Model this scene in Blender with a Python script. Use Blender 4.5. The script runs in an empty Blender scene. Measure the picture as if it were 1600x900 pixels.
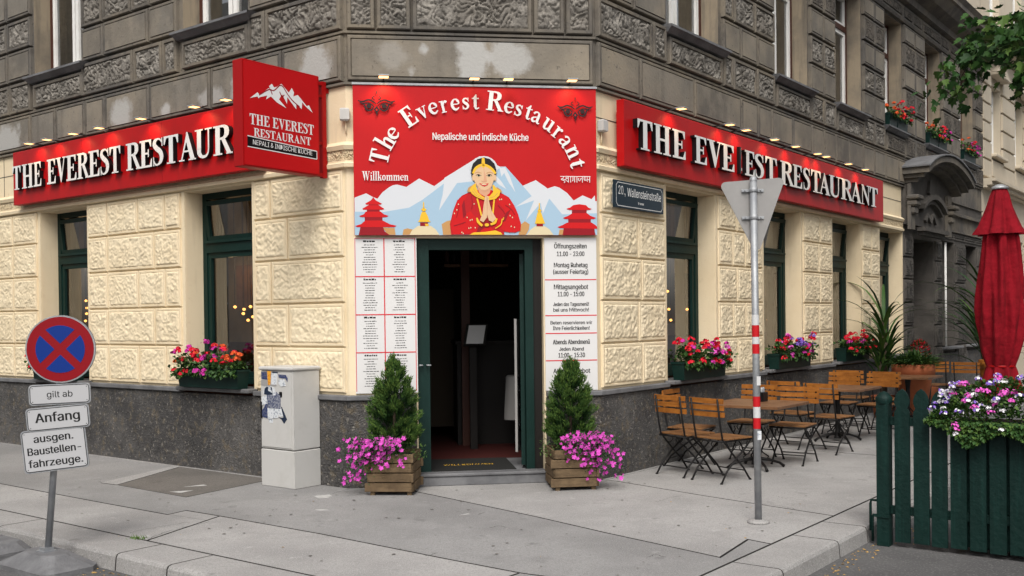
import bpy, math, random, bmesh
from mathutils import Vector, Matrix, noise
random.seed(7)
sc = bpy.context.scene
R = math.radians
# ------------------------------------------------------------------ camera
F_PX, YAW, ROLL, HY, PIT, H = 1594.5, -0.13407, 0.01149, 515.3, -0.01072, 1.6
cam_d = bpy.data.cameras.new('camera'); cam = bpy.data.objects.new('camera', cam_d)
sc.collection.objects.link(cam); sc.camera = cam
cam_d.sensor_width = 36; cam_d.lens = F_PX / 1600 * 36
cam_d.shift_y = (HY - 450) / 1600
cam_d.clip_start = 0.05; cam_d.clip_end = 1000
fw = Vector((0, math.cos(PIT), math.sin(PIT))); up0 = Vector((0, -math.sin(PIT), math.cos(PIT)))
xr = (Vector((1, 0, 0)) - ROLL * up0).normalized(); yu = (up0 + ROLL * Vector((1, 0, 0))).normalized()
cm = Matrix.Identity(4)
for i in range(3):
    cm[i][0] = xr[i]; cm[i][1] = yu[i]; cm[i][2] = -fw[i]
cm[2][3] = H
cam.matrix_world = cm
# ------------------------------------------------------------------ world: pale overcast daylight
SUN_EL, SUN_AZ = R(50), R(186)     # azimuth clockwise from +Y
w = bpy.data.worlds.new("World"); sc.world = w; w.use_nodes = True
nt = w.node_tree; nt.nodes.clear()
sky = nt.nodes.new('ShaderNodeTexSky'); sky.sky_type = 'NISHITA'; sky.sun_disc = False
sky.sun_elevation = SUN_EL; sky.sun_rotation = SUN_AZ; sky.dust_density = 3; sky.air_density = 1.2
hs = nt.nodes.new('ShaderNodeHueSaturation'); hs.inputs['Saturation'].default_value = 0.22; hs.inputs['Value'].default_value = 1.0
bg = nt.nodes.new('ShaderNodeBackground'); bg.inputs['Strength'].default_value = 0.135
wo = nt.nodes.new('ShaderNodeOutputWorld')
nt.links.new(sky.outputs[0], hs.inputs['Color']); nt.links.new(hs.outputs[0], bg.inputs[0]); nt.links.new(bg.outputs[0], wo.inputs[0])
sd = bpy.data.lights.new('sun', 'SUN'); sd.energy = 1.5; sd.angle = R(26); sd.color = (1, .95, .88)
so = bpy.data.objects.new('sun', sd); sc.collection.objects.link(so)
so.rotation_euler = Vector((math.sin(SUN_AZ) * math.cos(SUN_EL), math.cos(SUN_AZ) * math.cos(SUN_EL), math.sin(SUN_EL))).to_track_quat('Z', 'Y').to_euler()
sc.view_settings.view_transform = 'Standard'; sc.view_settings.look = 'None'
sc.view_settings.exposure = 0.58; sc.view_settings.gamma = 1
sc.render.engine = 'CYCLES'
sc.cycles.max_bounces = 6; sc.cycles.diffuse_bounces = 3; sc.cycles.transparent_max_bounces = 8

# ------------------------------------------------------------------ frames of the three faces of the building
dR = Vector((math.sin(math.pi/4+YAW), math.cos(math.pi/4+YAW), 0))
dL = Vector((-math.sin(math.pi/4-YAW), math.cos(math.pi/4-YAW), 0))
dC = Vector((math.cos(YAW), -math.sin(YAW), 0))
nR = Vector((dR[1], -dR[0], 0)); nL = Vector((-dL[1], dL[0], 0)); nC = Vector((dC[1], -dC[0], 0))
A = Vector((-1.5629, 9.7631, 0)); W = 2.427; B = A + dC * W
def frame(o, x, z=Vector((0, 0, 1))):
    x = Vector(x).normalized(); z = Vector(z); y = z.cross(x)
    m = Matrix.Identity(4)
    for i in range(3):
        m[i][0] = x[i]; m[i][1] = y[i]; m[i][2] = z[i]; m[i][3] = o[i]
    return m
FL, FC, FR = frame(A, -dL), frame(A, dC), frame(B, dR)    # x right as seen, y into the wall, z up
def LP(s, n, z=0): return A + dL*s + nL*n + Vector((0, 0, z))
def RP(s, n, z=0): return B + dR*s + nR*n + Vector((0, 0, z))
T = Matrix.Translation
def RZ(a): return Matrix.Rotation(a, 4, 'Z')

# ------------------------------------------------------------------ materials
def mat(name, col, rough=.7, metal=0, bump=None, var=None, spec=.5, emit=None, extra=None, coat=0):
    spec = spec*.45
    """var = (scale, amount, colour2, detail) mixes a second colour by noise; bump = (kind, scale, distance)"""
    m = bpy.data.materials.new(name); m.use_nodes = True
    t = m.node_tree; N = t.nodes; K = t.links; b = N['Principled BSDF']
    b.inputs['Base Color'].default_value = (*col, 1); b.inputs['Roughness'].default_value = rough
    b.inputs['Metallic'].default_value = metal; b.inputs['Specular IOR Level'].default_value = spec
    b.inputs['Coat Weight'].default_value = coat
    geo = N.new('ShaderNodeNewGeometry'); co = geo.outputs['Position']
    c = None
    if var:
        vs = var if isinstance(var, list) else [var]
        for (s, a, c2, d) in vs:
            n = N.new('ShaderNodeTexNoise'); n.inputs['Scale'].default_value = 1 if isinstance(s, tuple) else s; n.inputs['Detail'].default_value = d
            n.inputs['Roughness'].default_value = .62
            if isinstance(s, tuple):
                n.inputs['Scale'].default_value = 1; mp_ = N.new('ShaderNodeVectorMath'); mp_.operation = 'MULTIPLY'; mp_.inputs[1].default_value = s; K.new(co, mp_.inputs[0]); K.new(mp_.outputs[0], n.inputs['Vector'])
            else: K.new(co, n.inputs['Vector'])
            mr = N.new('ShaderNodeMapRange'); lo, hi = a
            mr.inputs['From Min'].default_value = lo; mr.inputs['From Max'].default_value = hi
            K.new(n.outputs['Fac'], mr.inputs['Value'])
            mx = N.new('ShaderNodeMix'); mx.data_type = 'RGBA'
            if c is None: mx.inputs['A'].default_value = (*col, 1)
            else: K.new(c, mx.inputs['A'])
            mx.inputs['B'].default_value = (*c2, 1); K.new(mr.outputs[0], mx.inputs['Factor'])
            c = mx.outputs['Result']
        K.new(c, b.inputs['Base Color'])
    if bump:
        bs = bump if isinstance(bump, list) else [bump]
        prev = None
        for (kind, s, dist) in bs:
            bp = N.new('ShaderNodeBump'); bp.inputs['Distance'].default_value = dist; bp.inputs['Strength'].default_value = 1
            if kind == 'noise':
                n = N.new('ShaderNodeTexNoise'); n.inputs['Scale'].default_value = s; n.inputs['Detail'].default_value = 4
                K.new(co, n.inputs['Vector']); h = n.outputs['Fac']
            elif kind == 'rock':      # crumpled rock-faced plaster
                n = N.new('ShaderNodeTexNoise'); n.inputs['Scale'].default_value = s; n.inputs['Detail'].default_value = 3
                n.inputs['Distortion'].default_value = 1.6; K.new(co, n.inputs['Vector'])
                a1 = N.new('ShaderNodeMath'); a1.operation = 'SUBTRACT'; a1.inputs[1].default_value = .5; K.new(n.outputs['Fac'], a1.inputs[0])
                a2 = N.new('ShaderNodeMath'); a2.operation = 'ABSOLUTE'; K.new(a1.outputs[0], a2.inputs[0])
                a3 = N.new('ShaderNodeMapRange'); a3.inputs['From Min'].default_value = 0; a3.inputs['From Max'].default_value = .14; K.new(a2.outputs[0], a3.inputs['Value'])
                h = a3.outputs[0]
            elif kind == 'worm':      # vermiculated carving: winding ridges and deep grooves
                n = N.new('ShaderNodeTexNoise'); n.inputs['Scale'].default_value = s; n.inputs['Detail'].default_value = 1.5
                n.inputs['Distortion'].default_value = 1.8; K.new(co, n.inputs['Vector'])
                a1 = N.new('ShaderNodeMath'); a1.operation = 'SUBTRACT'; a1.inputs[1].default_value = .5; K.new(n.outputs['Fac'], a1.inputs[0])
                a2 = N.new('ShaderNodeMath'); a2.operation = 'ABSOLUTE'; K.new(a1.outputs[0], a2.inputs[0])
                a3 = N.new('ShaderNodeMapRange'); a3.interpolation_type = 'SMOOTHSTEP'; a3.inputs['From Min'].default_value = .0; a3.inputs['From Max'].default_value = .085; K.new(a2.outputs[0], a3.inputs['Value'])
                h = a3.outputs[0]
            elif kind == 'wood':
                mp = N.new('ShaderNodeTexNoise'); mp.inputs['Scale'].default_value = s; mp.inputs['Detail'].default_value = 6; mp.inputs['Distortion'].default_value = .6
                K.new(co, mp.inputs['Vector']); h = mp.outputs['Fac']
            K.new(h, bp.inputs['Height'])
            if prev: K.new(prev, bp.inputs['Normal'])
            prev = bp.outputs[0]
        K.new(prev, b.inputs['Normal'])
    if emit:
        b.inputs['Emission Color'].default_value = (*emit[0], 1); b.inputs['Emission Strength'].default_value = emit[1]
    if extra: extra(N, K, b, c, co)
    return m
def add_patches(patches, pcol, soft=.35, wob=.12):
    """bare plaster patches with a shape of their own: (position, radius x, radius z)"""
    def ex(N, K, b, c, co):
        base = c
        for (p, rx, rz, op) in patches:
            s = N.new('ShaderNodeVectorMath'); s.operation = 'SUBTRACT'; s.inputs[1].default_value = p; K.new(co, s.inputs[0])
            ns = N.new('ShaderNodeTexNoise'); ns.inputs['Scale'].default_value = 5.5; ns.inputs['Detail'].default_value = 8; ns.inputs['Roughness'].default_value = .7; K.new(co, ns.inputs['Vector'])
            ml = N.new('ShaderNodeVectorMath'); ml.operation = 'MULTIPLY'; ml.inputs[1].default_value = (1/rx, 1/rx, 1/rz); K.new(s.outputs[0], ml.inputs[0])
            ln = N.new('ShaderNodeVectorMath'); ln.operation = 'LENGTH'; K.new(ml.outputs[0], ln.inputs[0])
            ad = N.new('ShaderNodeMath'); ad.operation = 'MULTIPLY_ADD'; ad.inputs[1].default_value = 1.8; K.new(ns.outputs['Fac'], ad.inputs[0]); K.new(ln.outputs['Value'], ad.inputs[2])
            mr = N.new('ShaderNodeMapRange'); mr.inputs['From Min'].default_value = 1.9 + soft/2; mr.inputs['From Max'].default_value = 1.9 - soft/2
            mr.inputs['To Max'].default_value = op
            K.new(ad.outputs[0], mr.inputs['Value'])
            mx = N.new('ShaderNodeMix'); mx.data_type = 'RGBA'; K.new(mr.outputs[0], mx.inputs['Factor'])
            K.new(base, mx.inputs['A']); mx.inputs['B'].default_value = (*pcol, 1); base = mx.outputs['Result']
        K.new(base, b.inputs['Base Color'])
    return ex
def FP(fr, x, z): return tuple(fr @ Vector((x, 0, z)))
patches = [(FP(FC, 1.22, 4.08), .15, .30, .9), (FP(FC, 1.58, 4.14), .19, .20, .8), (FP(FL, -.38, 4.02), .22, .28, .85), (FP(FL, -1.5, 4.0), .17, .2, .8),
           (FP(FL, -3.72, 4.02), .22, .20, .85), (FP(FL, -6.45, 4.02), .38, .22, .8), (FP(FC, .75, 4.2), .06, .07, .9), (FP(FC, .45, 4.13), .16, .12, .3),
           (FP(FL, -2.85, 3.98), .1, .09, .9), (FP(FL, -2.0, 4.0), .2, .10, .6), (FP(FL, -2.4, 5.0), .05, .13, .9), (FP(FC, .62, 3.98), .06, .06, .8)]
M = {}
M['beige'] = mat('beige_plaster', (.78, .655, .455), .85, bump=('noise', 60, .002), var=[(1.3, (.42, .75), (.71, .58, .385), 4), (9, (.6, .8), (.64, .52, .34), 5), ((7, 7, .7), (.58, .78), (.62, .51, .35), 4)])
M['beige_rock'] = mat('beige_rock_faced_plaster', (.77, .63, .42), .85, bump=[('rock', 11, .020), ('noise', 50, .004)], var=(2, (.4, .75), (.62, .48, .29), 4))
M['beige_rock_fine'] = mat('beige_rough_plaster', (.79, .675, .48), .97, spec=.25, bump=('noise', 45, .004), var=[(2, (.4, .75), (.72, .60, .41), 4), ((6, 6, .8), (.58, .78), (.64, .53, .37), 4)])
M['relief_fine'] = mat('carved_grey_stone_near', (.27, .248, .218), .85, bump=('noise', 45, .006), var=[(6, (.44, .62), (.125, .114, .10), 4), (34, (.50, .64), (.13, .118, .104), 4), (1.2, (.45, .7), (.17, .152, .13), 3)])
M['reveal'] = mat('pale_window_reveal_plaster', (.30, .245, .175), .88, bump=('noise', 12, .004), var=[(1.6, (.42, .68), (.17, .145, .115), 5), ((8, 8, .8), (.5, .75), (.13, .115, .095), 5)])
M['grey'] = mat('weathered_grey_stone', (.105, .097, .088), .9, bump=[('noise', 40, .003)], var=[((6, 6, .6), (.50, .78), (.19, .168, .14), 5), (1.1, (.40, .68), (.20, .170, .130), 5), (5, (.52, .78), (.07, .062, .055), 6), (22, (.62, .75), (.055, .05, .046), 3)])
M['grey_face'] = mat('weathered_smooth_stone_face', (.195, .176, .148), .88, bump=[('noise', 35, .004)], var=[((7, 7, .7), (.50, .78), (.105, .094, .08), 6), (.6, (.42, .65), (.29, .245, .185), 4), (.9, (.42, .70), (.12, .108, .093), 5), (3.5, (.50, .78), (.26, .225, .18), 6), (26, (.62, .75), (.09, .08, .07), 3)], extra=add_patches(patches, (.42, .41, .39), soft=.45))
M['relief'] = mat('carved_grey_stone', (.18, .155, .128), .85, bump=[('worm', 7.5, .045), ('noise', 45, .006)], var=[(6, (.42, .62), (.085, .075, .064), 4), (1.2, (.45, .7), (.12, .105, .088), 3)])
M['dark_grey'] = mat('dark_stone', (.075, .068, .062), .9, bump=[('noise', 30, .006)], var=[(2, (.4, .7), (.12, .108, .095), 5)])
M['dark_relief'] = mat('dark_carved_stone', (.10, .09, .08), .85, bump=[('worm', 7.5, .04)], var=[(6, (.42, .62), (.055, .05, .045), 4)])
M['granite'] = mat('dark_plinth_granite', (.068, .065, .064), .72, bump=[('rock', 18, .010), ('noise', 70, .006)], var=[(1.2, (.42, .70), (.155, .147, .140), 6), (10, (.54, .70), (.17, .140, .10), 7), (30, (.585, .68), (.27, .25, .22), 4), (7, (.60, .75), (.03, .03, .03), 5)])
M['ledge'] = mat('grey_sill_slate', (.17, .17, .175), .6, bump=('noise', 30, .004), var=(3, (.4, .7), (.09, .09, .095), 4))
M['green'] = mat('dark_green_paint', (.0030, .020, .016), .5, bump=('noise', 14, .002), var=(5, (.5, .8), (.006, .028, .023), 4))
M['fence_green'] = mat('fence_green_paint', (.0012, .0145, .0115), .6, bump=('noise', 25, .006), var=[(4, (.45, .8), (.003, .022, .018), 5), ((30, 30, 1.5), (.52, .72), (.004, .026, .021), 5), ((25, 25, 3), (.70, .76), (.03, .045, .04), 6)])
M['white_paint'] = mat('white_window_paint', (.80, .79, .76), .5, var=(4, (.5, .8), (.66, .64, .60), 4))
M['brown_paint'] = mat('brown_window_paint', (.07, .028, .02), .5)
M['red'] = mat('red_sign_panel', (.43, .0035, .005), .5, var=[(1.5, (.4, .8), (.34, .003, .004), 3), ((5, 5, 1), (.55, .8), (.30, .006, .007), 4)])
M['red_print'] = mat('red_printed_sign', (.47, .0035, .006), .55, var=(1.2, (.4, .75), (.41, .003, .005), 4))
M['red_metal'] = mat('red_painted_steel', (.33, .0025, .0035), .45)
M['letter'] = mat('white_letter_face', (.72, .72, .71), .4)
M['black'] = mat('black_plastic', (.006, .006, .007), .4)
M['alu'] = mat('galvanised_steel', (.36, .37, .38), .55, .55, bump=('noise', 60, .002), var=[(8, (.4, .7), (.27, .28, .30), 4)])
M['sign_back'] = mat('grey_sign_back', (.30, .29, .28), .6, .2, var=(5, (.4, .8), (.25, .24, .235), 4))
M['cabinet'] = mat('cabinet_grey_polyester', (.50, .49, .47), .5, bump=('noise', 80, .0008), var=(3, (.5, .85), (.41, .40, .375), 5))
M['wood_chair'] = mat('orange_varnished_slat', (.37, .135, .024), .5, bump=('wood', 30, .002), var=[(12, (.4, .75), (.19, .062, .012), 5), ((2.5, 2.5, 60), (.5, .7), (.24, .085, .018), 4)])
M['wood_seat'] = mat('shaded_brown_seat_slat', (.24, .115, .045), .5, bump=('wood', 30, .002), var=[(9, (.4, .7), (.13, .06, .026), 5)])  # seat slats lie in shade; that darkness is put into the brown
M['wood_table'] = mat('brown_table_wood', (.20, .10, .050), .42, bump=('wood', 25, .002), var=[(7, (.4, .75), (.11, .052, .026), 6)])
M['wood_crate'] = mat('weathered_crate_board', (.165, .112, .062), .8, bump=('wood', 35, .006), var=[(9, (.4, .72), (.085, .056, .032), 6), ((4, 4, 45), (.5, .72), (.09, .062, .036), 5)])
M['iron'] = mat('black_wrought_iron', (.016, .015, .015), .5, .3)
M['terra'] = mat('terracotta', (.40, .125, .055), .8, bump=('noise', 40, .002), var=(5, (.45, .75), (.30, .085, .04), 5))
M['fabric'] = mat('red_canvas', (.21, .0015, .008), .9, bump=[('noise', 8, .022), ('noise', 28, .006)], var=[(5, (.45, .8), (.14, .001, .005), 3), ((14, 14, 1), (.5, .75), (.12, .001, .004), 4)])
M['asph'] = mat('road_asphalt', (.105, .103, .103), .9, bump=[('noise', 90, .006)], var=[(1.1, (.4, .7), (.07, .069, .07), 4), (60, (.55, .7), (.17, .165, .16), 2)])
def pav(name, c, c2): return mat(name, c, .88, bump=[('noise', 110, .003), ('noise', 9, .004)], var=[(.8, (.42, .62), c2, 6), (2.3, (.55, .72), tuple(x*.74 for x in c), 7), (7, (.60, .74), tuple(x*1.18 for x in c), 6), (120, (.52, .66), tuple(x*1.28 for x in c), 2), (85, (.58, .68), tuple(x*.52 for x in c), 2), (14, (.70, .76), tuple(x*.5 for x in c), 4), (38, (.50, .66), tuple(x*.80 for x in c), 6), ((3, 3, 3), (.62, .70), tuple(x*.62 for x in c), 9)])
M['pave1'] = pav('light_pavement_concrete', (.345, .335, .325), (.245, .238, .232))
M['pave2'] = pav('grey_pavement_asphalt', (.270, .265, .260), (.195, .191, .188))
M['pave3'] = pav('brown_pavement_patch', (.15, .138, .125), (.105, .098, .09))
M['kerb'] = pav('granite_kerb', (.325, .315, .305), (.225, .218, .212))
M['joint'] = mat('dark_joint', (.05, .047, .044), .95)
M['rubber'] = mat('recycled_rubber', (.13, .13, .135), .85, bump=('noise', 60, .006), var=(8, (.4, .7), (.19, .19, .195), 5))
M['leafA'] = mat('green_leaf_mid', (.034, .085, .018), .55)
M['leafB'] = mat('green_leaf_dark', (.018, .052, .012), .55)
M['leafC'] = mat('green_leaf_light', (.075, .135, .028), .55)
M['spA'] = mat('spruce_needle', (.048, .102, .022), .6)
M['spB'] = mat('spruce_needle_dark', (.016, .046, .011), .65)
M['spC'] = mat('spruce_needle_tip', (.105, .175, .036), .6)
M['pR'] = mat('red_petal', (.62, .010, .030), .6)
M['pM'] = mat('magenta_petal', (.52, .03, .30), .6)
M['pK'] = mat('pink_petal', (.70, .11, .50), .6)
M['pW'] = mat('white_petal', (.80, .78, .80), .6)
M['pV'] = mat('violet_petal', (.22, .12, .52), .6)
M['pO'] = mat('orange_petal', (.62, .09, .02), .6)
M['bark'] = mat('brown_bark', (.07, .05, .035), .9, bump=('noise', 30, .01))
M['dead'] = mat('yellow_fallen_leaf', (.45, .28, .09), .8)
M['cream_in'] = mat('cream_room_wall', (.30, .235, .14), .8, var=(1.5, (.4, .7), (.16, .12, .07), 3))
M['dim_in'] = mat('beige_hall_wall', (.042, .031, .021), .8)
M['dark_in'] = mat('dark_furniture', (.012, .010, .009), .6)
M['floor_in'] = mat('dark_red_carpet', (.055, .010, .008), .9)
M['mat_in'] = mat('black_doormat', (.02, .02, .019), .9)
M['gold'] = mat('yellow_print', (.78, .46, .03), .5)
M['paper'] = mat('white_menu_paper', (.66, .65, .64), .45)
M['ink'] = mat('black_ink', (.012, .012, .012), .5)
M['redline'] = mat('red_print_line', (.60, .02, .03), .5)
M['navy'] = mat('navy_enamel', (.010, .022, .034), .25)
M['whitesign'] = mat('white_reflective_sign', (.44, .44, .45), .45)
M['signred'] = mat('red_traffic_film', (.235, .003, .008), .4)
M['signblue'] = mat('blue_traffic_film', (.003, .028, .20), .4)
M['bandred'] = mat('red_band', (.48, .010, .015), .5)
M['bandwhite'] = mat('white_band', (.55, .55, .55), .5)
M['bulb'] = mat('warm_lit_bulb', (1, .75, .4), .5, emit=((1, .42, .10), 3))
M['lampglow'] = mat('lit_led_lens', (1, .85, .6), .5, emit=((1, .55, .20), 2.2))
M['cream_house'] = mat('cream_neighbour_render', (.56, .49, .385), .85, bump=('noise', 12, .004), var=[(1, (.4, .75), (.47, .405, .31), 5)])
M['cloth'] = mat('white_tablecloth', (.30, .29, .28), .8)
M['curtain'] = mat('white_net_curtain', (.70, .69, .66), .9, bump=('noise', 14, .02), var=(5, (.4, .7), (.50, .50, .49), 3))
M['linen'] = mat('beige_linen_curtain', (.42, .35, .24), .9, bump=('noise', 14, .01))
M['opp1'] = mat('pale_render_house', (.52, .50, .47), .9, var=(1, (.4, .7), (.36, .35, .33), 4))
M['skin'] = mat('print_skin', (.66, .44, .26), .6); M['skin2'] = mat('print_skin_shade', (.62, .33, .20), .6)
M['pblack'] = mat('print_black', (.012, .012, .012), .6); M['pred'] = mat('print_bright_red', (.55, .006, .008), .6)
M['pdred'] = mat('print_dark_red', (.26, .006, .012), .6); M['pmred'] = mat('print_mid_red', (.45, .008, .012), .6)
M['pblue'] = mat('print_sky_blue', (.34, .48, .60), .6); M['pwhite'] = mat('print_snow', (.60, .62, .65), .6)
M['pcream'] = mat('print_cream', (.66, .56, .36), .6); M['pbrown'] = mat('print_brown', (.50, .27, .10), .6)
M['pgrey'] = mat('print_charcoal', (.018, .012, .015), .6); M['plip'] = mat('print_lip', (.60, .02, .03), .6)
g = bpy.data.materials.new('window_glass'); g.use_nodes = True
N = g.node_tree.nodes; K = g.node_tree.links; N.clear()
o_ = N.new('ShaderNodeOutputMaterial'); mx_ = N.new('ShaderNodeMixShader'); tr = N.new('ShaderNodeBsdfTransparent'); gl = N.new('ShaderNodeBsdfGlossy'); fr_ = N.new('ShaderNodeFresnel')
tr.inputs[0].default_value = (.80, .84, .82, 1); gl.inputs['Roughness'].default_value = .01; fr_.inputs['IOR'].default_value = 2.35
ad_ = N.new('ShaderNodeMath'); ad_.inputs[1].default_value = .10; K.new(fr_.outputs[0], ad_.inputs[0]); K.new(ad_.outputs[0], mx_.inputs[0]); K.new(tr.outputs[0], mx_.inputs[1]); K.new(gl.outputs[0], mx_.inputs[2]); K.new(mx_.outputs[0], o_.inputs[0])
M['glass'] = g

# ------------------------------------------------------------------ objects
COL = sc.collection
WM = {}
def thing(name, label, cat, loc=(0, 0, 0), rot=0, group=None, kind=None):
    o = bpy.data.objects.new(name, None); COL.objects.link(o); o.empty_display_size = .2
    m = T(Vector(loc)) @ RZ(rot); o.matrix_world = m; WM[o] = m
    if label: o['label'] = label
    if cat: o['category'] = cat
    if group: o['group'] = group
    if kind: o['kind'] = kind
    return o
def link(name, me, parent, m):
    """mesh object whose mesh is in local space m"""
    o = bpy.data.objects.new(name, me); COL.objects.link(o)
    if parent is not None:
        o.parent = parent; lm = WM[parent].inverted() @ m
    else: lm = m
    o.matrix_basis = lm; WM[o] = m
    return o
class MB:
    def __init__(s, M=None): s.v = []; s.f = []; s.mi = []; s.sm = []; s.M = M or Matrix.Identity(4)
    def add(s, vs, fs, mi=0, smooth=False):
        n = len(s.v); s.v += [s.M @ Vector(v) for v in vs]
        for f in fs: s.f.append([n + i for i in f]); s.mi.append(mi); s.sm.append(smooth)
        return s
    def box(s, x0, x1, y0, y1, z0, z1, mi=0, bev=0):
        if bev:
            b = bev; vs = []; 
            for (xa, xb, ya, yb, z) in ((x0+b, x1-b, y0+b, y1-b, z0), (x0, x1, y0, y1, z0+b), (x0, x1, y0, y1, z1-b), (x0+b, x1-b, y0+b, y1-b, z1)):
                vs += [(xa, ya, z), (xb, ya, z), (xb, yb, z), (xa, yb, z)]
            fs = [(3, 2, 1, 0), (12, 13, 14, 15)]
            for k in range(3):
                for i in range(4): a = 4*k; fs.append((a+i, a+(i+1) % 4, a+4+(i+1) % 4, a+4+i))
            return s.add(vs, fs, mi)
        vs = [(x, y, z) for z in (z0, z1) for (x, y) in ((x0, y0), (x1, y0), (x1, y1), (x0, y1))]
        return s.add(vs, [(3, 2, 1, 0), (4, 5, 6, 7), (0, 1, 5, 4), (1, 2, 6, 5), (2, 3, 7, 6), (3, 0, 4, 7)], mi)
    def prism(s, pts, y0, y1, mi=0, mi2=None, back=True):
        """polygon in xz, counter-clockwise seen from -y, from y0 (front) to y1 (back)"""
        n = len(pts); a = sum(pts[i][0]*pts[(i+1) % n][1] - pts[(i+1) % n][0]*pts[i][1] for i in range(n))
        if a < 0: pts = pts[::-1]
        vs = [(p[0], y0, p[1]) for p in pts] + [(p[0], y1, p[1]) for p in pts]
        s.add(vs, [list(range(n))], mi)
        fs = [(i, n+i, n+(i+1) % n, (i+1) % n) for i in range(n)]
        k = len(s.v) - 2*n
        for f in fs: s.f.append([k+i for i in f]); s.mi.append(mi if mi2 is None else mi2); s.sm.append(False)
        if back: s.f.append([k+2*n-1-i for i in range(n)]); s.mi.append(mi if mi2 is None else mi2); s.sm.append(False)
        return s
    def flat(s, pts, z0, z1, mi=0, mi2=None):
        """polygon in xy, from z0 up to z1"""
        n = len(pts); a = sum(pts[i][0]*pts[(i+1) % n][1] - pts[(i+1) % n][0]*pts[i][1] for i in range(n))
        if a < 0: pts = pts[::-1]
        vs = [(p[0], p[1], z1) for p in pts] + [(p[0], p[1], z0) for p in pts]
        s.add(vs, [list(range(n)), [2*n-1-i for i in range(n)]], mi); k = len(s.v)-2*n
        for i in range(n): s.f.append([k+i, k+n+i, k+n+(i+1) % n, k+(i+1) % n]); s.mi.append(mi if mi2 is None else mi2); s.sm.append(False)
        return s
    def tube(s, path, r, n=6, mi=0, smooth=True, cap=True):
        path = [Vector(p) for p in path]; rr = r if isinstance(r, (list, tuple)) else [r]*len(path)
        vs = []; prev = None
        for i, p in enumerate(path):
            t = (path[min(i+1, len(path)-1)] - path[max(i-1, 0)]).normalized()
            if prev is None:
                a = Vector((0, 0, 1)) if abs(t.z) < .9 else Vector((1, 0, 0)); x = a.cross(t).normalized()
            else: x = (prev - t*prev.dot(t)).normalized()
            prev = x; y = t.cross(x)
            for k in range(n):
                an = 2*math.pi*k/n; vs.append(p + (x*math.cos(an) + y*math.sin(an))*rr[i])
        fs = []
        for i in range(len(path)-1):
            for k in range(n): fs.append((i*n+k, i*n+(k+1) % n, (i+1)*n+(k+1) % n, (i+1)*n+k))
        s.add(vs, fs, mi, smooth)
        if cap:
            b = len(s.v) - len(vs)
            s.f.append([b+n-1-k for k in range(n)]); s.mi.append(mi); s.sm.append(False)
            s.f.append([b+(len(path)-1)*n+k for k in range(n)]); s.mi.append(mi); s.sm.append(False)
        return s
    def lathe(s, prof, n=16, mi=0, c=(0, 0), smooth=True, mod=None):
        vs = []
        for (r, z) in prof:
            for k in range(n):
                an = 2*math.pi*k/n; q = mod(an, z, r) if mod else r
                vs.append((c[0]+q*math.cos(an), c[1]+q*math.sin(an), z))
        fs = [(i*n+k, i*n+(k+1) % n, (i+1)*n+(k+1) % n, (i+1)*n+k) for i in range(len(prof)-1) for k in range(n)]
        return s.add(vs, fs, mi, smooth)
    def mesh(s, name, mats, m):
        inv = m.inverted(); me = bpy.data.meshes.new(name)
        me.from_pydata([inv @ v for v in s.v], [], s.f); 
        for x in mats: me.materials.append(x)
        me.polygons.foreach_set('material_index', s.mi); me.polygons.foreach_set('use_smooth', s.sm); me.update()
        return me
    def build(s, name, mats, parent=None, m=None, kind=None, label=None, cat=None, group=None):
        if m is None: m = WM[parent] if parent is not None else Matrix.Identity(4)
        if not isinstance(mats, (list, tuple)): mats = [mats]
        o = link(name, s.mesh(name, mats, m), parent, m)
        if kind: o['kind'] = kind
        if label: o['label'] = label
        if cat: o['category'] = cat
        if group: o['group'] = group
        return o
def dup(root, m, label=None):
    def rec(o, par, mm):
        c = o.copy(); COL.objects.link(c)
        if par is not None: c.parent = par; WM[c] = mm
        else: c.matrix_basis = m; WM[c] = m
        for ch in list(KIDS.get(o, [])): 
            k = rec(ch, c, None); k.matrix_basis = ch.matrix_basis
        return c
    r = rec(root, None, m)
    if label: r['label'] = label
    return r
KIDS = {}
_link = link
def link(name, me, parent, m):
    o = _link(name, me, parent, m)
    if parent is not None: KIDS.setdefault(parent, []).append(o)
    return o
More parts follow.
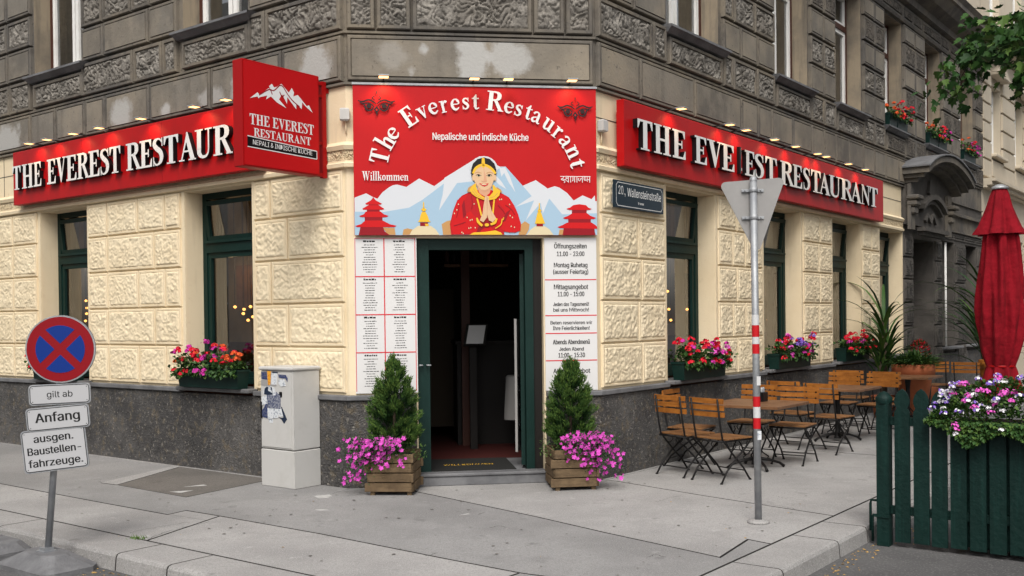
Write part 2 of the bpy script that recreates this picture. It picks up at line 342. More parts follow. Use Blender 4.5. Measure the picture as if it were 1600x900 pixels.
# sans serif letter shapes: advance, outline points (thousandths), triangles
SANS = {"!":[196,[98,-4,81,-1,66,9,56,24,52,41,56,58,66,73,81,83,98,86,116,83,130,73,140,58,143,41,140,24,130,9,116,-1,67,160,63,509,132,509,128,160],[16,18,17,16,19,18,7,9,8,6,9,7,6,10,9,5,10,6,5,11,10,4,11,5,4,12,11,3,12,4,3,13,12,2,13,
3,2,14,13,1,14,2,1,15,14,0,15,1]],"&":[448,[197,-7,150,-2,110,12,78,34,54,62,39,96,34,133,37,163,47,189,63,213,85,235,111,256,140,279,216,335,226,343,237,352,246,363,255,375,260,389,262,405,258,427,245,445,226,457,201,461,184,459,
168,453,155,444,145,431,139,416,137,399,139,380,145,363,155,346,169,327,185,307,204,284,438,0,364,0,171,231,144,264,121,293,102,319,87,344,78,370,75,398,79,430,91,458,109,481,134,499,165,510,200,513,235,510,266,499,290,482,308,459,
320,433,324,404,322,382,315,362,305,342,291,325,275,308,256,293,154,217,128,195,110,174,100,154,97,131,100,108,109,87,124,70,143,57,166,49,193,46,223,50,251,59,278,75,301,95,321,121,336,151,346,186,349,224,408,224,405,180,397,144,
385,115,371,92,357,75,345,62,333,47,305,23,271,7,234,-3],[49,51,50,48,51,49,48,52,51,47,52,48,47,53,52,47,54,53,46,23,47,23,54,47,46,24,23,22,54,23,22,55,54,46,25,24,45,25,46,21,55,22,45,26,25,20,55,21,45,27,26,20,56,55,45,28,27,44,
28,45,19,56,20,44,29,28,18,56,19,18,57,56,44,30,29,43,30,44,17,57,18,17,58,57,43,31,30,16,58,17,42,31,43,42,32,31,15,58,16,15,59,58,14,59,15,42,33,32,41,33,42,13,59,14,13,60,59,12,34,13,34,60,13,41,34,33,34,61,60,40,34,41,34,62,61,
40,12,34,12,35,34,39,12,40,12,78,35,78,36,35,11,39,12,39,78,12,11,38,39,10,38,11,9,38,10,9,63,38,63,37,38,80,82,81,80,83,82,9,64,63,8,64,9,8,65,64,7,65,8,79,83,80,79,84,83,7,66,65,6,66,7,6,67,66,78,84,79,78,85,84,5,67,6,5,68,67,77,
87,78,87,36,78,36,86,78,86,85,78,5,69,68,4,69,5,76,87,77,87,36,86,4,70,69,76,88,87,75,88,76,4,71,70,75,89,88,3,71,4,74,89,75,3,72,71,73,89,74,3,73,72,73,90,89,3,90,73,2,90,3,2,91,90,1,91,2,1,92,91,0,92,1]],"(":[273,[89,207,92,264,
101,324,114,384,132,441,153,494,177,539,236,539,212,485,191,428,174,370,161,313,154,258,151,207,154,161,160,115,172,67,188,16,209,-38,236,-96,177,-96,139,-21,111,55,95,131],[5,7,6,5,8,7,4,8,5,4,9,8,3,9,4,3,10,9,2,10,3,2,11,10,1,11,
2,1,12,11,0,12,1,0,13,12,23,13,0,23,14,13,23,15,14,22,15,23,22,16,15,22,17,16,21,17,22,21,18,17,20,18,21,20,19,18]],")":[273,[37,-96,64,-37,86,18,102,69,113,116,120,162,122,207,119,258,112,313,99,370,82,428,62,485,37,539,97,539,121,
494,142,441,159,384,173,323,181,264,184,207,178,130,161,53,134,-22,97,-96],[11,13,12,11,14,13,11,15,14,10,15,11,10,16,15,9,16,10,9,17,16,8,17,9,8,18,17,7,18,8,7,19,18,6,19,7,5,19,6,5,20,19,4,20,5,4,21,20,3,21,4,2,21,3,2,22,21,1,22,
2,1,23,22,0,23,1]],",":[188,[38,-119,68,71,137,71,84,-119],[0,2,1,0,3,2]],"-":[453,[337,244,337,188,114,188,114,244],[2,0,3,2,1,0]],".":[188,[95,-4,78,-1,63,9,53,24,50,41,53,59,63,73,78,83,95,87,113,83,128,73,138,59,141,41,138,24,
128,9,113,-1],[7,9,8,6,9,7,6,10,9,5,10,6,5,11,10,4,11,5,4,12,11,3,12,4,3,13,12,2,13,3,2,14,13,1,14,2,1,15,14,0,15,1]],"0":[453,[227,-7,174,1,130,24,95,62,69,113,53,178,48,254,53,330,69,395,95,447,130,484,174,508,227,516,279,508,323,
484,358,447,384,395,400,330,405,254,400,178,384,113,359,62,323,24,279,1,227,50,261,56,290,74,313,103,330,144,340,194,344,254,340,314,330,365,313,405,290,435,261,453,227,460,192,453,163,435,140,405,123,365,113,314,109,254,113,194,
123,144,140,103,163,74,192,56],[11,13,12,10,13,11,10,14,13,9,14,10,9,36,14,36,15,14,9,37,36,35,15,36,9,38,37,34,15,35,8,38,9,34,16,15,8,39,38,33,16,34,8,40,39,32,16,33,7,40,8,32,17,16,7,41,40,31,17,32,6,41,7,31,18,17,6,42,41,30,18,
31,5,42,6,5,43,42,29,18,30,29,19,18,5,44,43,28,19,29,4,44,5,28,20,19,4,45,44,27,20,28,3,45,4,27,21,20,3,46,45,26,21,27,3,47,46,25,21,26,2,47,3,25,22,21,2,24,47,24,22,25,2,22,24,1,22,2,1,23,22,1,0,23]],"1":[453,[76,0,76,55,391,55,
391,0,276,509,276,0,212,0,212,448,209,448,86,358,86,427,198,509],[10,4,11,10,8,4,8,7,4,7,5,4,10,9,8,6,5,7,0,2,1,0,3,2]],"2":[453,[64,0,64,47,234,229,261,257,282,282,299,305,311,327,318,348,320,371,317,397,308,419,293,436,273,449,
250,457,224,460,196,457,172,447,153,433,139,413,130,390,127,362,66,362,71,405,86,442,111,473,143,496,182,511,225,516,268,511,306,497,337,474,361,445,376,411,381,372,378,345,371,318,357,290,336,259,306,223,267,180,153,60,153,57,389,
57,389,0],[26,28,27,26,29,28,25,29,26,25,30,29,24,30,25,24,31,30,23,15,24,15,14,24,14,13,24,13,31,24,12,31,13,23,16,15,11,31,12,23,17,16,11,32,31,22,17,23,10,32,11,22,18,17,9,32,10,22,19,18,9,33,32,21,19,22,8,33,9,21,20,19,8,34,33,
7,34,8,6,34,7,6,35,34,5,35,6,5,36,35,4,36,5,4,37,36,3,37,4,3,38,37,2,38,3,1,38,2,1,39,38,1,40,39,1,41,40,1,42,41,1,43,42,0,43,1]],"3":[453,[218,-7,173,-3,133,10,98,30,70,57,52,91,44,132,109,132,115,107,126,87,144,71,165,59,191,52,
219,50,248,53,275,61,297,74,315,93,325,116,329,145,326,172,316,196,299,217,275,234,242,244,201,248,157,248,157,299,288,448,288,452,70,452,70,509,372,509,372,461,211,278,211,289,264,288,308,276,344,253,371,222,387,186,393,145,387,
103,370,66,344,36,309,12,266,-2],[30,32,31,30,33,32,30,29,33,29,28,33,28,34,33,27,35,28,35,34,28,26,35,27,26,36,35,26,37,36,26,38,37,26,25,38,25,24,38,24,39,38,23,39,24,22,39,23,22,40,39,21,40,22,20,40,21,20,41,40,19,41,20,18,41,19,
18,42,41,5,7,6,5,8,7,17,42,18,5,9,8,17,43,42,16,43,17,4,9,5,4,10,9,15,43,16,4,11,10,15,44,43,14,44,15,4,12,11,3,12,4,13,44,14,3,13,12,3,44,13,3,45,44,2,45,3,2,46,45,1,46,2,1,0,46]],"5":[453,[221,-7,178,-2,140,11,108,32,83,60,66,93,
60,130,122,130,127,108,138,89,154,73,173,60,196,52,221,50,250,53,276,64,298,82,314,104,324,131,328,162,324,193,314,221,297,244,275,262,248,273,218,277,192,275,167,268,145,258,128,246,67,253,96,509,366,509,366,452,151,452,134,301,
136,301,155,315,178,325,203,331,229,334,263,330,294,321,321,306,345,285,364,260,379,231,388,199,391,163,385,117,369,76,343,41,309,15,268,-1],[30,34,31,34,32,31,34,33,32,30,35,34,39,41,40,38,41,39,38,42,41,37,42,38,37,43,42,36,43,37,
36,44,43,30,36,35,30,26,36,26,25,36,25,44,36,25,45,44,24,45,25,30,27,26,23,45,24,30,28,27,22,45,23,22,46,45,30,29,28,21,46,22,21,47,46,20,47,21,20,48,47,19,48,20,19,49,48,18,49,19,17,49,18,5,7,6,5,8,7,17,50,49,5,9,8,16,50,17,4,9,5,
4,10,9,15,50,16,15,51,50,4,11,10,14,51,15,4,12,11,3,12,4,13,51,14,3,13,12,3,51,13,3,52,51,2,52,3,2,53,52,1,53,2,1,0,53]],":":[188,[95,271,78,274,63,284,53,299,50,316,53,334,63,349,78,359,95,362,113,359,128,349,138,334,141,316,138,
299,128,284,113,274,95,-4,78,-1,63,9,53,24,50,41,53,59,63,73,78,83,95,87,113,83,128,73,138,59,141,41,138,24,128,9,113,-1],[23,25,24,22,25,23,22,26,25,21,26,22,21,27,26,20,27,21,20,28,27,19,28,20,19,29,28,18,29,19,18,30,29,17,30,18,
17,31,30,16,31,17,7,9,8,6,9,7,6,10,9,5,10,6,5,11,10,4,11,5,4,12,11,3,12,4,3,13,12,2,13,3,2,14,13,1,14,2,1,15,14,0,15,1]],"A":[480,[16,0,201,509,276,509,463,0,395,0,287,302,276,334,264,372,250,420,232,478,245,478,228,419,213,371,201,
333,191,302,85,0,110,142,110,199,370,199,370,142],[0,9,1,9,2,1,9,10,2,10,3,2,0,17,9,17,11,9,11,8,9,11,8,10,8,18,10,18,3,10,7,18,8,17,12,11,6,18,7,17,13,12,5,18,6,17,14,13,17,16,14,16,15,14,4,19,5,19,18,5,0,16,17,16,18,17,16,19,18,
19,3,18,0,15,16,4,3,19]],"B":[456,[60,0,60,509,241,509,289,504,329,491,359,469,381,442,394,410,398,374,395,344,387,320,373,301,356,286,336,275,315,267,315,262,339,257,363,245,385,227,402,203,414,173,418,136,413,100,400,67,377,39,
344,18,301,4,247,0,125,57,245,57,296,63,330,80,349,105,355,137,352,161,342,184,327,203,306,218,279,228,248,231,125,231,125,285,238,285,265,288,288,296,308,309,323,326,333,348,336,372,330,403,313,429,283,446,240,452,125,452],[0,53,1,
53,2,1,53,3,2,53,4,3,53,5,4,53,52,5,52,6,5,0,41,53,51,6,52,50,6,51,50,7,6,49,7,50,49,8,7,48,8,49,48,9,8,47,9,48,46,9,47,46,10,9,45,10,46,45,11,10,44,11,45,44,12,11,43,12,44,42,12,43,42,13,12,0,40,41,40,42,41,40,13,42,40,14,13,40,15,
14,40,16,15,40,17,16,40,39,17,39,18,17,0,28,40,38,18,39,37,18,38,37,19,18,36,19,37,36,20,19,35,20,36,34,20,35,34,21,20,33,21,34,32,21,33,32,22,21,31,22,32,31,23,22,30,23,31,30,24,23,29,24,30,0,29,28,0,24,29,0,25,24,0,26,25,0,27,
26]],"C":[510,[267,-7,205,1,150,25,104,63,70,115,48,179,40,254,48,329,70,393,104,445,150,484,205,508,267,516,305,513,340,504,373,490,402,471,427,447,448,418,463,385,473,348,408,348,401,373,389,395,375,413,357,428,337,440,315,449,
292,454,267,456,223,450,184,432,150,403,125,364,109,314,103,254,109,194,125,145,151,105,184,76,223,59,267,53,292,55,315,60,337,69,357,81,375,96,389,114,401,136,408,160,473,160,463,124,448,91,428,62,402,38,373,19,341,5,305,-4],[11,
13,12,11,14,13,10,14,11,10,15,14,10,16,15,9,16,10,9,29,16,29,17,16,9,30,29,28,17,29,27,17,28,9,31,30,26,17,27,26,18,17,8,31,9,25,18,26,8,32,31,24,18,25,24,19,18,23,19,24,8,33,32,22,19,23,7,33,8,22,20,19,21,20,22,7,34,33,6,34,7,6,35,
34,5,35,6,5,36,35,5,37,36,4,37,5,48,50,49,48,51,50,4,38,37,47,51,48,47,52,51,3,38,4,46,52,47,3,39,38,45,52,46,45,53,52,44,53,45,3,40,39,43,53,44,2,40,3,43,54,53,42,54,43,2,41,40,41,54,42,2,54,41,2,55,54,1,55,2,1,56,55,1,57,56,0,57,
1]],"D":[502,[219,0,96,0,96,57,215,57,272,63,318,81,354,110,379,149,394,198,399,255,394,312,379,361,354,399,320,428,275,446,221,452,93,452,93,509,225,509,294,501,353,478,399,441,433,391,455,329,462,255,455,181,433,119,398,68,351,31,
291,8,125,509,125,0,60,0,60,509],[32,17,33,17,30,33,32,16,17,30,18,17,31,18,30,31,15,18,15,19,18,15,20,19,15,21,20,32,15,16,32,2,15,2,31,15,31,14,15,31,13,14,31,12,13,31,11,12,31,10,11,31,9,10,31,8,9,31,3,8,3,7,8,3,6,7,3,5,6,3,4,5,
32,1,2,31,3,2]],"E":[419,[60,0,60,509,372,509,372,452,125,452,125,286,355,286,355,229,125,229,125,57,375,57,375,0],[0,4,1,4,2,1,4,3,2,0,5,4,0,8,5,8,6,5,8,7,6,0,9,8,0,10,9,0,11,10]],"F":[410,[60,0,60,509,369,509,369,452,125,452,125,
278,346,278,346,221,125,221,125,0],[0,4,1,4,2,1,4,3,2,0,5,4,0,8,5,8,6,5,8,7,6,0,9,8]],"H":[517,[60,0,60,509,125,509,125,289,392,289,392,509,457,509,457,0,392,0,392,232,125,232,125,0],[0,2,1,0,3,2,4,6,5,4,7,6,0,10,3,10,4,3,10,9,4,9,
7,4,0,11,10,8,7,9]],"I":[300,[31,0,31,57,118,57,118,452,31,452,31,509,269,509,269,452,183,452,183,57,269,57,269,0],[4,6,5,4,7,6,3,7,4,2,8,3,8,7,3,2,9,8,0,2,1,0,9,2,0,10,9,0,11,10]],"J":[396,[185,-7,124,3,75,33,44,81,33,145,33,173,
98,173,98,145,104,104,122,74,149,56,185,50,220,56,248,74,266,104,272,145,272,509,336,509,336,145,326,81,294,33,246,3],[15,17,16,15,18,17,4,6,5,4,7,6,3,7,4,3,8,7,14,18,15,14,19,18,3,9,8,13,19,14,2,9,3,13,20,19,2,10,9,12,20,13,11,20,
12,2,11,10,2,20,11,1,20,2,1,21,20,0,21,1]],"K":[467,[104,145,104,216,122,239,139,261,157,282,174,303,193,324,212,344,364,509,448,509,231,276,228,276,60,0,60,509,125,509,125,334,124,225,125,193,125,0,372,0,188,259,228,309,449,0],[12,
14,13,12,15,14,7,9,8,7,21,9,21,10,9,6,21,7,12,1,15,1,2,15,2,16,15,5,21,6,5,20,21,10,22,21,4,20,5,3,20,4,0,10,11,0,22,10,2,20,3,2,19,20,16,19,2,17,19,16,12,0,1,18,19,17,12,22,0,18,22,12,19,22,18]],"L":[393,[60,0,60,509,125,509,125,
57,361,57,361,0],[0,2,1,0,3,2,0,4,3,0,5,4]],"M":[628,[60,0,60,509,152,509,277,187,282,174,287,159,293,141,299,123,305,103,311,84,317,65,322,49,307,49,312,65,318,83,324,102,330,121,336,140,342,158,348,174,352,187,476,509,568,509,568,
0,504,0,504,291,504,308,504,327,505,347,505,369,506,391,506,413,507,435,507,457,513,457,505,433,498,409,490,386,482,363,474,341,467,322,461,305,456,291,342,0,286,0,170,291,165,304,159,321,152,340,145,361,137,384,129,408,121,432,112,
457,119,457,119,437,120,416,120,394,121,372,121,350,122,328,122,309,122,291,122,0],[0,53,1,53,2,1,53,54,2,54,3,2,20,33,21,33,22,21,33,34,22,34,23,22,0,52,53,55,3,54,20,32,33,35,32,34,32,23,34,56,52,55,52,3,55,20,35,32,35,31,32,20,
36,35,0,56,52,56,51,52,0,57,56,20,37,36,0,58,57,20,38,37,0,59,58,20,39,38,0,60,59,20,40,39,0,61,60,20,41,40,0,62,61,20,42,41,0,63,62,20,43,42,19,43,20,18,43,19,17,43,18,16,43,17,15,43,16,14,43,15,13,10,14,10,43,14,13,11,10,12,11,
13]],"N":[523,[60,0,60,509,136,509,343,183,352,169,363,151,375,130,388,107,401,82,414,55,405,54,402,81,401,108,400,134,399,157,399,178,399,195,399,509,463,509,463,0,387,0,202,290,190,310,177,331,164,354,148,381,130,413,108,452,119,
454,121,417,122,384,123,354,124,328,125,307,125,291,125,0],[0,27,1,27,2,1,27,28,2,28,3,2,16,18,17,16,19,18,29,26,28,26,3,28,0,29,27,29,26,27,0,30,29,25,3,26,0,31,30,24,3,25,23,3,24,0,32,31,22,3,23,0,33,32,21,3,22,0,34,33,0,35,34,20,
3,21,15,19,16,20,4,3,14,19,15,20,5,4,13,19,14,20,6,5,12,19,13,20,7,6,11,19,12,20,8,7,20,10,8,10,9,8,10,19,11,20,19,10]],"O":[533,[267,-7,205,1,150,25,105,63,70,115,48,179,40,254,48,329,70,393,105,445,150,484,205,508,267,516,329,508,
384,484,429,445,464,393,486,329,493,254,486,179,464,115,429,63,384,25,329,1,267,53,310,59,349,76,383,105,408,144,425,194,430,254,425,314,408,365,383,404,349,433,310,450,267,456,223,450,184,433,151,404,125,364,109,314,103,254,109,
194,125,144,151,105,184,76,223,59],[11,13,12,10,13,11,10,14,13,9,14,10,9,36,14,36,15,14,9,37,36,35,15,36,34,15,35,9,38,37,8,38,9,34,16,15,33,16,34,8,39,38,32,16,33,8,40,39,7,40,8,32,17,16,31,17,32,7,41,40,6,41,7,31,18,17,30,18,31,6,
42,41,5,42,6,5,43,42,29,18,30,29,19,18,5,44,43,28,19,29,4,44,5,28,20,19,4,45,44,27,20,28,3,45,4,27,21,20,3,46,45,26,21,27,3,47,46,25,21,26,25,22,21,2,47,3,2,24,47,24,22,25,2,22,24,1,22,2,1,23,22,1,0,23]],"P":[445,[60,0,60,509,235,
509,289,503,332,487,366,462,390,430,404,391,409,348,404,304,390,265,366,233,332,207,289,191,235,186,109,186,109,242,233,242,269,246,297,256,318,272,333,294,342,319,344,348,342,376,333,402,318,423,297,439,268,449,232,452,125,452,125,
0],[0,30,1,30,2,1,30,3,2,30,4,3,30,5,4,30,29,5,29,28,5,28,6,5,0,16,30,16,31,30,27,6,28,26,6,27,26,7,6,25,7,26,24,7,25,24,8,7,23,8,24,22,8,23,22,9,8,21,9,22,21,10,9,20,10,21,19,10,20,19,11,10,18,11,19,17,11,18,0,15,16,31,17,16,31,14,
17,14,11,17,14,12,11,14,13,12,0,14,15,0,31,14]],"R":[449,[60,0,60,509,236,509,290,504,333,489,367,465,390,433,405,395,409,352,405,309,390,271,367,240,333,217,289,203,236,198,96,198,96,255,234,255,269,258,298,267,319,281,334,300,342,
324,345,352,342,380,334,405,319,425,298,440,269,449,233,452,125,452,125,0,353,0,230,229,303,229,428,0],[0,16,1,16,30,1,30,2,1,30,3,2,30,4,3,30,5,4,30,29,5,29,28,5,28,6,5,16,31,30,27,6,28,26,6,27,26,7,6,25,7,26,24,7,25,24,8,7,23,8,
24,22,8,23,22,9,8,21,9,22,21,10,9,20,10,21,19,10,20,19,11,10,18,11,19,17,11,18,0,15,16,31,17,16,31,33,17,33,11,17,33,34,11,34,12,11,31,14,33,14,32,33,35,12,34,13,35,12,14,35,13,0,14,15,0,31,14,32,35,14]],"S":[447,[224,-9,172,-4,128,
9,91,31,64,60,46,96,38,137,104,137,110,110,123,88,142,71,166,59,194,52,224,49,257,52,286,60,311,74,329,92,341,114,346,139,342,161,332,179,316,193,296,205,272,214,245,222,184,239,128,260,86,289,60,326,52,372,58,413,75,448,102,476,
138,498,180,511,227,516,275,511,316,498,351,476,377,449,394,415,401,378,337,378,326,412,302,437,267,453,225,459,194,456,167,448,145,435,129,418,118,398,115,376,119,352,131,334,148,319,169,308,191,300,212,293,264,279,287,272,312,264,
336,252,359,238,379,220,395,198,405,171,408,139,403,99,386,64,360,34,323,11,278,-4],[35,37,36,34,37,35,34,38,37,33,38,34,33,39,38,33,40,39,32,47,33,47,40,33,32,48,47,46,40,47,32,49,48,45,40,46,45,41,40,31,49,32,31,50,49,44,41,45,31,
51,50,31,52,51,44,42,41,30,52,31,43,42,44,30,53,52,30,54,53,29,54,30,29,55,54,29,56,55,28,56,29,28,57,56,28,58,57,28,59,58,28,60,59,27,60,28,27,61,60,27,62,61,27,63,62,26,63,27,26,64,63,25,64,26,25,65,64,24,65,25,24,66,65,23,66,24,
22,66,23,22,67,66,21,67,22,20,67,21,20,68,67,19,68,20,18,68,19,18,69,68,5,7,6,5,8,7,17,69,18,5,9,8,17,70,69,4,9,5,16,70,17,4,10,9,15,70,16,4,11,10,15,71,70,14,71,15,3,11,4,3,12,11,13,71,14,3,13,12,3,71,13,3,72,71,2,72,3,2,73,72,1,
73,2,1,0,73]],"T":[449,[32,452,32,509,417,509,417,452,257,452,257,0,193,0,193,452],[0,2,1,0,3,2,7,3,0,6,4,7,4,3,7,6,5,4]],"W":[686,[155,0,16,509,82,509,163,196,170,171,175,145,181,120,187,94,192,67,197,40,189,40,194,67,200,94,205,
120,211,145,218,171,224,196,306,509,380,509,462,196,468,171,474,145,480,120,486,94,492,67,497,40,488,40,493,67,499,94,504,120,510,145,517,171,523,196,603,509,670,509,530,0,455,0,368,323,359,356,351,391,344,431,336,475,350,475,342,
433,335,395,327,359,318,323,230,0],[0,2,1,0,3,2,16,41,17,41,18,17,41,42,18,42,19,18,32,34,33,32,35,34,16,43,41,43,40,41,43,40,42,40,19,42,16,44,43,39,19,40,16,45,44,38,19,39,16,46,45,37,19,38,16,47,46,36,19,37,0,4,3,15,47,16,36,20,
19,31,35,32,0,5,4,14,47,15,36,21,20,30,35,31,0,6,5,13,47,14,36,22,21,29,35,30,0,7,6,12,47,13,36,23,22,28,35,29,0,8,7,11,47,12,36,24,23,27,35,28,0,10,8,10,9,8,10,47,11,36,26,24,26,25,24,26,35,27,0,47,10,36,35,26]],"a":[389,[160,-9,
126,-5,94,5,68,22,48,45,35,73,30,108,34,138,43,161,58,179,78,193,100,203,125,211,152,216,178,220,209,224,234,227,252,230,265,235,273,243,276,255,276,257,273,279,267,297,256,311,240,322,220,329,196,331,171,329,149,322,132,313,118,
301,107,288,100,274,41,291,57,322,79,346,104,364,133,375,163,382,194,384,215,383,239,379,263,372,286,360,306,343,322,320,333,290,337,251,337,0,277,0,277,52,272,52,264,38,252,25,236,12,215,1,190,-6,170,45,202,49,228,59,248,74,263,93,
272,115,276,138,276,190,270,186,259,182,246,179,231,176,216,173,200,171,186,169,175,168,154,164,134,159,117,150,103,139,95,124,92,105,94,87,102,72,114,61,130,52,149,47],[39,41,40,39,42,41,38,42,39,38,43,42,37,43,38,37,44,43,36,44,
37,36,45,44,35,45,36,35,27,45,27,46,45,35,28,27,26,46,27,35,29,28,25,46,26,35,30,29,34,30,35,24,46,25,24,47,46,34,31,30,23,47,24,34,32,31,22,47,23,33,32,34,22,48,47,21,48,22,20,48,21,19,48,20,19,49,48,18,49,19,17,65,18,65,49,18,16,
65,17,15,65,16,14,65,15,13,65,14,12,65,13,11,65,12,10,65,11,9,65,10,9,66,65,64,49,65,9,67,66,9,68,67,8,68,9,8,69,68,8,70,69,8,71,70,8,72,71,8,73,72,8,74,73,8,75,74,7,75,8,7,76,75,7,77,76,7,78,77,63,49,64,6,78,7,6,79,78,62,49,63,5,
79,6,5,80,79,61,51,62,51,49,62,5,81,80,60,51,61,4,81,5,4,82,81,4,83,82,59,52,60,52,51,60,4,84,83,59,53,52,50,49,51,58,53,59,4,58,84,4,53,58,3,53,4,3,54,53,3,55,54,2,55,3,2,56,55,1,56,2,1,57,56,0,57,1]],"b":[424,[229,-8,198,-5,172,4,
153,17,138,31,127,46,118,59,112,59,112,0,53,0,53,509,114,509,114,319,118,319,127,331,137,346,152,360,171,373,197,381,229,384,274,378,313,361,345,332,370,293,385,245,390,189,385,133,370,84,346,45,313,16,274,-2,220,47,253,51,279,66,
301,88,316,117,325,151,328,189,325,227,316,261,301,290,280,311,253,325,220,330,188,325,161,312,140,291,125,263,116,229,113,189,116,150,125,115,140,86,162,65,188,51],[9,11,10,9,12,11,18,20,19,17,20,18,17,21,20,16,21,17,16,22,21,15,
22,16,14,22,15,14,43,22,43,42,22,42,23,22,13,43,14,13,44,43,13,45,44,41,23,42,9,13,12,9,47,13,47,46,13,46,45,13,40,23,41,40,24,23,39,24,40,9,48,47,38,24,39,38,25,24,9,49,48,37,25,38,9,50,49,36,25,37,36,26,25,35,26,36,9,51,50,35,27,
26,34,27,35,9,7,51,7,52,51,33,27,34,7,53,52,33,28,27,32,28,33,7,6,53,6,54,53,9,8,7,5,54,6,31,28,32,5,31,54,5,28,31,4,28,5,4,29,28,3,29,4,2,29,3,2,30,29,1,30,2,1,0,30]],"c":[396,[207,-8,159,-2,117,16,82,46,56,85,40,133,34,187,40,243,
56,291,82,330,117,360,159,378,207,384,234,383,260,377,284,368,305,356,324,341,340,322,353,301,362,277,303,262,298,276,290,289,281,301,270,311,257,319,242,325,226,329,207,330,173,325,145,310,124,287,108,258,99,224,96,187,99,151,108,
117,124,89,145,66,173,51,207,46,226,48,243,52,258,58,271,66,282,76,292,89,299,102,304,117,363,102,354,78,341,56,325,37,306,21,285,9,261,-1,235,-6],[11,13,12,11,14,13,10,14,11,10,15,14,10,16,15,9,16,10,9,17,16,9,29,17,29,18,17,8,30,
9,30,29,9,28,18,29,27,18,28,8,31,30,26,18,27,26,19,18,25,19,26,24,19,25,8,32,31,23,19,24,23,20,19,7,32,8,22,20,23,7,33,32,22,21,20,7,34,33,6,34,7,6,35,34,5,35,6,5,36,35,5,37,36,4,37,5,4,38,37,48,50,49,48,51,50,47,51,48,46,51,47,4,
39,38,3,39,4,46,52,51,45,52,46,44,52,45,3,40,39,43,52,44,43,53,52,42,53,43,3,41,40,41,53,42,3,53,41,2,53,3,2,54,53,2,55,54,1,55,2,1,56,55,1,57,56,0,57,1]],"d":[424,[195,-8,151,-2,111,16,79,45,55,84,39,133,34,189,39,245,55,293,79,
332,112,361,151,378,196,384,228,381,253,373,272,360,287,346,298,331,306,319,311,319,311,509,372,509,372,0,313,0,313,59,307,59,298,46,287,31,272,17,252,4,227,-5,205,47,236,51,263,65,284,86,299,115,309,150,312,189,309,229,300,263,284,
291,263,312,237,325,205,330,172,325,145,311,124,290,108,261,99,227,96,189,99,151,109,117,124,88,145,66,172,51],[19,21,20,19,22,21,11,13,12,11,14,13,10,14,11,10,15,14,9,15,10,9,16,15,9,17,16,8,44,9,44,43,9,43,17,9,43,18,17,42,18,43,
41,18,42,8,45,44,41,19,18,41,40,19,40,39,19,39,22,19,8,46,45,7,46,8,7,47,46,38,22,39,7,48,47,6,48,7,37,22,38,6,49,48,6,50,49,36,22,37,5,50,6,5,51,50,35,22,36,4,51,5,4,52,51,34,24,35,24,22,35,4,53,52,33,24,34,3,53,4,3,54,53,32,25,33,
25,24,33,32,26,25,23,22,24,3,31,54,31,26,32,3,26,31,3,27,26,2,27,3,2,28,27,2,29,28,1,29,2,1,30,29,0,30,1]],"e":[404,[212,-8,161,-2,117,16,82,46,56,85,40,132,34,187,39,242,55,290,81,329,115,359,157,378,205,384,236,382,266,374,294,
361,319,341,341,315,357,282,368,242,371,194,371,169,75,169,75,221,338,221,310,202,307,237,298,269,283,294,263,314,237,326,205,330,173,326,146,313,125,294,109,270,99,241,96,211,96,178,100,139,110,106,128,80,151,61,179,50,212,46,234,
48,254,53,271,61,285,73,297,88,306,105,365,91,353,63,335,39,311,19,283,4,249,-5],[11,13,12,11,14,13,10,14,11,10,15,14,10,16,15,9,16,10,9,31,16,31,17,16,9,32,31,30,17,31,8,32,9,29,17,30,8,33,32,29,18,17,28,18,29,8,34,33,27,18,28,8,
35,34,7,35,8,27,19,18,7,36,35,26,19,27,26,24,19,24,20,19,6,23,7,23,36,7,23,37,36,25,24,26,6,22,23,37,24,23,37,20,24,38,20,37,38,21,20,5,22,6,39,21,38,5,21,22,5,39,21,5,40,39,4,40,5,4,41,40,49,51,50,49,52,51,48,52,49,3,41,4,3,42,41,
47,52,48,47,53,52,3,43,42,46,53,47,45,53,46,3,44,43,44,53,45,3,53,44,2,53,3,2,54,53,2,55,54,1,55,2,1,56,55,0,56,1]],"f":[254,[228,379,228,327,6,327,6,379,81,0,81,432,84,461,96,486,113,505,135,519,161,527,187,530,207,529,222,527,234,
524,243,521,227,468,222,470,215,472,206,473,195,474,171,470,154,460,145,443,142,419,142,0],[10,12,11,10,13,12,9,13,10,9,14,13,9,15,14,9,16,15,8,17,9,17,16,9,7,19,8,19,18,8,18,17,8,6,20,7,20,19,7,6,21,20,6,22,21,5,22,6,5,23,22,5,24,
23,4,24,5,4,25,24,2,0,3,2,1,0]],"g":[425,[207,-151,168,-148,134,-140,105,-127,82,-110,64,-91,51,-69,101,-41,110,-53,122,-66,136,-78,154,-88,178,-95,207,-97,249,-92,282,-75,304,-47,311,-6,311,68,306,68,298,56,287,41,272,28,252,16,
227,8,195,5,152,10,113,27,80,53,55,90,39,136,34,191,39,246,55,293,80,332,112,361,152,378,196,384,228,382,253,373,273,360,288,346,299,331,308,319,313,319,313,379,372,379,372,-9,367,-54,350,-90,324,-117,291,-136,251,-147,205,59,237,
63,264,75,285,95,300,121,309,154,312,193,309,231,300,264,285,291,264,312,237,325,205,330,172,325,145,312,124,290,109,262,99,229,96,193,99,155,109,123,124,96,145,76,172,63],[36,38,37,36,39,38,44,46,45,44,47,46,35,39,36,35,40,39,34,
40,35,34,41,40,34,42,41,33,66,34,66,65,34,65,42,34,65,43,42,64,43,65,63,43,64,33,67,66,63,44,43,63,62,44,62,61,44,61,60,44,60,47,44,33,68,67,32,68,33,32,69,68,32,70,69,31,70,32,59,47,60,31,71,70,31,72,71,58,47,59,30,72,31,30,73,72,
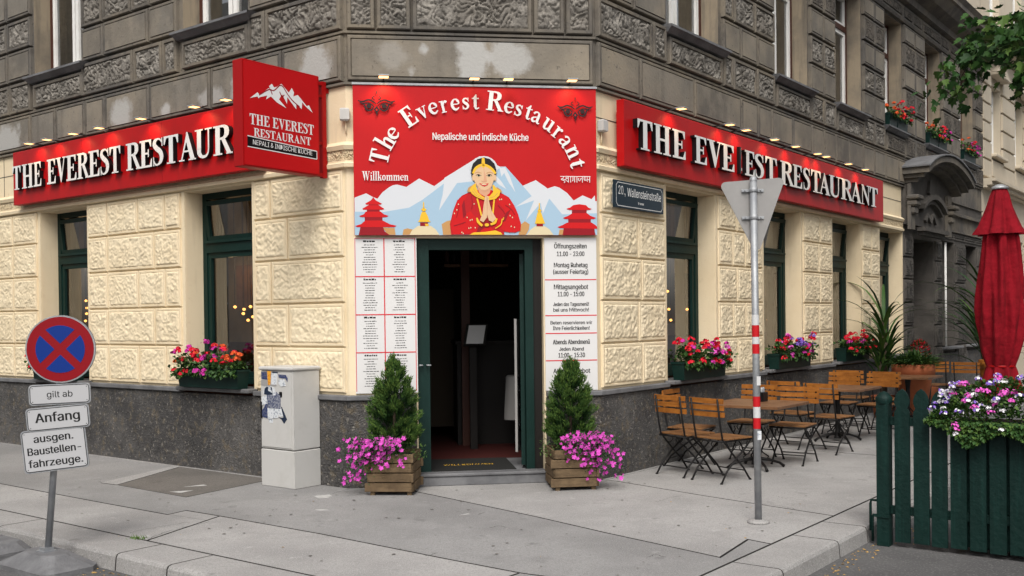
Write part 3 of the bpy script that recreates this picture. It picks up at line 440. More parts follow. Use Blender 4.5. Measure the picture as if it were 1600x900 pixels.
57,47,58,29,73,30,29,74,73,56,18,57,18,47,57,29,75,74,55,18,56,28,75,29,28,76,75,54,19,55,19,18,55,54,20,19,17,47,18,28,53,76,53,20,54,28,20,53,28,21,20,27,21,28,27,22,21,27,23,22,26,23,27,26,24,23,25,24,26,16,47,17,16,48,47,6,8,7,
15,48,16,6,9,8,15,49,48,6,10,9,5,10,6,14,49,15,5,11,10,5,12,11,14,50,49,4,12,5,13,50,14,4,13,12,4,50,13,3,50,4,3,51,50,2,51,3,2,52,51,1,52,2,1,0,52]],"h":[410,[114,227,114,0,53,0,53,509,114,509,114,287,102,287,124,332,152,362,187,
379,227,384,264,380,295,369,321,349,341,321,353,285,357,240,357,0,296,0,296,235,290,275,273,304,246,323,210,329,184,326,161,317,141,303,126,283,117,257],[2,4,3,2,6,4,6,5,4,9,11,10,9,12,11,8,12,9,8,13,12,7,13,8,7,23,13,23,14,13,6,25,
7,25,24,7,24,23,7,22,14,23,21,14,22,21,15,14,6,26,25,20,15,21,6,27,26,2,28,6,28,27,6,20,16,15,19,16,20,2,0,28,19,17,16,18,17,19,2,1,0]],"i":[167,[84,443,67,446,54,455,44,468,41,483,44,499,54,512,67,521,84,524,100,521,114,512,123,
499,126,483,123,468,114,455,100,446,53,0,53,379,114,379,114,0],[16,18,17,16,19,18,7,9,8,6,9,7,6,10,9,5,10,6,5,11,10,4,11,5,4,12,11,3,12,4,3,13,12,2,13,3,2,14,13,1,14,2,1,15,14,0,15,1]],"k":[381,[110,137,110,212,121,212,284,379,360,
379,184,199,177,199,53,0,53,509,114,509,114,0,294,0,148,186,191,229,372,0],[7,9,8,7,1,9,1,10,9,2,4,3,2,13,4,13,5,4,2,12,13,5,14,13,7,0,1,10,2,1,10,12,2,0,5,6,0,14,5,10,11,12,7,14,0,10,14,7,11,14,10]],"l":[189,[139,-2,101,3,74,20,58,
47,53,84,53,509,114,509,114,99,115,77,120,62,130,54,146,52,154,52,160,53,165,53,170,54,181,3,172,1,162,-1,151,-2],[4,6,5,4,7,6,4,8,7,3,8,4,3,9,8,3,10,9,3,11,10,14,16,15,13,16,14,12,16,13,11,16,12,3,16,11,2,16,3,1,16,2,0,16,1,0,17,
16,0,18,17,0,19,18]],"m":[610,[53,0,53,379,112,379,112,295,108,295,118,323,132,346,151,363,172,376,195,384,219,386,257,380,287,361,309,331,321,295,312,295,322,321,337,343,357,361,381,375,407,383,437,386,468,383,497,372,522,354,541,
328,553,296,557,255,557,0,496,0,496,254,490,289,473,313,447,326,419,330,395,328,374,320,358,307,345,290,338,270,335,247,335,0,274,0,274,260,269,288,253,311,229,326,199,330,178,328,158,320,140,307,126,289,117,266,114,238,114,0],[9,
11,10,20,22,21,8,11,9,19,22,20,19,23,22,8,12,11,0,2,1,0,4,2,4,3,2,7,12,8,18,23,19,18,24,23,6,12,7,17,24,18,6,13,12,17,25,24,5,47,6,47,13,6,16,34,17,34,25,17,47,46,13,46,14,13,5,48,47,16,35,34,33,25,34,33,26,25,5,49,48,16,36,35,32,
26,33,45,14,46,4,49,5,15,36,16,4,50,49,15,37,36,31,26,32,44,15,45,15,14,45,4,51,50,15,38,37,31,27,26,0,52,4,52,51,4,44,38,15,44,39,38,30,27,31,43,39,44,43,40,39,0,53,52,42,40,43,30,28,27,29,28,30,42,41,40,0,54,53]],"n":[410,[114,
227,114,0,53,0,53,379,112,379,112,287,102,287,124,332,152,362,187,379,227,384,264,380,295,369,321,349,341,321,353,285,357,240,357,0,296,0,296,235,290,275,273,304,246,323,210,329,184,326,161,317,141,303,126,283,117,257],[9,11,10,9,
12,11,2,4,3,2,6,4,6,5,4,8,12,9,8,13,12,7,13,8,7,23,13,23,14,13,6,25,7,25,24,7,24,23,7,22,14,23,21,14,22,21,15,14,6,26,25,20,15,21,6,27,26,2,28,6,28,27,6,20,16,15,19,16,20,2,0,28,19,17,16,18,17,19,2,1,0]],"o":[415,[207,-8,159,-2,117,
16,82,46,56,85,40,133,34,187,40,243,56,291,82,330,117,360,159,378,207,384,256,378,299,360,333,330,359,291,376,243,381,187,376,133,359,85,333,46,299,16,256,-2,207,46,242,51,270,66,292,89,307,117,316,151,319,187,316,224,307,258,292,
287,270,310,242,325,207,330,173,325,145,310,124,287,108,258,99,224,96,187,99,151,108,117,124,89,145,66,173,51],[11,13,12,10,13,11,10,14,13,9,14,10,9,15,14,8,37,9,37,36,9,36,15,9,36,35,15,35,16,15,8,38,37,34,16,35,8,39,38,33,16,34,7,
39,8,33,17,16,7,40,39,32,17,33,7,41,40,31,17,32,6,41,7,31,18,17,6,42,41,30,18,31,5,42,6,5,43,42,29,18,30,29,19,18,5,44,43,28,19,29,28,20,19,4,44,5,4,45,44,27,20,28,4,46,45,26,20,27,3,46,4,26,21,20,3,47,46,25,21,26,3,24,47,24,21,25,
3,21,24,2,21,3,2,22,21,1,22,2,1,23,22,0,23,1]],"p":[424,[53,-143,53,379,112,379,112,319,118,319,126,331,137,346,152,360,171,373,197,381,229,384,274,378,313,361,345,332,370,293,385,245,390,189,385,133,370,84,346,45,313,16,274,-2,229,
-8,198,-5,173,4,153,17,138,31,127,46,118,59,114,59,114,-143,220,47,253,51,279,66,301,88,316,117,325,151,328,189,325,227,316,261,301,290,280,311,253,325,220,330,188,325,161,312,140,291,125,263,116,229,113,189,116,150,125,115,140,86,
162,65,188,51],[9,11,10,8,11,9,0,2,1,0,3,2,8,12,11,7,12,8,7,13,12,6,13,7,5,13,6,5,43,13,43,42,13,42,14,13,4,43,5,4,44,43,4,45,44,41,14,42,0,4,3,0,48,4,48,47,4,47,46,4,46,45,4,40,14,41,40,15,14,39,15,40,38,15,39,38,16,15,0,49,48,37,
16,38,0,50,49,36,16,37,36,17,16,35,17,36,0,51,50,35,18,17,34,18,35,0,29,51,29,52,51,33,18,34,29,53,52,33,19,18,32,19,33,29,28,53,28,54,53,0,30,29,27,54,28,31,19,32,27,31,54,27,19,31,26,19,27,26,20,19,25,20,26,24,20,25,24,21,20,23,
21,24,23,22,21]],"r":[259,[53,0,53,379,112,379,112,321,115,321,130,347,152,367,181,380,213,385,221,385,229,384,237,384,243,384,243,322,239,323,230,324,219,325,207,326,182,323,159,315,140,301,126,284,117,262,114,237,114,0],[7,9,8,7,
10,9,7,11,10,7,12,11,7,13,12,6,13,7,0,2,1,0,3,2,5,13,6,4,17,5,17,16,5,16,15,5,15,14,5,14,13,5,4,18,17,4,19,18,0,4,3,0,22,4,22,21,4,21,20,4,20,19,4,0,23,22,0,24,23]],"s":[365,[182,-8,145,-5,112,3,84,18,62,38,45,63,36,94,94,107,105,
79,124,60,150,49,181,45,217,50,244,62,262,81,268,103,265,121,254,136,237,147,212,155,149,170,104,186,72,208,53,237,47,274,51,305,65,332,87,354,115,370,149,381,187,384,223,381,254,372,279,358,299,339,314,316,324,290,268,277,258,298,
243,316,219,328,187,333,156,329,131,317,114,299,109,277,112,258,124,243,144,232,172,223,229,209,275,194,306,171,325,142,331,107,326,75,312,47,290,24,260,6,223,-5],[29,31,30,29,32,31,28,32,29,28,33,32,27,33,28,27,34,33,26,34,27,26,
41,34,41,35,34,26,42,41,40,35,41,25,42,26,25,43,42,39,35,40,25,44,43,39,36,35,38,36,39,24,44,25,24,45,44,37,36,38,24,46,45,23,46,24,23,47,46,23,48,47,22,48,23,22,49,48,22,50,49,22,51,50,21,51,22,21,52,51,20,52,21,20,53,52,19,53,20,
18,53,19,17,53,18,17,54,53,16,54,17,15,54,16,6,8,7,15,55,54,14,55,15,5,8,6,13,55,14,5,9,8,13,56,55,4,9,5,12,56,13,4,10,9,11,56,12,4,11,10,11,57,56,4,57,11,3,57,4,3,58,57,2,58,3,2,59,58,1,59,2,1,0,59]],"t":[227,[204,379,204,327,6,
327,6,379,65,471,126,471,126,98,128,76,136,61,150,53,170,50,177,50,185,51,194,52,202,54,213,2,203,-1,192,-3,180,-4,168,-4,125,2,92,21,72,52,65,93],[23,5,4,23,6,5,2,0,3,2,1,0,23,7,6,22,7,23,22,8,7,22,9,8,13,15,14,22,10,9,12,15,13,21,
10,22,11,15,12,10,15,11,21,15,10,20,15,21,19,15,20,19,16,15,19,17,16,19,18,17]],"u":[410,[182,-5,146,-1,115,11,89,31,69,59,57,95,53,139,53,379,114,379,114,144,119,105,137,75,164,56,200,50,226,53,249,62,268,77,283,97,293,122,296,153,
296,379,357,379,357,0,298,0,298,92,307,92,286,47,257,17,222,0],[6,8,7,6,9,8,19,21,20,19,22,21,18,22,19,6,10,9,5,10,6,17,25,18,25,22,18,5,11,10,16,24,17,24,25,17,4,11,5,16,26,24,26,23,24,26,22,25,15,26,16,4,12,11,14,26,15,3,12,4,3,
13,12,13,26,14,3,26,13,3,27,26,23,22,26,2,27,3,2,28,27,1,28,2,1,0,28]],"v":[389,[163,0,17,379,84,379,165,155,177,121,187,87,196,53,206,21,184,21,194,53,203,87,213,121,224,155,305,379,371,379,226,0],[0,2,1,0,3,2,12,14,13,12,15,14,0,
4,3,11,15,12,0,5,4,10,15,11,0,9,5,9,6,5,9,6,10,6,15,10,0,8,9,7,15,6,0,7,8,0,15,7]],"w":[567,[138,0,23,379,87,379,133,214,143,177,154,137,165,91,175,41,165,41,175,90,186,135,196,176,206,214,252,379,316,379,362,214,371,176,382,136,
392,91,402,41,391,41,402,90,413,135,423,176,434,214,480,379,545,379,429,0,368,0,319,172,312,198,305,225,297,252,291,280,284,309,277,338,291,338,284,309,277,280,270,252,263,225,255,198,248,172,199,0],[0,2,1,0,3,2,12,35,13,35,14,13,
35,36,14,36,15,14,24,26,25,24,27,26,12,34,35,37,15,36,38,34,37,34,15,37,12,38,34,38,33,34,12,39,38,12,40,39,12,41,40,0,4,3,11,41,12,23,27,24,11,42,41,0,5,4,22,27,23,10,42,11,10,43,42,0,6,5,21,27,22,9,43,10,0,8,6,8,7,6,20,19,21,8,43,
9,0,43,8]],"z":[380,[42,0,42,46,254,320,254,323,48,323,48,379,333,379,333,331,126,60,126,56,339,56,339,0],[4,6,5,4,7,6,4,3,7,3,2,7,2,8,7,1,8,2,1,9,8,1,10,9,1,11,10,0,11,1]],"Ö":[533,[195,572,180,575,167,584,158,597,155,612,158,628,
167,641,180,650,195,653,211,650,224,641,233,628,236,612,233,597,224,584,211,575,267,-7,205,1,150,25,105,63,70,115,48,179,40,254,48,329,70,393,105,445,150,484,205,508,267,516,329,508,384,484,429,445,464,393,486,329,493,254,486,179,
464,115,429,63,384,25,329,1,267,53,310,59,349,76,383,105,408,144,425,194,430,254,425,314,408,365,383,404,349,433,310,450,267,456,223,450,184,433,151,404,125,364,109,314,103,254,109,194,125,144,151,105,184,76,223,59,339,572,323,575,
310,584,301,597,298,612,301,628,310,641,323,650,339,653,355,650,368,641,376,628,379,612,376,597,368,584,355,575],[27,29,28,26,29,27,26,30,29,25,30,26,25,52,30,52,31,30,25,53,52,51,31,52,50,31,51,25,54,53,24,54,25,50,32,31,49,32,50,
24,55,54,48,32,49,24,56,55,23,56,24,48,33,32,47,33,48,23,57,56,22,57,23,47,34,33,46,34,47,22,58,57,21,58,22,21,59,58,45,34,46,45,35,34,21,60,59,44,35,45,20,60,21,44,36,35,20,61,60,43,36,44,19,61,20,43,37,36,19,62,61,42,37,43,19,63,
62,41,37,42,41,38,37,18,63,19,18,40,63,40,38,41,18,38,40,17,38,18,17,39,38,17,16,39,71,73,72,70,73,71,70,74,73,69,74,70,69,75,74,68,75,69,68,76,75,67,76,68,67,77,76,66,77,67,66,78,77,65,78,66,65,79,78,64,79,65,7,9,8,6,9,7,6,10,9,5,
10,6,5,11,10,4,11,5,4,12,11,3,12,4,3,13,12,2,13,3,2,14,13,1,14,2,1,15,14,0,15,1]],"Ü":[517,[187,572,172,575,158,584,149,597,146,612,149,628,158,641,172,650,187,653,203,650,216,641,224,628,227,612,224,597,216,584,203,575,259,-8,203,
-2,154,15,114,43,85,80,66,124,60,173,60,509,124,509,124,178,128,144,141,113,160,87,187,68,220,56,259,52,298,56,331,68,357,87,377,113,389,144,393,178,393,509,457,509,457,173,451,124,433,80,403,43,363,15,315,-2,331,572,315,575,302,
584,293,597,290,612,293,628,302,641,315,650,331,653,346,650,359,641,368,628,371,612,368,597,359,584,346,575],[22,24,23,22,25,24,37,39,38,37,40,39,22,26,25,36,40,37,21,26,22,36,41,40,21,27,26,35,41,36,35,42,41,20,27,21,20,28,27,34,
42,35,20,29,28,33,42,34,19,29,20,33,43,42,19,30,29,32,43,33,19,31,30,31,43,32,19,43,31,18,43,19,18,44,43,17,44,18,17,45,44,16,45,17,53,55,54,52,55,53,52,56,55,51,56,52,51,57,56,50,57,51,50,58,57,49,58,50,49,59,58,48,59,49,48,60,59,
47,60,48,47,61,60,46,61,47,7,9,8,6,9,7,6,10,9,5,10,6,5,11,10,4,11,5,4,12,11,3,12,4,3,13,12,2,13,3,2,14,13,1,14,2,1,15,14,0,15,1]],"ß":[441,[122,362,122,0,60,0,60,362,70,429,99,477,143,506,197,516,229,512,260,503,289,486,312,463,327,
432,332,393,330,370,325,351,317,335,309,322,300,310,292,299,287,287,285,272,288,256,297,241,311,228,327,215,344,202,362,188,378,171,391,152,400,129,403,100,399,69,386,42,366,21,340,6,307,-4,269,-7,237,-5,207,1,182,10,164,20,187,74,
201,66,217,58,238,52,265,50,297,53,321,64,337,81,342,104,339,123,330,139,316,153,300,167,282,180,264,194,248,209,235,227,226,247,223,272,224,291,230,306,238,318,247,329,256,341,264,353,270,368,272,388,266,420,250,442,226,455,197,
459,164,453,141,435,127,405],[6,8,7,6,9,8,5,9,6,5,10,9,5,11,10,4,73,5,73,72,5,72,11,5,72,71,11,71,12,11,70,12,71,4,74,73,69,12,70,4,75,74,69,13,12,3,75,4,68,13,69,3,0,75,68,14,13,67,14,68,67,15,14,66,15,67,2,0,3,2,1,0,65,15,66,65,
16,15,64,16,65,64,17,16,63,17,64,63,18,17,62,18,63,62,19,18,61,19,62,61,20,19,60,20,61,60,21,20,60,22,21,59,22,60,59,23,22,58,23,59,58,24,23,58,25,24,57,25,58,57,26,25,56,26,57,56,27,26,55,27,56,55,28,27,54,28,55,54,29,28,53,29,54,
52,29,53,52,30,29,51,30,52,51,31,30,50,31,51,49,31,50,49,32,31,48,32,49,41,43,42,48,33,32,41,44,43,47,33,48,41,45,44,46,33,47,41,46,45,41,33,46,41,34,33,41,35,34,40,35,41,39,35,40,39,36,35,38,36,39,38,37,36]],"à":[389,[165,429,99,
529,168,529,215,429,160,-9,126,-5,94,5,68,22,48,45,35,73,30,108,34,138,43,161,58,179,78,193,100,203,125,211,152,216,178,220,209,224,234,227,252,230,265,235,273,243,276,255,276,257,273,279,267,297,256,311,240,322,220,329,196,331,171,
329,149,322,132,313,118,301,107,288,100,274,41,291,57,322,79,346,104,364,133,375,163,382,194,384,215,383,239,379,263,372,286,360,306,343,322,320,333,290,337,251,337,0,277,0,277,52,272,52,264,38,252,25,236,12,215,1,190,-6,170,45,202,
49,228,59,248,74,263,93,272,115,276,138,276,190,270,186,259,182,246,179,231,176,216,173,200,171,186,169,175,168,154,164,134,159,117,150,103,139,95,124,92,105,94,87,102,72,114,61,130,52,149,47],[43,45,44,43,46,45,42,46,43,42,47,46,
41,47,42,41,48,47,40,48,41,40,49,48,39,49,40,39,31,49,31,50,49,39,32,31,30,50,31,39,33,32,29,50,30,39,34,33,38,34,39,28,50,29,28,51,50,38,35,34,27,51,28,38,36,35,26,51,27,37,36,38,26,52,51,25,52,26,24,52,25,23,52,24,23,53,52,22,53,
23,21,69,22,69,53,22,20,69,21,19,69,20,18,69,19,17,69,18,16,69,17,15,69,16,14,69,15,13,69,14,13,70,69,68,53,69,13,71,70,13,72,71,12,72,13,12,73,72,12,74,73,12,75,74,12,76,75,12,77,76,12,78,77,12,79,78,11,79,12,11,80,79,11,81,80,11,
82,81,67,53,68,10,82,11,10,83,82,66,53,67,9,83,10,9,84,83,65,55,66,55,53,66,9,85,84,64,55,65,8,85,9,8,86,85,8,87,86,63,56,64,56,55,64,8,88,87,63,57,56,54,53,55,62,57,63,8,62,88,8,57,62,7,57,8,7,58,57,7,59,58,6,59,7,6,60,59,5,60,6,5,
61,60,4,61,5,0,2,1,0,3,2]],"ü":[410,[133,443,118,446,104,455,96,468,93,483,96,499,104,512,118,520,133,523,149,520,162,512,170,499,173,483,170,468,162,455,149,446,182,-5,146,-1,115,11,89,31,69,59,57,95,53,139,53,379,114,379,114,144,
119,105,137,75,164,56,200,50,226,53,249,62,268,77,283,97,293,122,296,153,296,379,357,379,357,0,298,0,298,92,307,92,286,47,257,17,222,0,277,443,261,446,248,455,239,468,236,483,239,499,248,512,261,520,277,523,292,520,305,512,314,499,
317,483,314,468,305,455,292,446],[22,24,23,22,25,24,35,37,36,35,38,37,34,38,35,22,26,25,21,26,22,33,41,34,41,38,34,21,27,26,32,40,33,40,41,33,20,27,21,32,42,40,42,39,40,42,38,41,31,42,32,20,28,27,30,42,31,19,28,20,19,29,28,29,42,30,
19,42,29,19,43,42,39,38,42,18,43,19,18,44,43,17,44,18,17,16,44,52,54,53,51,54,52,51,55,54,50,55,51,50,56,55,50,57,56,49,57,50,48,57,49,48,58,57,47,58,48,47,59,58,46,59,47,46,60,59,45,60,46,7,9,8,6,9,7,6,10,9,5,10,6,5,11,10,5,12,11,
4,12,5,3,12,4,3,13,12,2,13,3,2,14,13,1,14,2,1,15,14,0,15,1]]}
def text_mb(mb, txt, x, z, h, y, mi=0, align='CENTER', bold=0, xs=1, rot=0, maxw=None):
    """sans serif lettering, cap height h, baseline at z, viewer on -y"""
    k = h/509; wd = sum((SANS[c][0] if c != ' ' else 190) for c in txt)*k*xs
    if maxw and wd > maxw: xs *= maxw/wd; wd = maxw
    cx = {'CENTER': -wd/2, 'LEFT': 0, 'RIGHT': -wd}[align]; co, si = math.cos(rot), math.sin(rot); n = 0
    for c in txt:
        if c == ' ': cx += 190*k*xs; continue
        adv, P, Q = SANS[c]
        for dx in ((-bold*h*.9, 0, bold*h*.9) if bold else (0,)):
            vs = []
            for i in range(0, len(P), 2):
                a = cx+P[i]*k*xs+dx; b = P[i+1]*k; vs.append((x+a*co-b*si, y-.00006*(n % 5), z+a*si+b*co))
            mb.add(vs, [Q[i:i+3] for i in range(0, len(Q), 3)], mi); n += 1
        cx += adv*k*xs
# ------------------------------------------------------------------ serif lettering drawn stroke by stroke
def smooth_path(pts, wd, k=4):
    P = [Vector((p[0], p[1])) for p in pts]; n = len(P)
    if not isinstance(wd, (list, tuple)): wd = [wd]*n
    if n < 3: return P, list(wd)
    out = []; ow = []
    for i in range(n-1):
        p0, p1, p2, p3 = P[max(i-1, 0)], P[i], P[i+1], P[min(i+2, n-1)]
        for j in range(k):
            t = j/k; out.append(.5*((2*p1)+(-p0+p2)*t+(2*p0-5*p1+4*p2-p3)*t*t+(-p0+3*p1-3*p2+p3)*t**3)); ow.append(wd[i]+(wd[i+1]-wd[i])*t)
    out.append(P[-1]); ow.append(wd[-1])
    return out, ow
def brush(pts, wd, k=4):
    p, w_ = smooth_path(pts, wd, k); L_ = []; R_ = []
    for i in range(len(p)):
        t = p[min(i+1, len(p)-1)] - p[max(i-1, 0)]; t = t.normalized() if t.length > 0 else Vector((1, 0))
        nn = Vector((-t.y, t.x))*w_[i]/2; L_.append(p[i]+nn); R_.append(p[i]-nn)
    return [[(L_[i].x, L_[i].y), (R_[i].x, R_[i].y), (R_[i+1].x, R_[i+1].y), (L_[i+1].x, L_[i+1].y)] for i in range(len(p)-1)]
def brush_poly(pts, wd, k=4):
    q = brush(pts, wd, k); return [a[0] for a in q]+[q[-1][3], q[-1][2]]+[a[1] for a in q[::-1]]
def rc(x0, y0, x1, y1): return [(x0, y0), (x1, y0), (x1, y1), (x0, y1)]
def serif(x0, x1, y, d=.05): return [(x0, y), (x1, y), (x1, y+d), (x0, y+d)] if d > 0 else [(x0, y+d), (x1, y+d), (x1, y), (x0, y)]
def Bq(pts, wd, k=4): return ('b', pts, wd, k)
G = {}
G['T'] = (.74, [rc(.03, .925, .71, 1), [(.03, .93), (.03, .70), (.07, .70), (.15, .93)], [(.71, .93), (.59, .93), (.67, .70), (.71, .70)], rc(.275, .04, .465, .95), serif(.17, .57, 0)])
G['H'] = (.86, [rc(.11, .03, .30, .97), rc(.55, .03, .74, .97), serif(.02, .39, 0), serif(.02, .39, 1, -.05), serif(.46, .83, 0), serif(.46, .83, 1, -.05), rc(.28, .46, .57, .54)])
G['E'] = (.70, [rc(.11, .03, .30, .97), rc(.02, .93, .63, 1), [(.63, .95), (.50, .95), (.59, .73), (.63, .73)], rc(.02, 0, .66, .07), [(.53, .05), (.66, .05), (.66, .30), (.62, .30)], rc(.28, .475, .47, .545), rc(.45, .37, .50, .65)])
G['V'] = (.76, [[(.10, .97), (.30, .97), (.47, .28), (.40, 0), (.37, 0)], [(.60, .97), (.66, .97), (.42, 0), (.38, 0), (.41, .18)], serif(.0, .38, 1, -.05), serif(.50, .76, 1, -.05)])
G['R'] = (.80, [rc(.11, .03, .30, .97), serif(.02, .39, 0), rc(.02, .94, .34, 1), Bq([(.28, .965), (.46, .955), (.575, .86), (.575, .68), (.46, .565), (.28, .545)], [.07, .09, .19, .19, .09, .07]), [(.34, .56), (.50, .56), (.78, .02), (.60, .02)], serif(.56, .82, 0)])
G['S'] = (.60, [Bq([(.50, .80), (.40, .93), (.26, .955), (.13, .88), (.12, .74), (.26, .60), (.40, .49), (.47, .33), (.43, .15), (.30, .045), (.16, .05), (.08, .18)], [.05, .06, .07, .15, .18, .19, .19, .19, .15, .07, .06, .05]), [(.47, .99), (.515, .99), (.525, .68), (.485, .68)], [(.05, .0), (.095, .0), (.085, .33), (.045, .33)]])
G['A'] = (.82, [[(.37, 1), (.43, 1), (.76, .03), (.56, .03), (.35, .72)], [(.38, .95), (.41, .80), (.17, .03), (.11, .03)], rc(.22, .30, .60, .36), serif(.01, .27, 0), serif(.47, .82, 0)])
G['U'] = (.80, [rc(.10, .30, .29, .97), serif(.01, .38, 1, -.05), serif(.48, .80, 1, -.05), rc(.61, .32, .67, .97), Bq([(.195, .34), (.21, .17), (.33, .05), (.50, .05), (.61, .16), (.64, .34)], [.19, .18, .11, .09, .06, .06])])
G['N'] = (.84, [rc(.13, .03, .185, .97), [(.05, 1), (.25, 1), (.72, .22), (.72, 0), (.66, 0), (.10, .93)], rc(.66, .02, .72, .97), serif(.02, .30, 0), serif(.54, .83, 1, -.05)])
G['W'] = (1.06, [[(.08, .97), (.26, .97), (.42, .25), (.36, 0), (.33, 0)], [(.46, .9), (.50, .9), (.38, 0), (.34, 0)], [(.42, .97), (.60, .97), (.77, .25), (.72, 0), (.69, 0)], [(.90, .97), (.95, .97), (.75, 0), (.71, 0)], serif(0, .33, 1, -.05), serif(.38, .66, 1, -.05), serif(.82, 1.04, 1, -.05)])
G['h'] = (.60, [rc(.09, .02, .23, .97), [(.0, 1), (.23, 1.0), (.23, .94), (.02, .94)], serif(.02, .30, 0, .045), Bq([(.21, .42), (.32, .54), (.43, .53), (.455, .40)], [.05, .08, .13, .14]), rc(.385, .02, .525, .43), serif(.32, .595, 0, .045)])
G['n'] = (.60, [rc(.09, .02, .23, .57), serif(.0, .23, .59, -.045), serif(.02, .30, 0, .045), Bq([(.21, .42), (.32, .54), (.43, .53), (.455, .40)], [.05, .08, .13, .14]), rc(.385, .02, .525, .43), serif(.32, .595, 0, .045)])
G['m'] = (.91, [rc(.09, .02, .23, .57), serif(.0, .23, .59, -.045), serif(.02, .30, 0, .045), Bq([(.21, .42), (.32, .54), (.43, .53), (.455, .40)], [.05, .08, .13, .14]), rc(.385, .02, .525, .43), serif(.32, .59, 0, .045), Bq([(.50, .42), (.62, .54), (.73, .53), (.755, .40)], [.05, .08, .13, .14]), rc(.685, .02, .825, .43), serif(.62, .89, 0, .045)])
G['u'] = (.61, [rc(.08, .18, .22, .57), serif(.0, .22, .59, -.045), rc(.38, .02, .52, .57), serif(.30, .52, .59, -.045), Bq([(.15, .20), (.18, .08), (.29, .05), (.40, .15)], [.14, .12, .08, .05]), serif(.45, .60, 0, .045)])
G['r'] = (.46, [rc(.09, .02, .23, .57), serif(.0, .23, .59, -.045), serif(.02, .32, 0, .045), Bq([(.21, .38), (.28, .51), (.36, .53), (.41, .47)], [.05, .08, .12, .13])])
G['e'] = (.52, [Bq([(.10, .32), (.45, .32), (.43, .46), (.33, .555), (.20, .53), (.11, .40), (.10, .24), (.18, .09), (.31, .05), (.46, .14)], [.045, .05, .13, .06, .07, .14, .15, .13, .09, .04])])
G['s'] = (.43, [Bq([(.35, .44), (.28, .54), (.17, .545), (.10, .46), (.14, .36), (.27, .27), (.32, .15), (.24, .05), (.13, .045), (.06, .14)], [.04, .06, .07, .11, .13, .14, .12, .07, .06, .04]), rc(.34, .39, .375, .58), rc(.035, .01, .07, .20)])
G['t'] = (.38, [rc(.11, .12, .25, .62), [(.02, .53), (.06, .56), (.20, .76), (.25, .76), (.25, .53)], rc(.02, .53, .36, .585), Bq([(.18, .16), (.21, .05), (.29, .045), (.36, .10)], [.14, .10, .07, .04])])
G['a'] = (.55, [Bq([(.08, .43), (.15, .53), (.27, .555), (.36, .48), (.37, .35)], [.10, .09, .06, .11, .14]), rc(.30, .08, .44, .38), Bq([(.37, .34), (.22, .29), (.11, .22), (.10, .12), (.19, .05), (.33, .12)], [.05, .05, .09, .14, .09, .05]), Bq([(.38, .10), (.44, .04), (.53, .08)], [.12, .08, .04])])
G['v'] = (.56, [[(.07, .57), (.23, .57), (.34, .18), (.30, 0), (.27, 0)], [(.44, .57), (.49, .57), (.31, 0), (.27, 0), (.30, .12)], serif(.0, .28, .59, -.045), serif(.37, .56, .59, -.045)])
G['i'] = (.31, [rc(.09, .02, .23, .57), serif(.0, .23, .59, -.045), serif(.02, .30, 0, .045), rc(.09, .74, .23, .88)])
G['l'] = (.31, [rc(.09, .02, .23, .97), serif(.0, .23, 1, -.045), serif(.02, .30, 0, .045)])
G['k'] = (.60, [rc(.09, .02, .23, .97), serif(.0, .23, 1, -.045), serif(.02, .30, 0, .045), [(.20, .28), (.24, .24), (.50, .57), (.44, .57)], [(.28, .38), (.38, .45), (.58, .03), (.42, .03)], serif(.36, .60, 0, .045), serif(.36, .58, .59, -.045)])
G['o'] = (.55, [Bq([(.26, .555), (.14, .49), (.10, .30), (.14, .11), (.27, .045), (.40, .11), (.44, .30), (.40, .49), (.26, .555)], [.06, .12, .15, .12, .06, .12, .15, .12, .06])])
def glyph(mb, ch, x, z, h, y0, y1=None, xs=1, rot=0, mi=0, mi2=None):
    """one letter in the xz plane, viewer on -y; returns its advance"""
    adv, parts = G[ch]; c, s_ = math.cos(rot), math.sin(rot); k = 0
    for p in parts:
        for q in (brush(*p[1:]) if p[0] == 'b' else [p]):
            pts = [(x+a*h*xs*c-b*h*s_, z+a*h*xs*s_+b*h*c) for a, b in q]
            if y1 is None:
                n = len(pts); ar = sum(pts[i][0]*pts[(i+1) % n][1]-pts[(i+1) % n][0]*pts[i][1] for i in range(n))
                if ar < 0: pts = pts[::-1]
                mb.add([(a, y0-.00015*(k % 5), b) for a, b in pts], [list(range(n))], mi)
            else: mb.prism(pts, y0-.0003*(k % 4), y1, mi, mi2, back=False)
            k += 1
    return adv*h*xs
def word(mb, txt, x0, x1, z, h, y0, mi=0):
    tot = sum(G[c][0] if c != ' ' else .32 for c in txt); xs = (x1-x0)/(tot*h); x = x0
    for c in txt: x += glyph(mb, c, x, z, h, y0, xs=xs, mi=mi) if c != ' ' else .32*h*xs

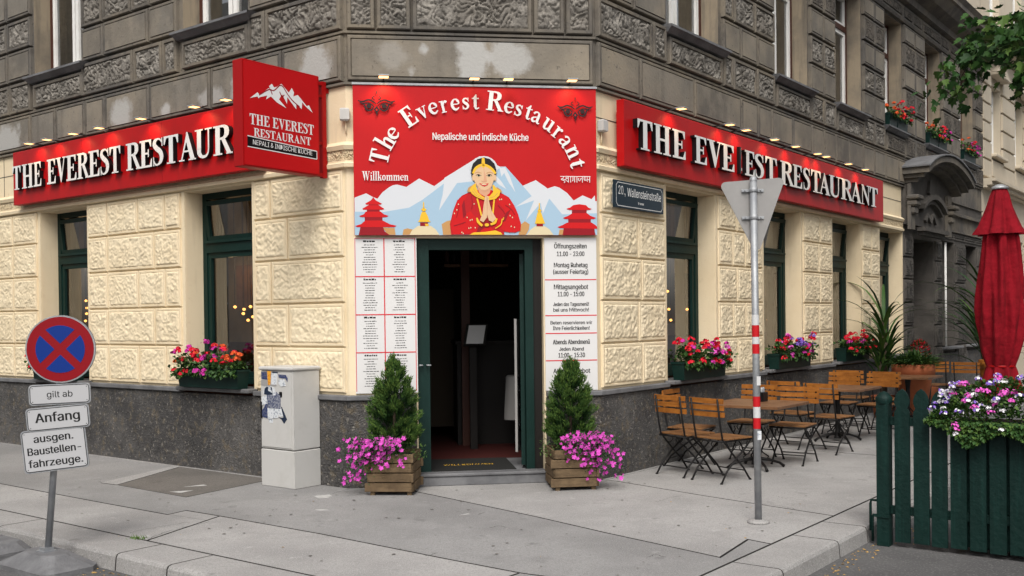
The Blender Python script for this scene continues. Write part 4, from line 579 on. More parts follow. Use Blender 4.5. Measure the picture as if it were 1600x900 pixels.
# ------------------------------------------------------------------ the corner building
bld = thing('corner_building', 'grey stone corner house with a cream painted rusticated ground floor behind the red restaurant signs', 'building', tuple(LP(0, 0)))
def wall_sheet(mb, x0, x1, z0, z1, ops, depth=.3, y=0, mi=0, mi2=0):
    xs = sorted({x0, x1, *[v for o in ops for v in (o[0], o[1]) if x0 < v < x1]}); zs = sorted({z0, z1, *[v for o in ops for v in (o[2], o[3]) if z0 < v < z1]})
    for i in range(len(xs)-1):
        for j in range(len(zs)-1):
            cx, cz = (xs[i]+xs[i+1])/2, (zs[j]+zs[j+1])/2
            if any(o[0] < cx < o[1] and o[2] < cz < o[3] for o in ops): continue
            mb.add([(xs[i], y, zs[j]), (xs[i+1], y, zs[j]), (xs[i+1], y, zs[j+1]), (xs[i], y, zs[j+1])], [(0, 1, 2, 3)], mi)
    for (a, b, c, d) in ops:
        mb.add([(a, y, c), (a, depth, c), (a, depth, d), (a, y, d)], [(3, 2, 1, 0)], mi2); mb.add([(b, y, c), (b, depth, c), (b, depth, d), (b, y, d)], [(0, 1, 2, 3)], mi2)
        mb.add([(a, y, d), (b, y, d), (b, depth, d), (a, depth, d)], [(0, 1, 2, 3)], mi2); mb.add([(a, y, c), (b, y, c), (b, depth, c), (a, depth, c)], [(3, 2, 1, 0)], mi2)
ZP, ZW, ZB = .87, 3.04, 3.84
gL = [(-2.56, -1.40), (-5.66, -4.55), (-8.90, -7.80)]; uL = [(-2.56, -1.41), (-5.76, -4.58), (-8.95, -7.80)]
gR = [(1.40, 2.61), (4.0, 5.28), (6.51, 7.77), (8.72, 9.95)]; uR = [(1.43, 2.75), (4.38, 5.60), (6.66, 7.88), (9.00, 10.04), (11.39, 12.52), (13.94, 15.12)]
DO = (.655, 1.89, .10, 2.39); XE = 15.86
mb = MB(FL); wall_sheet(mb, -12, 0, ZP, ZB, [(a, b, ZP, ZW) for a, b in gL]); mb.build('wall', M['beige'], bld)
mb = MB(FC); wall_sheet(mb, 0, W, 0, ZB, [DO], .16); mb.build('wall', M['beige'], bld)
mb = MB(FR); wall_sheet(mb, 0, 9.97, ZP, ZB, [(a, b, ZP, ZW) for a, b in gR]); mb.build('wall', M['beige'], bld)
PO = (10.62, 12.0, 0, 2.98); gG = [(12.56, 13.5), (14.38, 15.36)]
mb = MB(FR); wall_sheet(mb, 9.97, XE, 0, ZB, [PO]+[(a, b, .95, 3.05) for a, b in gG], .45); mb.build('wall', M['dark_grey'], bld)
ZT = 7.1
mb = MB(FL); wall_sheet(mb, -12, 0, ZB, ZT, [(a, b, 4.80, 6.72) for a, b in uL], y=0, mi2=1); mb.build('wall', [M['grey'], M['reveal']], bld)
mb = MB(FC); wall_sheet(mb, 0, W, ZB, ZT, [], y=0); mb.build('wall', M['grey'], bld)
mb = MB(FR); wall_sheet(mb, 0, XE, ZB, ZT, [(a, b, 4.80, 6.72) for a, b in uR], y=0, mi2=1); mb.build('wall', [M['grey'], M['reveal']], bld)
# top storey, back, roof
t3 = [(2.3, 3.3), (5.0, 6.0), (7.7, 8.7), (10.5, 11.5), (13.3, 14.4)]
mb = MB(FR); wall_sheet(mb, 0, XE, 7.7, 11.5, [(a, b, 8.3, 10.4) for a, b in t3], y=-.0)
mb.M = FC; wall_sheet(mb, 0, W, 7.7, 11.5, []); mb.M = FL; wall_sheet(mb, -12, 0, 7.7, 11.5, [(a, b, 8.3, 10.4) for a, b in uL])
mb.build('wall', M['cream_house'], bld)
def yl(s, n, z): return tuple(LP(s, n, z))
mb = MB(); ring = [LP(12, 0), LP(0, 0), RP(0, 0), RP(XE, 0), RP(XE, -9), LP(12, -9)]
mb.add([(p.x, p.y, 11.5) for p in ring], [[5, 4, 3, 2, 1, 0]]); mb.add([(p.x, p.y, 3.8) for p in ring], [[0, 1, 2, 3, 4, 5]])
for a, b in ((3, 4), (4, 5), (5, 0)):
    p, q = ring[a], ring[b]; mb.add([(p.x, p.y, 0), (q.x, q.y, 0), (q.x, q.y, 11.5), (p.x, p.y, 11.5)], [[0, 1, 2, 3]])
mb.build('roof', M['dark_grey'], bld)
# mouldings run round the corner as one profile each
def moulding(name, prof, m, s0=-12, s1=XE, kind=None):
    """prof: list of (outward, z) swept along left wall, chamfer and right wall with mitres"""
    t = math.tan(R(22.5)); pts = []
    for (o, z) in prof:
        row = []
        for (fr, x, sh) in ((FL, s0, 0), (FL, 0, o*t), (FC, W, o*t), (FR, s1, 0)):
            if fr is FL: q = fr @ Vector((x + sh, -o, z))
            elif fr is FC: q = fr @ Vector((x + sh, -o, z))
            else: q = fr @ Vector((x, -o, z))
            row.append(q)
        pts.append(row)
    mb = MB(); n = len(prof); vs = [pts[i][j] for j in range(4) for i in range(n)]; fs = []
    for j in range(3):
        for i in range(n-1): fs.append((j*n+i, (j+1)*n+i, (j+1)*n+i+1, j*n+i+1))
    fs += [list(range(n)), [3*n+n-1-i for i in range(n)]]
    mb.add(vs, fs); return mb.build(name, m, bld)
moulding('moulding', [(0, 3.055), (.05, 3.065), (.055, 3.10), (.03, 3.115), (.03, 3.13), (0, 3.13)], M['beige'], s1=9.97)
moulding('frieze', [(0, 3.131), (.028, 3.131), (.032, 3.225), (0, 3.225)], M['beige_rock'], s1=9.97)
moulding('moulding', [(0, 3.226), (.045, 3.23), (.06, 3.27), (.04, 3.29), (.015, 3.31), (0, 3.31)], M['beige'], s1=9.97)
moulding('string_course', [(0, 3.845), (.035, 3.85), (.035, 3.872), (0, 3.872)], M['grey'])
moulding('string_course', [(0, 4.335), (.03, 4.34), (.03, 4.362), (0, 4.362)], M['grey'])
moulding('cornice', [(0, 7.10), (.10, 7.12), (.12, 7.22), (.30, 7.30), (.42, 7.44), (.46, 7.46), (.46, 7.54), (.52, 7.62), (.10, 7.70), (0, 7.70)], M['grey'])
moulding('cornice', [(0, 6.745), (.05, 6.75), (.07, 6.79), (.02, 6.80), (0, 6.80)], M['grey'])

# ---- stones
SC = {}
def stone_mesh(w_, h_, kind):
    key = (round(w_, 3), round(h_, 3), kind)
    if key in SC: return SC[key]
    mb = MB()
    P = {'rock': [(0, 0), (.004, .026), (.012, .034), (.052, .034), (.054, .030), (.060, .052)], 'relief': [(0, 0), (.004, .04), (.012, .05), (.042, .05), (.044, .030), (.054, .056)],
         'plain': [(0, 0), (.004, .036), (.012, .045), (.034, .045), (.037, .030), (.042, .030), (.046, .048)], 'panel': [(0, 0), (.01, .02), (.05, .02), (.06, .008), (.07, .03)],
         'flat': [(0, 0), (.003, .02), (.008, .025)]}[kind]
    k = min(1, min(w_, h_)/2/.09)
    vs = []
    for (i, d) in P:
        i = i*k; vs += [(i, -d, i), (w_-i, -d, i), (w_-i, -d, h_-i), (i, -d, h_-i)]
    mb.add([vs[i] for i in range(len(vs))], [(4*r+a, 4*r+(a+1) % 4, 4*r+4+(a+1) % 4, 4*r+4+a) for r in range(len(P)-1) for a in range(4)], 0)
    n = len(P)-1; mb.add(vs[4*n:], [(0, 1, 2, 3)], 1)
    me = mb.mesh('stone', [None, None], Matrix.Identity(4)); SC[key] = me; return me
MATS = {}
def carved(P, kind, w_, h_, off):
    """rings of the block frame, then a finely modelled rough panel"""
    mb = MB(); k = min(1, min(w_, h_)/2/.07); vs = []
    for (i, d) in P[:-1]:
        i = i*k; vs += [(i, -d, i), (w_-i, -d, i), (w_-i, -d, h_-i), (i, -d, h_-i)]
    mb.add(vs, [(4*r+a, 4*r+(a+1) % 4, 4*r+4+(a+1) % 4, 4*r+4+a) for r in range(len(P)-2) for a in range(4)], 0)
    i, d = P[-2][0]*k, P[-2][1]; top = P[-1][1]
    cell = .0095 if kind == 'relief' else .0115
    nx = max(6, int((w_-2*i)/cell)); nz = max(6, int((h_-2*i)/cell)); g = []
    for b in range(nz+1):
        for a in range(nx+1):
            x = i+(w_-2*i)*a/nx; z = i+(h_-2*i)*b/nz; e = min(a, nx-a, b, nz-b)
            q = Vector((x+off, z+off*1.7, off*.37))
            if kind == 'relief':
                wq = Vector((noise.noise(q*8), noise.noise(q*8+Vector((9, 3, 1))), 0))*.10
                n1 = noise.noise((q+wq)*19); r = min(1, abs(n1)/.24); r = r*r*(3-2*r); hgt = .036*r*(.8+.4*noise.noise(q*3))+.008*noise.noise(q*45)
                if e == 0: yy = d
                else: yy = d-.012+hgt*(.75 if e == 1 else 1)
            else:
                wq = Vector((noise.noise(q*11), noise.noise(q*11+Vector((4, 8, 2))), 0))*.05
                n1 = noise.noise((q+wq)*22); n2 = noise.noise((q+wq)*40+Vector((3, 3, 3))); r = min(1, abs(n1)/.36)
                hgt = .009*r+.0085*n2+.006*noise.noise(q*8)+.004*noise.noise(q*75)
                yy = d if e == 0 else top-.012+hgt
            if e == 0: x_, z_ = x, z
            else: x_, z_ = x+.003*noise.noise(q*30), z+.004*noise.noise(q*31)
            g.append((x_, -yy, z_))
    mb.add(g, [(b*(nx+1)+a, b*(nx+1)+a+1, (b+1)*(nx+1)+a+1, (b+1)*(nx+1)+a) for b in range(nz) for a in range(nx)], 1, True)
    return mb.mesh('stone', [None, None], Matrix.Identity(4))
PROF = {'rock': [(0, 0), (.004, .020), (.010, .025), (.030, .025), (.033, .019), (.037, .037)], 'relief': [(0, 0), (.004, .04), (.012, .05), (.040, .05), (.044, .028), (.05, .05)]}
SEQ = [0]
def stone(fr, x0, x1, z0, z1, kind, m0, m1, y=0, name='stone_block', parent=None, gap=.007):
    w_, h_ = x1-x0-2*gap, z1-z0-2*gap
    near = kind in PROF and not (fr is FR and x0 > 9) and not (fr is FL and x0 < -7.5) and z0 < 5.7
    key = (round(w_, 3), round(h_, 3), kind, m0, m1)
    if near: SEQ[0] += 1; key += (SEQ[0],)
    if key not in MATS:
        me = carved(PROF[kind], kind, w_, h_, SEQ[0]*3.71) if near else stone_mesh(w_, h_, kind).copy(); me.materials[0] = M[m0]; me.materials[1] = M[m1+'_fine' if near and m1+'_fine' in M else m1]; MATS[key] = me
    return link(name, MATS[key], parent or bld, fr @ T((x0+gap, y, z0+gap)))
BZ = [.90, 1.345, 1.775, 2.215, 2.645, 3.05]
def beige_rows(fr, cols_a, cols_b, top=None):
    for r in range(5):
        c = (cols_a, cols_b)[r % 2] if not (top and r == 4) else top
        for i in range(len(c)-1):
            if c[i+1] - c[i] > .05: stone(fr, c[i], c[i+1], BZ[r], BZ[r+1], 'rock', 'beige', 'beige_rock')
beige_rows(FL, [-1.37, -1.10, -.03], [-1.37, -.84, -.03])
beige_rows(FL, [-4.53, -4.10, -3.46, -2.93, -2.64], [-4.53, -4.10, -3.14, -2.64])
beige_rows(FL, [-7.76, -7.1, -6.36, -5.75], [-7.76, -7.0, -6.36, -5.75])
beige_rows(FL, [-12, -11.2, -10.3, -9.6, -8.95], [-12, -10.9, -10, -8.95])
beige_rows(FR, [.06, .85, 1.37], [.06, .78, 1.37], None); 
beige_rows(FR, [2.67, 3.18, 3.95], [2.67, 3.06, 3.42, 3.95])
beige_rows(FR, [5.35, 5.98, 6.49], [5.35, 5.93, 6.49]); beige_rows(FR, [7.82, 8.27, 8.70], [7.82, 8.24, 8.70])
# jamb strips beside the openings
for fr, ops in ((FL, gL), (FR, gR)):
    for (a, b) in ops:
        mb = MB(fr); mb.box(a-.045, a-.002, -.015, .01, ZP+.03, ZW+.01).box(b+.002, b+.045, -.015, .01, ZP+.03, ZW+.01).box(a-.045, b+.045, -.016, -.001, ZW+.012, ZW+.016)
        mb.build('window_surround', M['beige'], bld)
# lintel strips and the plain band seams
mb = MB(FL); 
for fr, q in ((FL, (-.904, -.896, 3.32, 3.84)), (FL, (-6.604, -6.596, 3.32, 3.84)), (FL, (-12, -6.2, 3.58, 3.588)), (FR, (8.55, 9.95, 3.58, 3.588)), (FR, (0, .4, 3.58, 3.588))):
    mb = MB(fr); mb.box(q[0], q[1], -.0035, 0, q[2], q[3]); mb.build('render_joint', M['joint'], bld)
# upper rows
RZS = [(3.88, 4.33, 'plain'), (4.37, 4.775, 'relief'), (4.79, 5.195, 'plain'), (5.20, 5.595, 'relief'), (5.61, 6.0, 'plain'), (6.01, 6.40, 'relief'), (6.41, 6.74, 'plain')]
def urow(fr, xs, r, m=None):
    z0, z1, k = RZS[r]
    m0, m1 = ('grey', 'relief') if k == 'relief' else ('grey', 'grey_face')
    for i in range(len(xs)-1):
        if xs[i] is None or xs[i+1] is None: continue
        stone(fr, xs[i], xs[i+1], z0, z1, k, m0, m1, name='relief_block' if k == 'relief' else 'smooth_block')
urow(FL, [-12, -11.2, -10.3, -9.4, -8.6, -7.7, -6.7, -5.81, -5.19, -4.51, -4.07, -3.16, -2.03, -.87, -.012], 0)
urow(FL, [-12, -10.9, -9.9, -8.97, -7.75, -7.0, -6.35, -5.80, None, -4.58, -3.47, -2.90, -2.62, None, -1.40, -1.12, -.012], 1)
urow(FC, [.012, W-.012], 0); urow(FC, [.012, .294, .634, 1.812, 2.132, W-.012], 1)
urow(FR, [.012, .82, 2.05, 3.30, 3.80, 4.24, 4.95, 5.65, 6.15, 6.62, 7.2, 7.85, 8.4, 9.0, 9.7, 10.1], 0)
for r in (1,): urow(FR, [.012, 1.10, 1.41, None, 2.82, 3.09, 3.78, 4.36, None, 5.64, 6.15, 6.65, None, 7.92, 8.44, 8.98, None, 10.1, 10.7, 11.37, None, 12.6, 13.3, 13.92, None, 15.15, XE], 1)
for r in range(2, 7):
    p = r % 2 == 0
    urow(FL, [-12, -10.8, -9.9, -8.97], r); urow(FL, [-7.78, -7.0, -6.39, -5.78], r)
    urow(FL, [-4.57, -4.09, -3.16, -2.62] if p else [-4.57, -4.10, -3.50, -3.12, -2.60], r)
    urow(FL, [-1.395, -.80, -.012] if p else [-1.395, -.70, -.012], r)
    urow(FC, [.012, 1.2, W-.012] if p else [.012, .6, 1.8, W-.012], r)
    urow(FR, [.012, .7, 1.41] if p else [.012, .9, 1.41], r)
    urow(FR, [2.82, 3.30, 3.80, 4.36] if p else [2.82, 3.12, 3.72, 4.36], r)
    for (a, b) in ((5.64, 6.64), (7.92, 8.98), (10.08, 11.37), (12.56, 13.92)):
        urow(FR, [a, (a+b)/2, b], r)
    urow(FR, [15.14, XE], r)
# carved panels under the sills, sills
def sill(fr, a, b):
    mb = MB(fr)
    mb.add([(x, y, z) for (x0_, x1_, y, z) in [(a-.03, b+.03, 0, 4.70), (a-.04, b+.08, -.06, 4.71), (a-.06, b+.10, -.11, 4.75), (a-.07, b+.12, -.13, 4.76), (a-.07, b+.12, -.13, 4.785), (a-.07, b+.12, .10, 4.805)] for x in (x0_, x1_)],
           [(2*i, 2*i+1, 2*i+3, 2*i+2) for i in range(5)] + [(0, 2, 4, 6, 8, 10), (11, 9, 7, 5, 3, 1)])
    mb.build('window_sill', M['ledge'], bld)
for fr, ops in ((FL, uL), (FR, uR)):
    for (a, b) in ops:
        stone(fr, a+.03, b+.03, 4.375, 4.69, 'relief', 'grey', 'relief', y=-.005, name='apron_panel'); sill(fr, a, b)
# lintel band above the first-floor windows
x = .05
for (a, b) in zip([.012, 1.3, 2.9, 4.3, 5.7, 6.6, 7.95, 8.9, 10.1, 10.7, 11.3, 12.6, 13.2, 13.85, 14.5, 15.2], [1.3, 2.9, 4.3, 5.7, 6.6, 7.95, 8.9, 10.1, 10.7, 11.3, 12.6, 13.2, 13.85, 14.5, 15.2, XE]):
    stone(FR, a, b, 6.81, 7.09, 'panel', 'grey', 'relief', name='lintel_panel')

# ---- windows
def window(fr, a, b, z0, z1, y, kind, parent=None, tr=None):
    """casement window set back in its opening: frame > sashes and panes"""
    P = parent or bld
    fm = {'green': M['green'], 'white': M['white_paint'], 'cream': M['white_paint'], 'dark': M['dark_in']}[kind]
    out = {'green': M['green'], 'white': M['brown_paint'], 'cream': M['white_paint'], 'dark': M['dark_in']}[kind]
    t = .07 if kind == 'green' else .045; zt = tr or (z0+(z1-z0)*.72)
    mb = MB(fr)
    mb.box(a-.01, a+t, y, y+.07, z0, z1).box(b-t, b+.01, y, y+.07, z0, z1).box(a+t, b-t, y+.002, y+.07, z1-t, z1).box(a+t, b-t, y+.002, y+.07, z0, z0+t)
    wd = .085 if kind == 'green' else .05
    mb.box(a+t, b-t, y-.01, y+.069, zt-wd, zt+wd*.6)
    if kind == 'green': mb.box(a+t, b-t, y-.035, y-.011, zt+.02, zt+.05)
    f = mb.build('window', out, P)
    def sash(x0, x1, za, zb, s=.055, tilt=0):
        mb = MB(fr @ T((x0, y+.02, za)) @ Matrix.Rotation(-tilt, 4, 'X') @ T((-x0, -y-.02, -za))); yy = y+.012
        mb.box(x0, x0+s, yy, yy+.045, za, zb).box(x1-s, x1, yy, yy+.045, za, zb).box(x0+s, x1-s, yy+.001, yy+.044, zb-s, zb).box(x0+s, x1-s, yy+.001, yy+.044, za, za+s)
        mb.build('sash', fm, f)
        m2 = MB(mb.M); m2.add([(x0+s, yy+.03, za+s), (x1-s, yy+.03, za+s), (x1-s, yy+.03, zb-s), (x0+s, yy+.03, zb-s)], [(0, 1, 2, 3)]); m2.build('pane', M['glass'], f)
    if kind == 'green':
        m3 = MB(fr); k = 10; q0, q1 = (a+.04, a+.24) if fr is FL else (b-.30, b-.05)
        m3.add([(q0+(q1-q0)*i/k, y+.15+.012*math.sin(i*2.1), zz) for zz in (z0+.1, z1-.05) for i in range(k+1)], [(i, i+1, k+2+i, k+1+i) for i in range(k)], 0, True); m3.build('curtain', M['linen'], f)
        sash(a+t, b-t, z0+t, zt-wd, .06); sash(a+t+.005, b-t-.005, zt+wd*.6, z1-t-.02, .05, R(-7))
    else:
        c = (a+b)/2
        for (q, w_) in ((a+t, c-.012), (c+.012, b-t)): sash(q, w_, z0+t, zt-wd, .06)
        sash(a+t, c-.012, zt+wd*.6, z1-t, .05); sash(c+.012, b-t, zt+wd*.6, z1-t, .05)
        m3 = MB(fr); k = 24; 
        for (q0, q1) in ((a+.03, c-.06), (c+.08, b-.03)):
            vs = [(q0+(q1-q0)*i/k, y+.085+.012*math.sin(i*1.9), zz) for zz in (z0+.03, z1-.03) for i in range(k+1)]
            m3.add(vs, [(i, i+1, k+2+i, k+1+i) for i in range(k)], 0, True)
        m3.build('curtain', M['curtain'], f)
        m4 = MB(fr); m4.add([(a-.3, y+.9, z0-.3), (b+.3, y+.9, z0-.3), (b+.3, y+.9, z1+.3), (a-.3, y+.9, z1+.3)], [(0, 1, 2, 3)]); m4.build('room_wall', M['dim_in'], f)
    return f
for a, b in gL: window(FL, a, b, .93, ZW, .22, 'green', tr=2.46)
for a, b in gR: window(FR, a, b, .93, ZW, .22, 'green', tr=2.43)
for a, b in uL: window(FL, a, b, 4.80, 6.72, .22, 'white', tr=6.18)
for a, b in uR: window(FR, a, b, 4.80, 6.72, .22, 'white', tr=6.18)
for a, b in t3: window(FR, a, b, 8.3, 10.4, .22, 'cream')
for a, b in gG: window(FR, a, b, .95, 3.05, .38, 'dark')
# ---- plinth: granite slabs and ledge
def plinth(fr, xs, skip=None, z1=.83, m='granite', z0=0):
    for i in range(len(xs)-1):
        if xs[i] is None or xs[i+1] is None: continue
        mb = MB(fr); mb.box(xs[i]+.002, xs[i+1]-.002, -.045, .0, z0, z1, 0, .006); mb.build('plinth_slab', M[m], bld)
plinth(FL, [-12, -10.4, -8.9, -7.8, -5.72, -4.5, -2.60, -1.42, .018]); plinth(FC, [-.018, .64]); plinth(FC, [1.905, W+.018])
plinth(FR, [-.018, 1.35, 2.65, 3.95, 5.3, 6.5, 7.8, 8.7, 9.95, 10.55]); plinth(FR, [12.05, 13.5, 14.4, XE], m='granite')
def ledge(fr, xs, d=.075, z0=.835, z1=.885):
    for i in range(len(xs)-1):
        if xs[i] is None or xs[i+1] is None: continue
        mb = MB(fr); mb.box(xs[i]+.002, xs[i+1]-.002, -d, .02, z0, z1, 0, .008); mb.build('ledge_stone', M['ledge'], bld)
ledge(FL, [-12, -10.4, -8.95]); ledge(FL, [-7.75, -6.7, -5.71]); ledge(FL, [-4.5, -3.6, -2.62]); ledge(FL, [-1.35, -.7, .03]); ledge(FC, [-.03, .64]); ledge(FC, [1.905, W+.03])
ledge(FR, [-.03, .7, 1.35]); ledge(FR, [2.66, 3.95]); ledge(FR, [5.34, 6.46]); ledge(FR, [7.82, 8.67]); ledge(FR, [10.0, 10.5])
for fr, ops in ((FL, gL), (FR, gR)):
    for (a, b) in ops:
        mb = MB(fr); mb.box(a-.05, b+.045, -.13, .2, .86, .905, 0, .01); mb.build('window_sill', M['ledge'], bld)
for (a, b) in gG:
    mb = MB(FR); mb.box(a-.1, b+.1, -.16, .4, .90, .95, 0, .01); mb.build('window_sill', M['ledge'], bld)

# ---- grey part with the house entrance
GZ = [.55, .97, 1.39, 1.81, 2.23, 2.62, 3.02]
for (a, b) in ((10.0, 10.58), (12.04, 12.52), (13.54, 14.34), (15.4, XE)):
    for r in range(6): stone(FR, a, b, GZ[r], GZ[r+1], 'rock', 'dark_grey', 'dark_relief', name='stone_block', gap=.012)
for (a, b) in ((12.55, 13.4), (13.4, 14.3), (14.3, 15.2), (15.2, XE)): stone(FR, a, b, 3.09, 3.24, 'panel', 'dark_grey', 'dark_relief', name='frieze_panel')
mb = MB(FR); mb.box(12.52, XE, -.05, 0, 3.25, 3.29).box(12.52, XE, -.02, 0, 3.295, 3.575).box(12.52, XE, -.09, 0, 3.58, 3.62).box(12.52, XE, -.05, 0, 3.625, 3.66); mb.build('string_course', M['grey'], bld)
mb = MB(FR)
def arc(x0, x1, z, rise, n=10): return [(x0+(x1-x0)*i/n, z+rise*math.sin(math.pi*i/n)**.8) for i in range(n+1)]
def arch_band(x0, x1, z, rise, t, y0, y1, mi=0):
    a = arc(x0, x1, z, rise); b = arc(x0, x1, z+t, rise)
    for i in range(len(a)-1): mb.prism([a[i], a[i+1], b[i+1], b[i]], y0, y1, mi)
arch_band(9.90, 13.1, 4.06, .33, .10, -.50, .0); arch_band(9.96, 13.04, 3.99, .33, .07, -.40, .0); arch_band(10.02, 12.98, 3.92, .33, .07, -.28, 0)
a_ = arc(9.90, 13.1, 4.165, .33)
mb.build('door_pediment', M['grey'], bld)
mb = MB(FR); arch_band(9.86, 13.14, 4.165, .34, .025, -.53, .0); mb.build('pediment_roof', M['ledge'], bld)
mb = MB(FR); mb.prism([(10.05, 3.2)]+[(12.95, 3.2)]+arc(10.05, 12.95, 3.92, .33)[::-1], -.10, 0); mb.build('tympanum', M['dark_grey'], bld)
mb = MB(FR); arch_band(10.6, 12.1, 3.50, .22, .09, -.24, -.101); arch_band(10.7, 12.0, 3.44, .2, .06, -.18, -.101); mb.box(10.55, 12.15, -.26, -.101, 3.10, 3.17).box(10.62, 12.08, -.20, -.101, 3.03, 3.098)
mb.prism(brush_poly([(11.0, 3.3), (11.15, 3.42), (11.35, 3.32), (11.5, 3.45), (11.7, 3.3)], .07), -.15, -.101); mb.prism([(11.2, 3.85), (11.35, 3.75), (11.5, 3.85), (11.42, 4.08), (11.28, 4.08)], -.15, -.101); mb.build('door_hood', M['dark_grey'], bld)
for x in (10.12, 12.58):
    mb = MB(FR); mb.box(x-.13, x+.13, -.16, -.101, 3.1, 3.9).box(x-.17, x+.17, -.30, -.101, 3.62, 3.70, 0, .02).box(x-.14, x+.14, -.26, -.101, 3.50, 3.615, 0, .03).box(x-.11, x+.11, -.22, -.101, 3.36, 3.495, 0, .03); mb.build('console', M['grey'], bld)
mb = MB(FR); mb.box(10.62, 12.0, .40, .46, 0, 2.98); mb.build('house_door', M['dark_in'], bld)
mb = MB(FR); mb.tube([(12.62, -.06, .96), (12.62, -.06, 3.0)], .022, 8); mb.build('downpipe', M['white_paint'], bld)

# ---- restaurant door, step, hall
dr = MB(FC); y0 = .05
dr.box(.66, .775, y0, y0+.1, .10, 2.385).box(1.72, 1.80, y0+.02, y0+.12, .10, 2.385).box(.776, 1.72, y0+.01, y0+.11, 2.28, 2.385)
dr = dr.build('door_frame', M['green'], bld)
mb = MB(FC); mb.box(1.80, 1.885, .10, .16, .10, 2.385); mb.build('door_jamb', M['dark_in'], bld)
mb = MB(FC); mb.tube([(.70, .045, 1.16), (.70, 0, 1.16), (.665, -.0, 1.16)], .008, 6); mb.tube([(.745, .045, 1.16), (.745, 0, 1.16), (.785, .0, 1.16)], .008, 6); mb.build('door_handle', M['alu'], bld)
mb = MB(FC @ T((1.705, .20, 0)) @ RZ(R(80))); mb.box(0, .85, -.02, .02, .14, 2.25, 0); mb.build('door_leaf', M['green'], bld)
mb = MB(FC @ T((1.66, .36, 0)) @ RZ(R(78))); mb.box(0, .75, -.012, .012, .25, 1.60, 0); 
for zz, q in ((1.0, .1), (.92, .2), (.85, .12), (.78, .3), (.7, .15), (.62, .22), (.5, .1)): mb.tube([(q, -.02, zz), (q+.05, -.02, zz+.03), (q+.11, -.02, zz-.02), (q+.14, -.02, zz-.06)], .016, 4, 1)
mb.build('door_poster', [M['cloth'], M['black']], bld)
mb = MB(FC); mb.box(.645, 1.90, -.085, .06, 0, .088, 0, .006); mb.box(.635, 1.91, -.10, .06, .089, .12, 0, .008); mb.build('door_step', M['ledge'], bld)
# interior: hall box
hall = [(0.0, .17), (2.42, .17), (3.1, 5.0), (-.2, 5.0)]
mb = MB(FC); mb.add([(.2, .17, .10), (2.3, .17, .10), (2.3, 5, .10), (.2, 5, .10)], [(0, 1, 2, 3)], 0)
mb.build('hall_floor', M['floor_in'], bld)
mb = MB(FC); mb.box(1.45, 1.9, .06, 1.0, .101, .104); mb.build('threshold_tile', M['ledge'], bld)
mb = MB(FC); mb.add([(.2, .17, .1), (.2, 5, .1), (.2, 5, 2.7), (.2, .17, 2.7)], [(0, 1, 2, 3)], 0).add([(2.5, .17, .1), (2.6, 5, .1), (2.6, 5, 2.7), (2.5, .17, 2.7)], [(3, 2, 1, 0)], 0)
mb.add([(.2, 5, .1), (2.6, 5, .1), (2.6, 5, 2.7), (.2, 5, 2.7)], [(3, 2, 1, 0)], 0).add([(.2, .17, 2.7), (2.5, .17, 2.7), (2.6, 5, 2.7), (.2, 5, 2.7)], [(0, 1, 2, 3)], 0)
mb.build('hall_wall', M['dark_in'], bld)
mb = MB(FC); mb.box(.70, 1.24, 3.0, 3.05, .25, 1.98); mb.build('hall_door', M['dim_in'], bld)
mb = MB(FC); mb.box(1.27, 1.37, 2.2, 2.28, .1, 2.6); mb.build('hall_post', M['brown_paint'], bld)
dm = MB(FC); dm.box(.77, 1.62, .10, .95, .106, .118); dm = dm.build('doormat', M['mat_in'], None, FC @ T((1.2, .5, .106)), label='black doormat with faded yellow lettering lying inside the open doorway', cat='doormat')
mb = MB(FC @ T((0, 0, .1185)) @ Matrix.Rotation(R(-90), 4, 'X')); text_mb(mb, 'WILLKOMMEN', 1.18, .46, .075, 0, 0, xs=.7); mb.build('lettering', M['gold'], dm)
ct = thing('bar_counter', 'dark bar counter deep inside the doorway', 'counter', tuple(FC @ Vector((1.6, 2.5, .1))))
mb = MB(FC); mb.box(1.22, 2.3, 2.3, 2.9, .1, 1.30).box(1.20, 2.32, 2.26, 2.94, 1.302, 1.34); mb.build('counter_body', M['dark_in'], ct)
mn = thing('menu_stand', 'framed menu card on the dark lectern inside the doorway', 'menu stand', tuple(FC @ Vector((1.38, 1.8, .1))))
mb = MB(FC); mb.box(1.33, 1.41, 1.85, 1.93, .1, 1.3); mb.build('post', M['dark_in'], mn)
mb = MB(FC @ T((1.38, 1.8, 1.42)) @ Matrix.Rotation(R(-25), 4, 'X') @ RZ(0)); mb.prism([(-.13, -.13), (.12, -.13), (.17, .14), (-.08, .14)], 0, .03); mb.build('frame', M['dark_in'], mn)
mb = MB(FC @ T((1.38, 1.79, 1.42)) @ Matrix.Rotation(R(-25), 4, 'X')); mb.prism([(-.10, -.11), (.095, -.11), (.14, .12), (-.055, .12)], -.004, 0); mb.build('card', M['paper'], mn)
sh = thing('wall_shelf', 'brown wooden shelf with a row of bottles high inside the doorway', 'shelf', tuple(FC @ Vector((1.4, 2.4, 2.24))))
mb = MB(FC); mb.box(1.08, 1.85, 2.3, 2.5, 2.23, 2.26); mb.build('board', M['wood_table'], sh)
for i in range(9):
    b = MB(FC @ T((1.12+.085*i, 2.38, 2.262))); b.lathe([(0, 0), (.03, 0), (.032, .12), (.012, .17), (.012, .22), (0, .22)], 8)
    b = b.build('bottle', M['dark_in'] if i % 3 else M['brown_paint'], None, FC @ T((1.12+.085*i, 2.38, 2.262)), label='dark bottle number word on the wooden shelf inside the doorway'.replace('number word', ['at the left end', 'second from the left', 'third from the left', 'fourth from the left', 'in the middle', 'fourth from the right', 'third from the right', 'second from the right', 'at the right end'][i]), cat='bottle', group='bottles on the shelf above the hall')
tb = thing('covered_table', 'small round table under a white cloth by the open door leaf', 'table', tuple(FC @ Vector((1.82, 1.7, .1))))
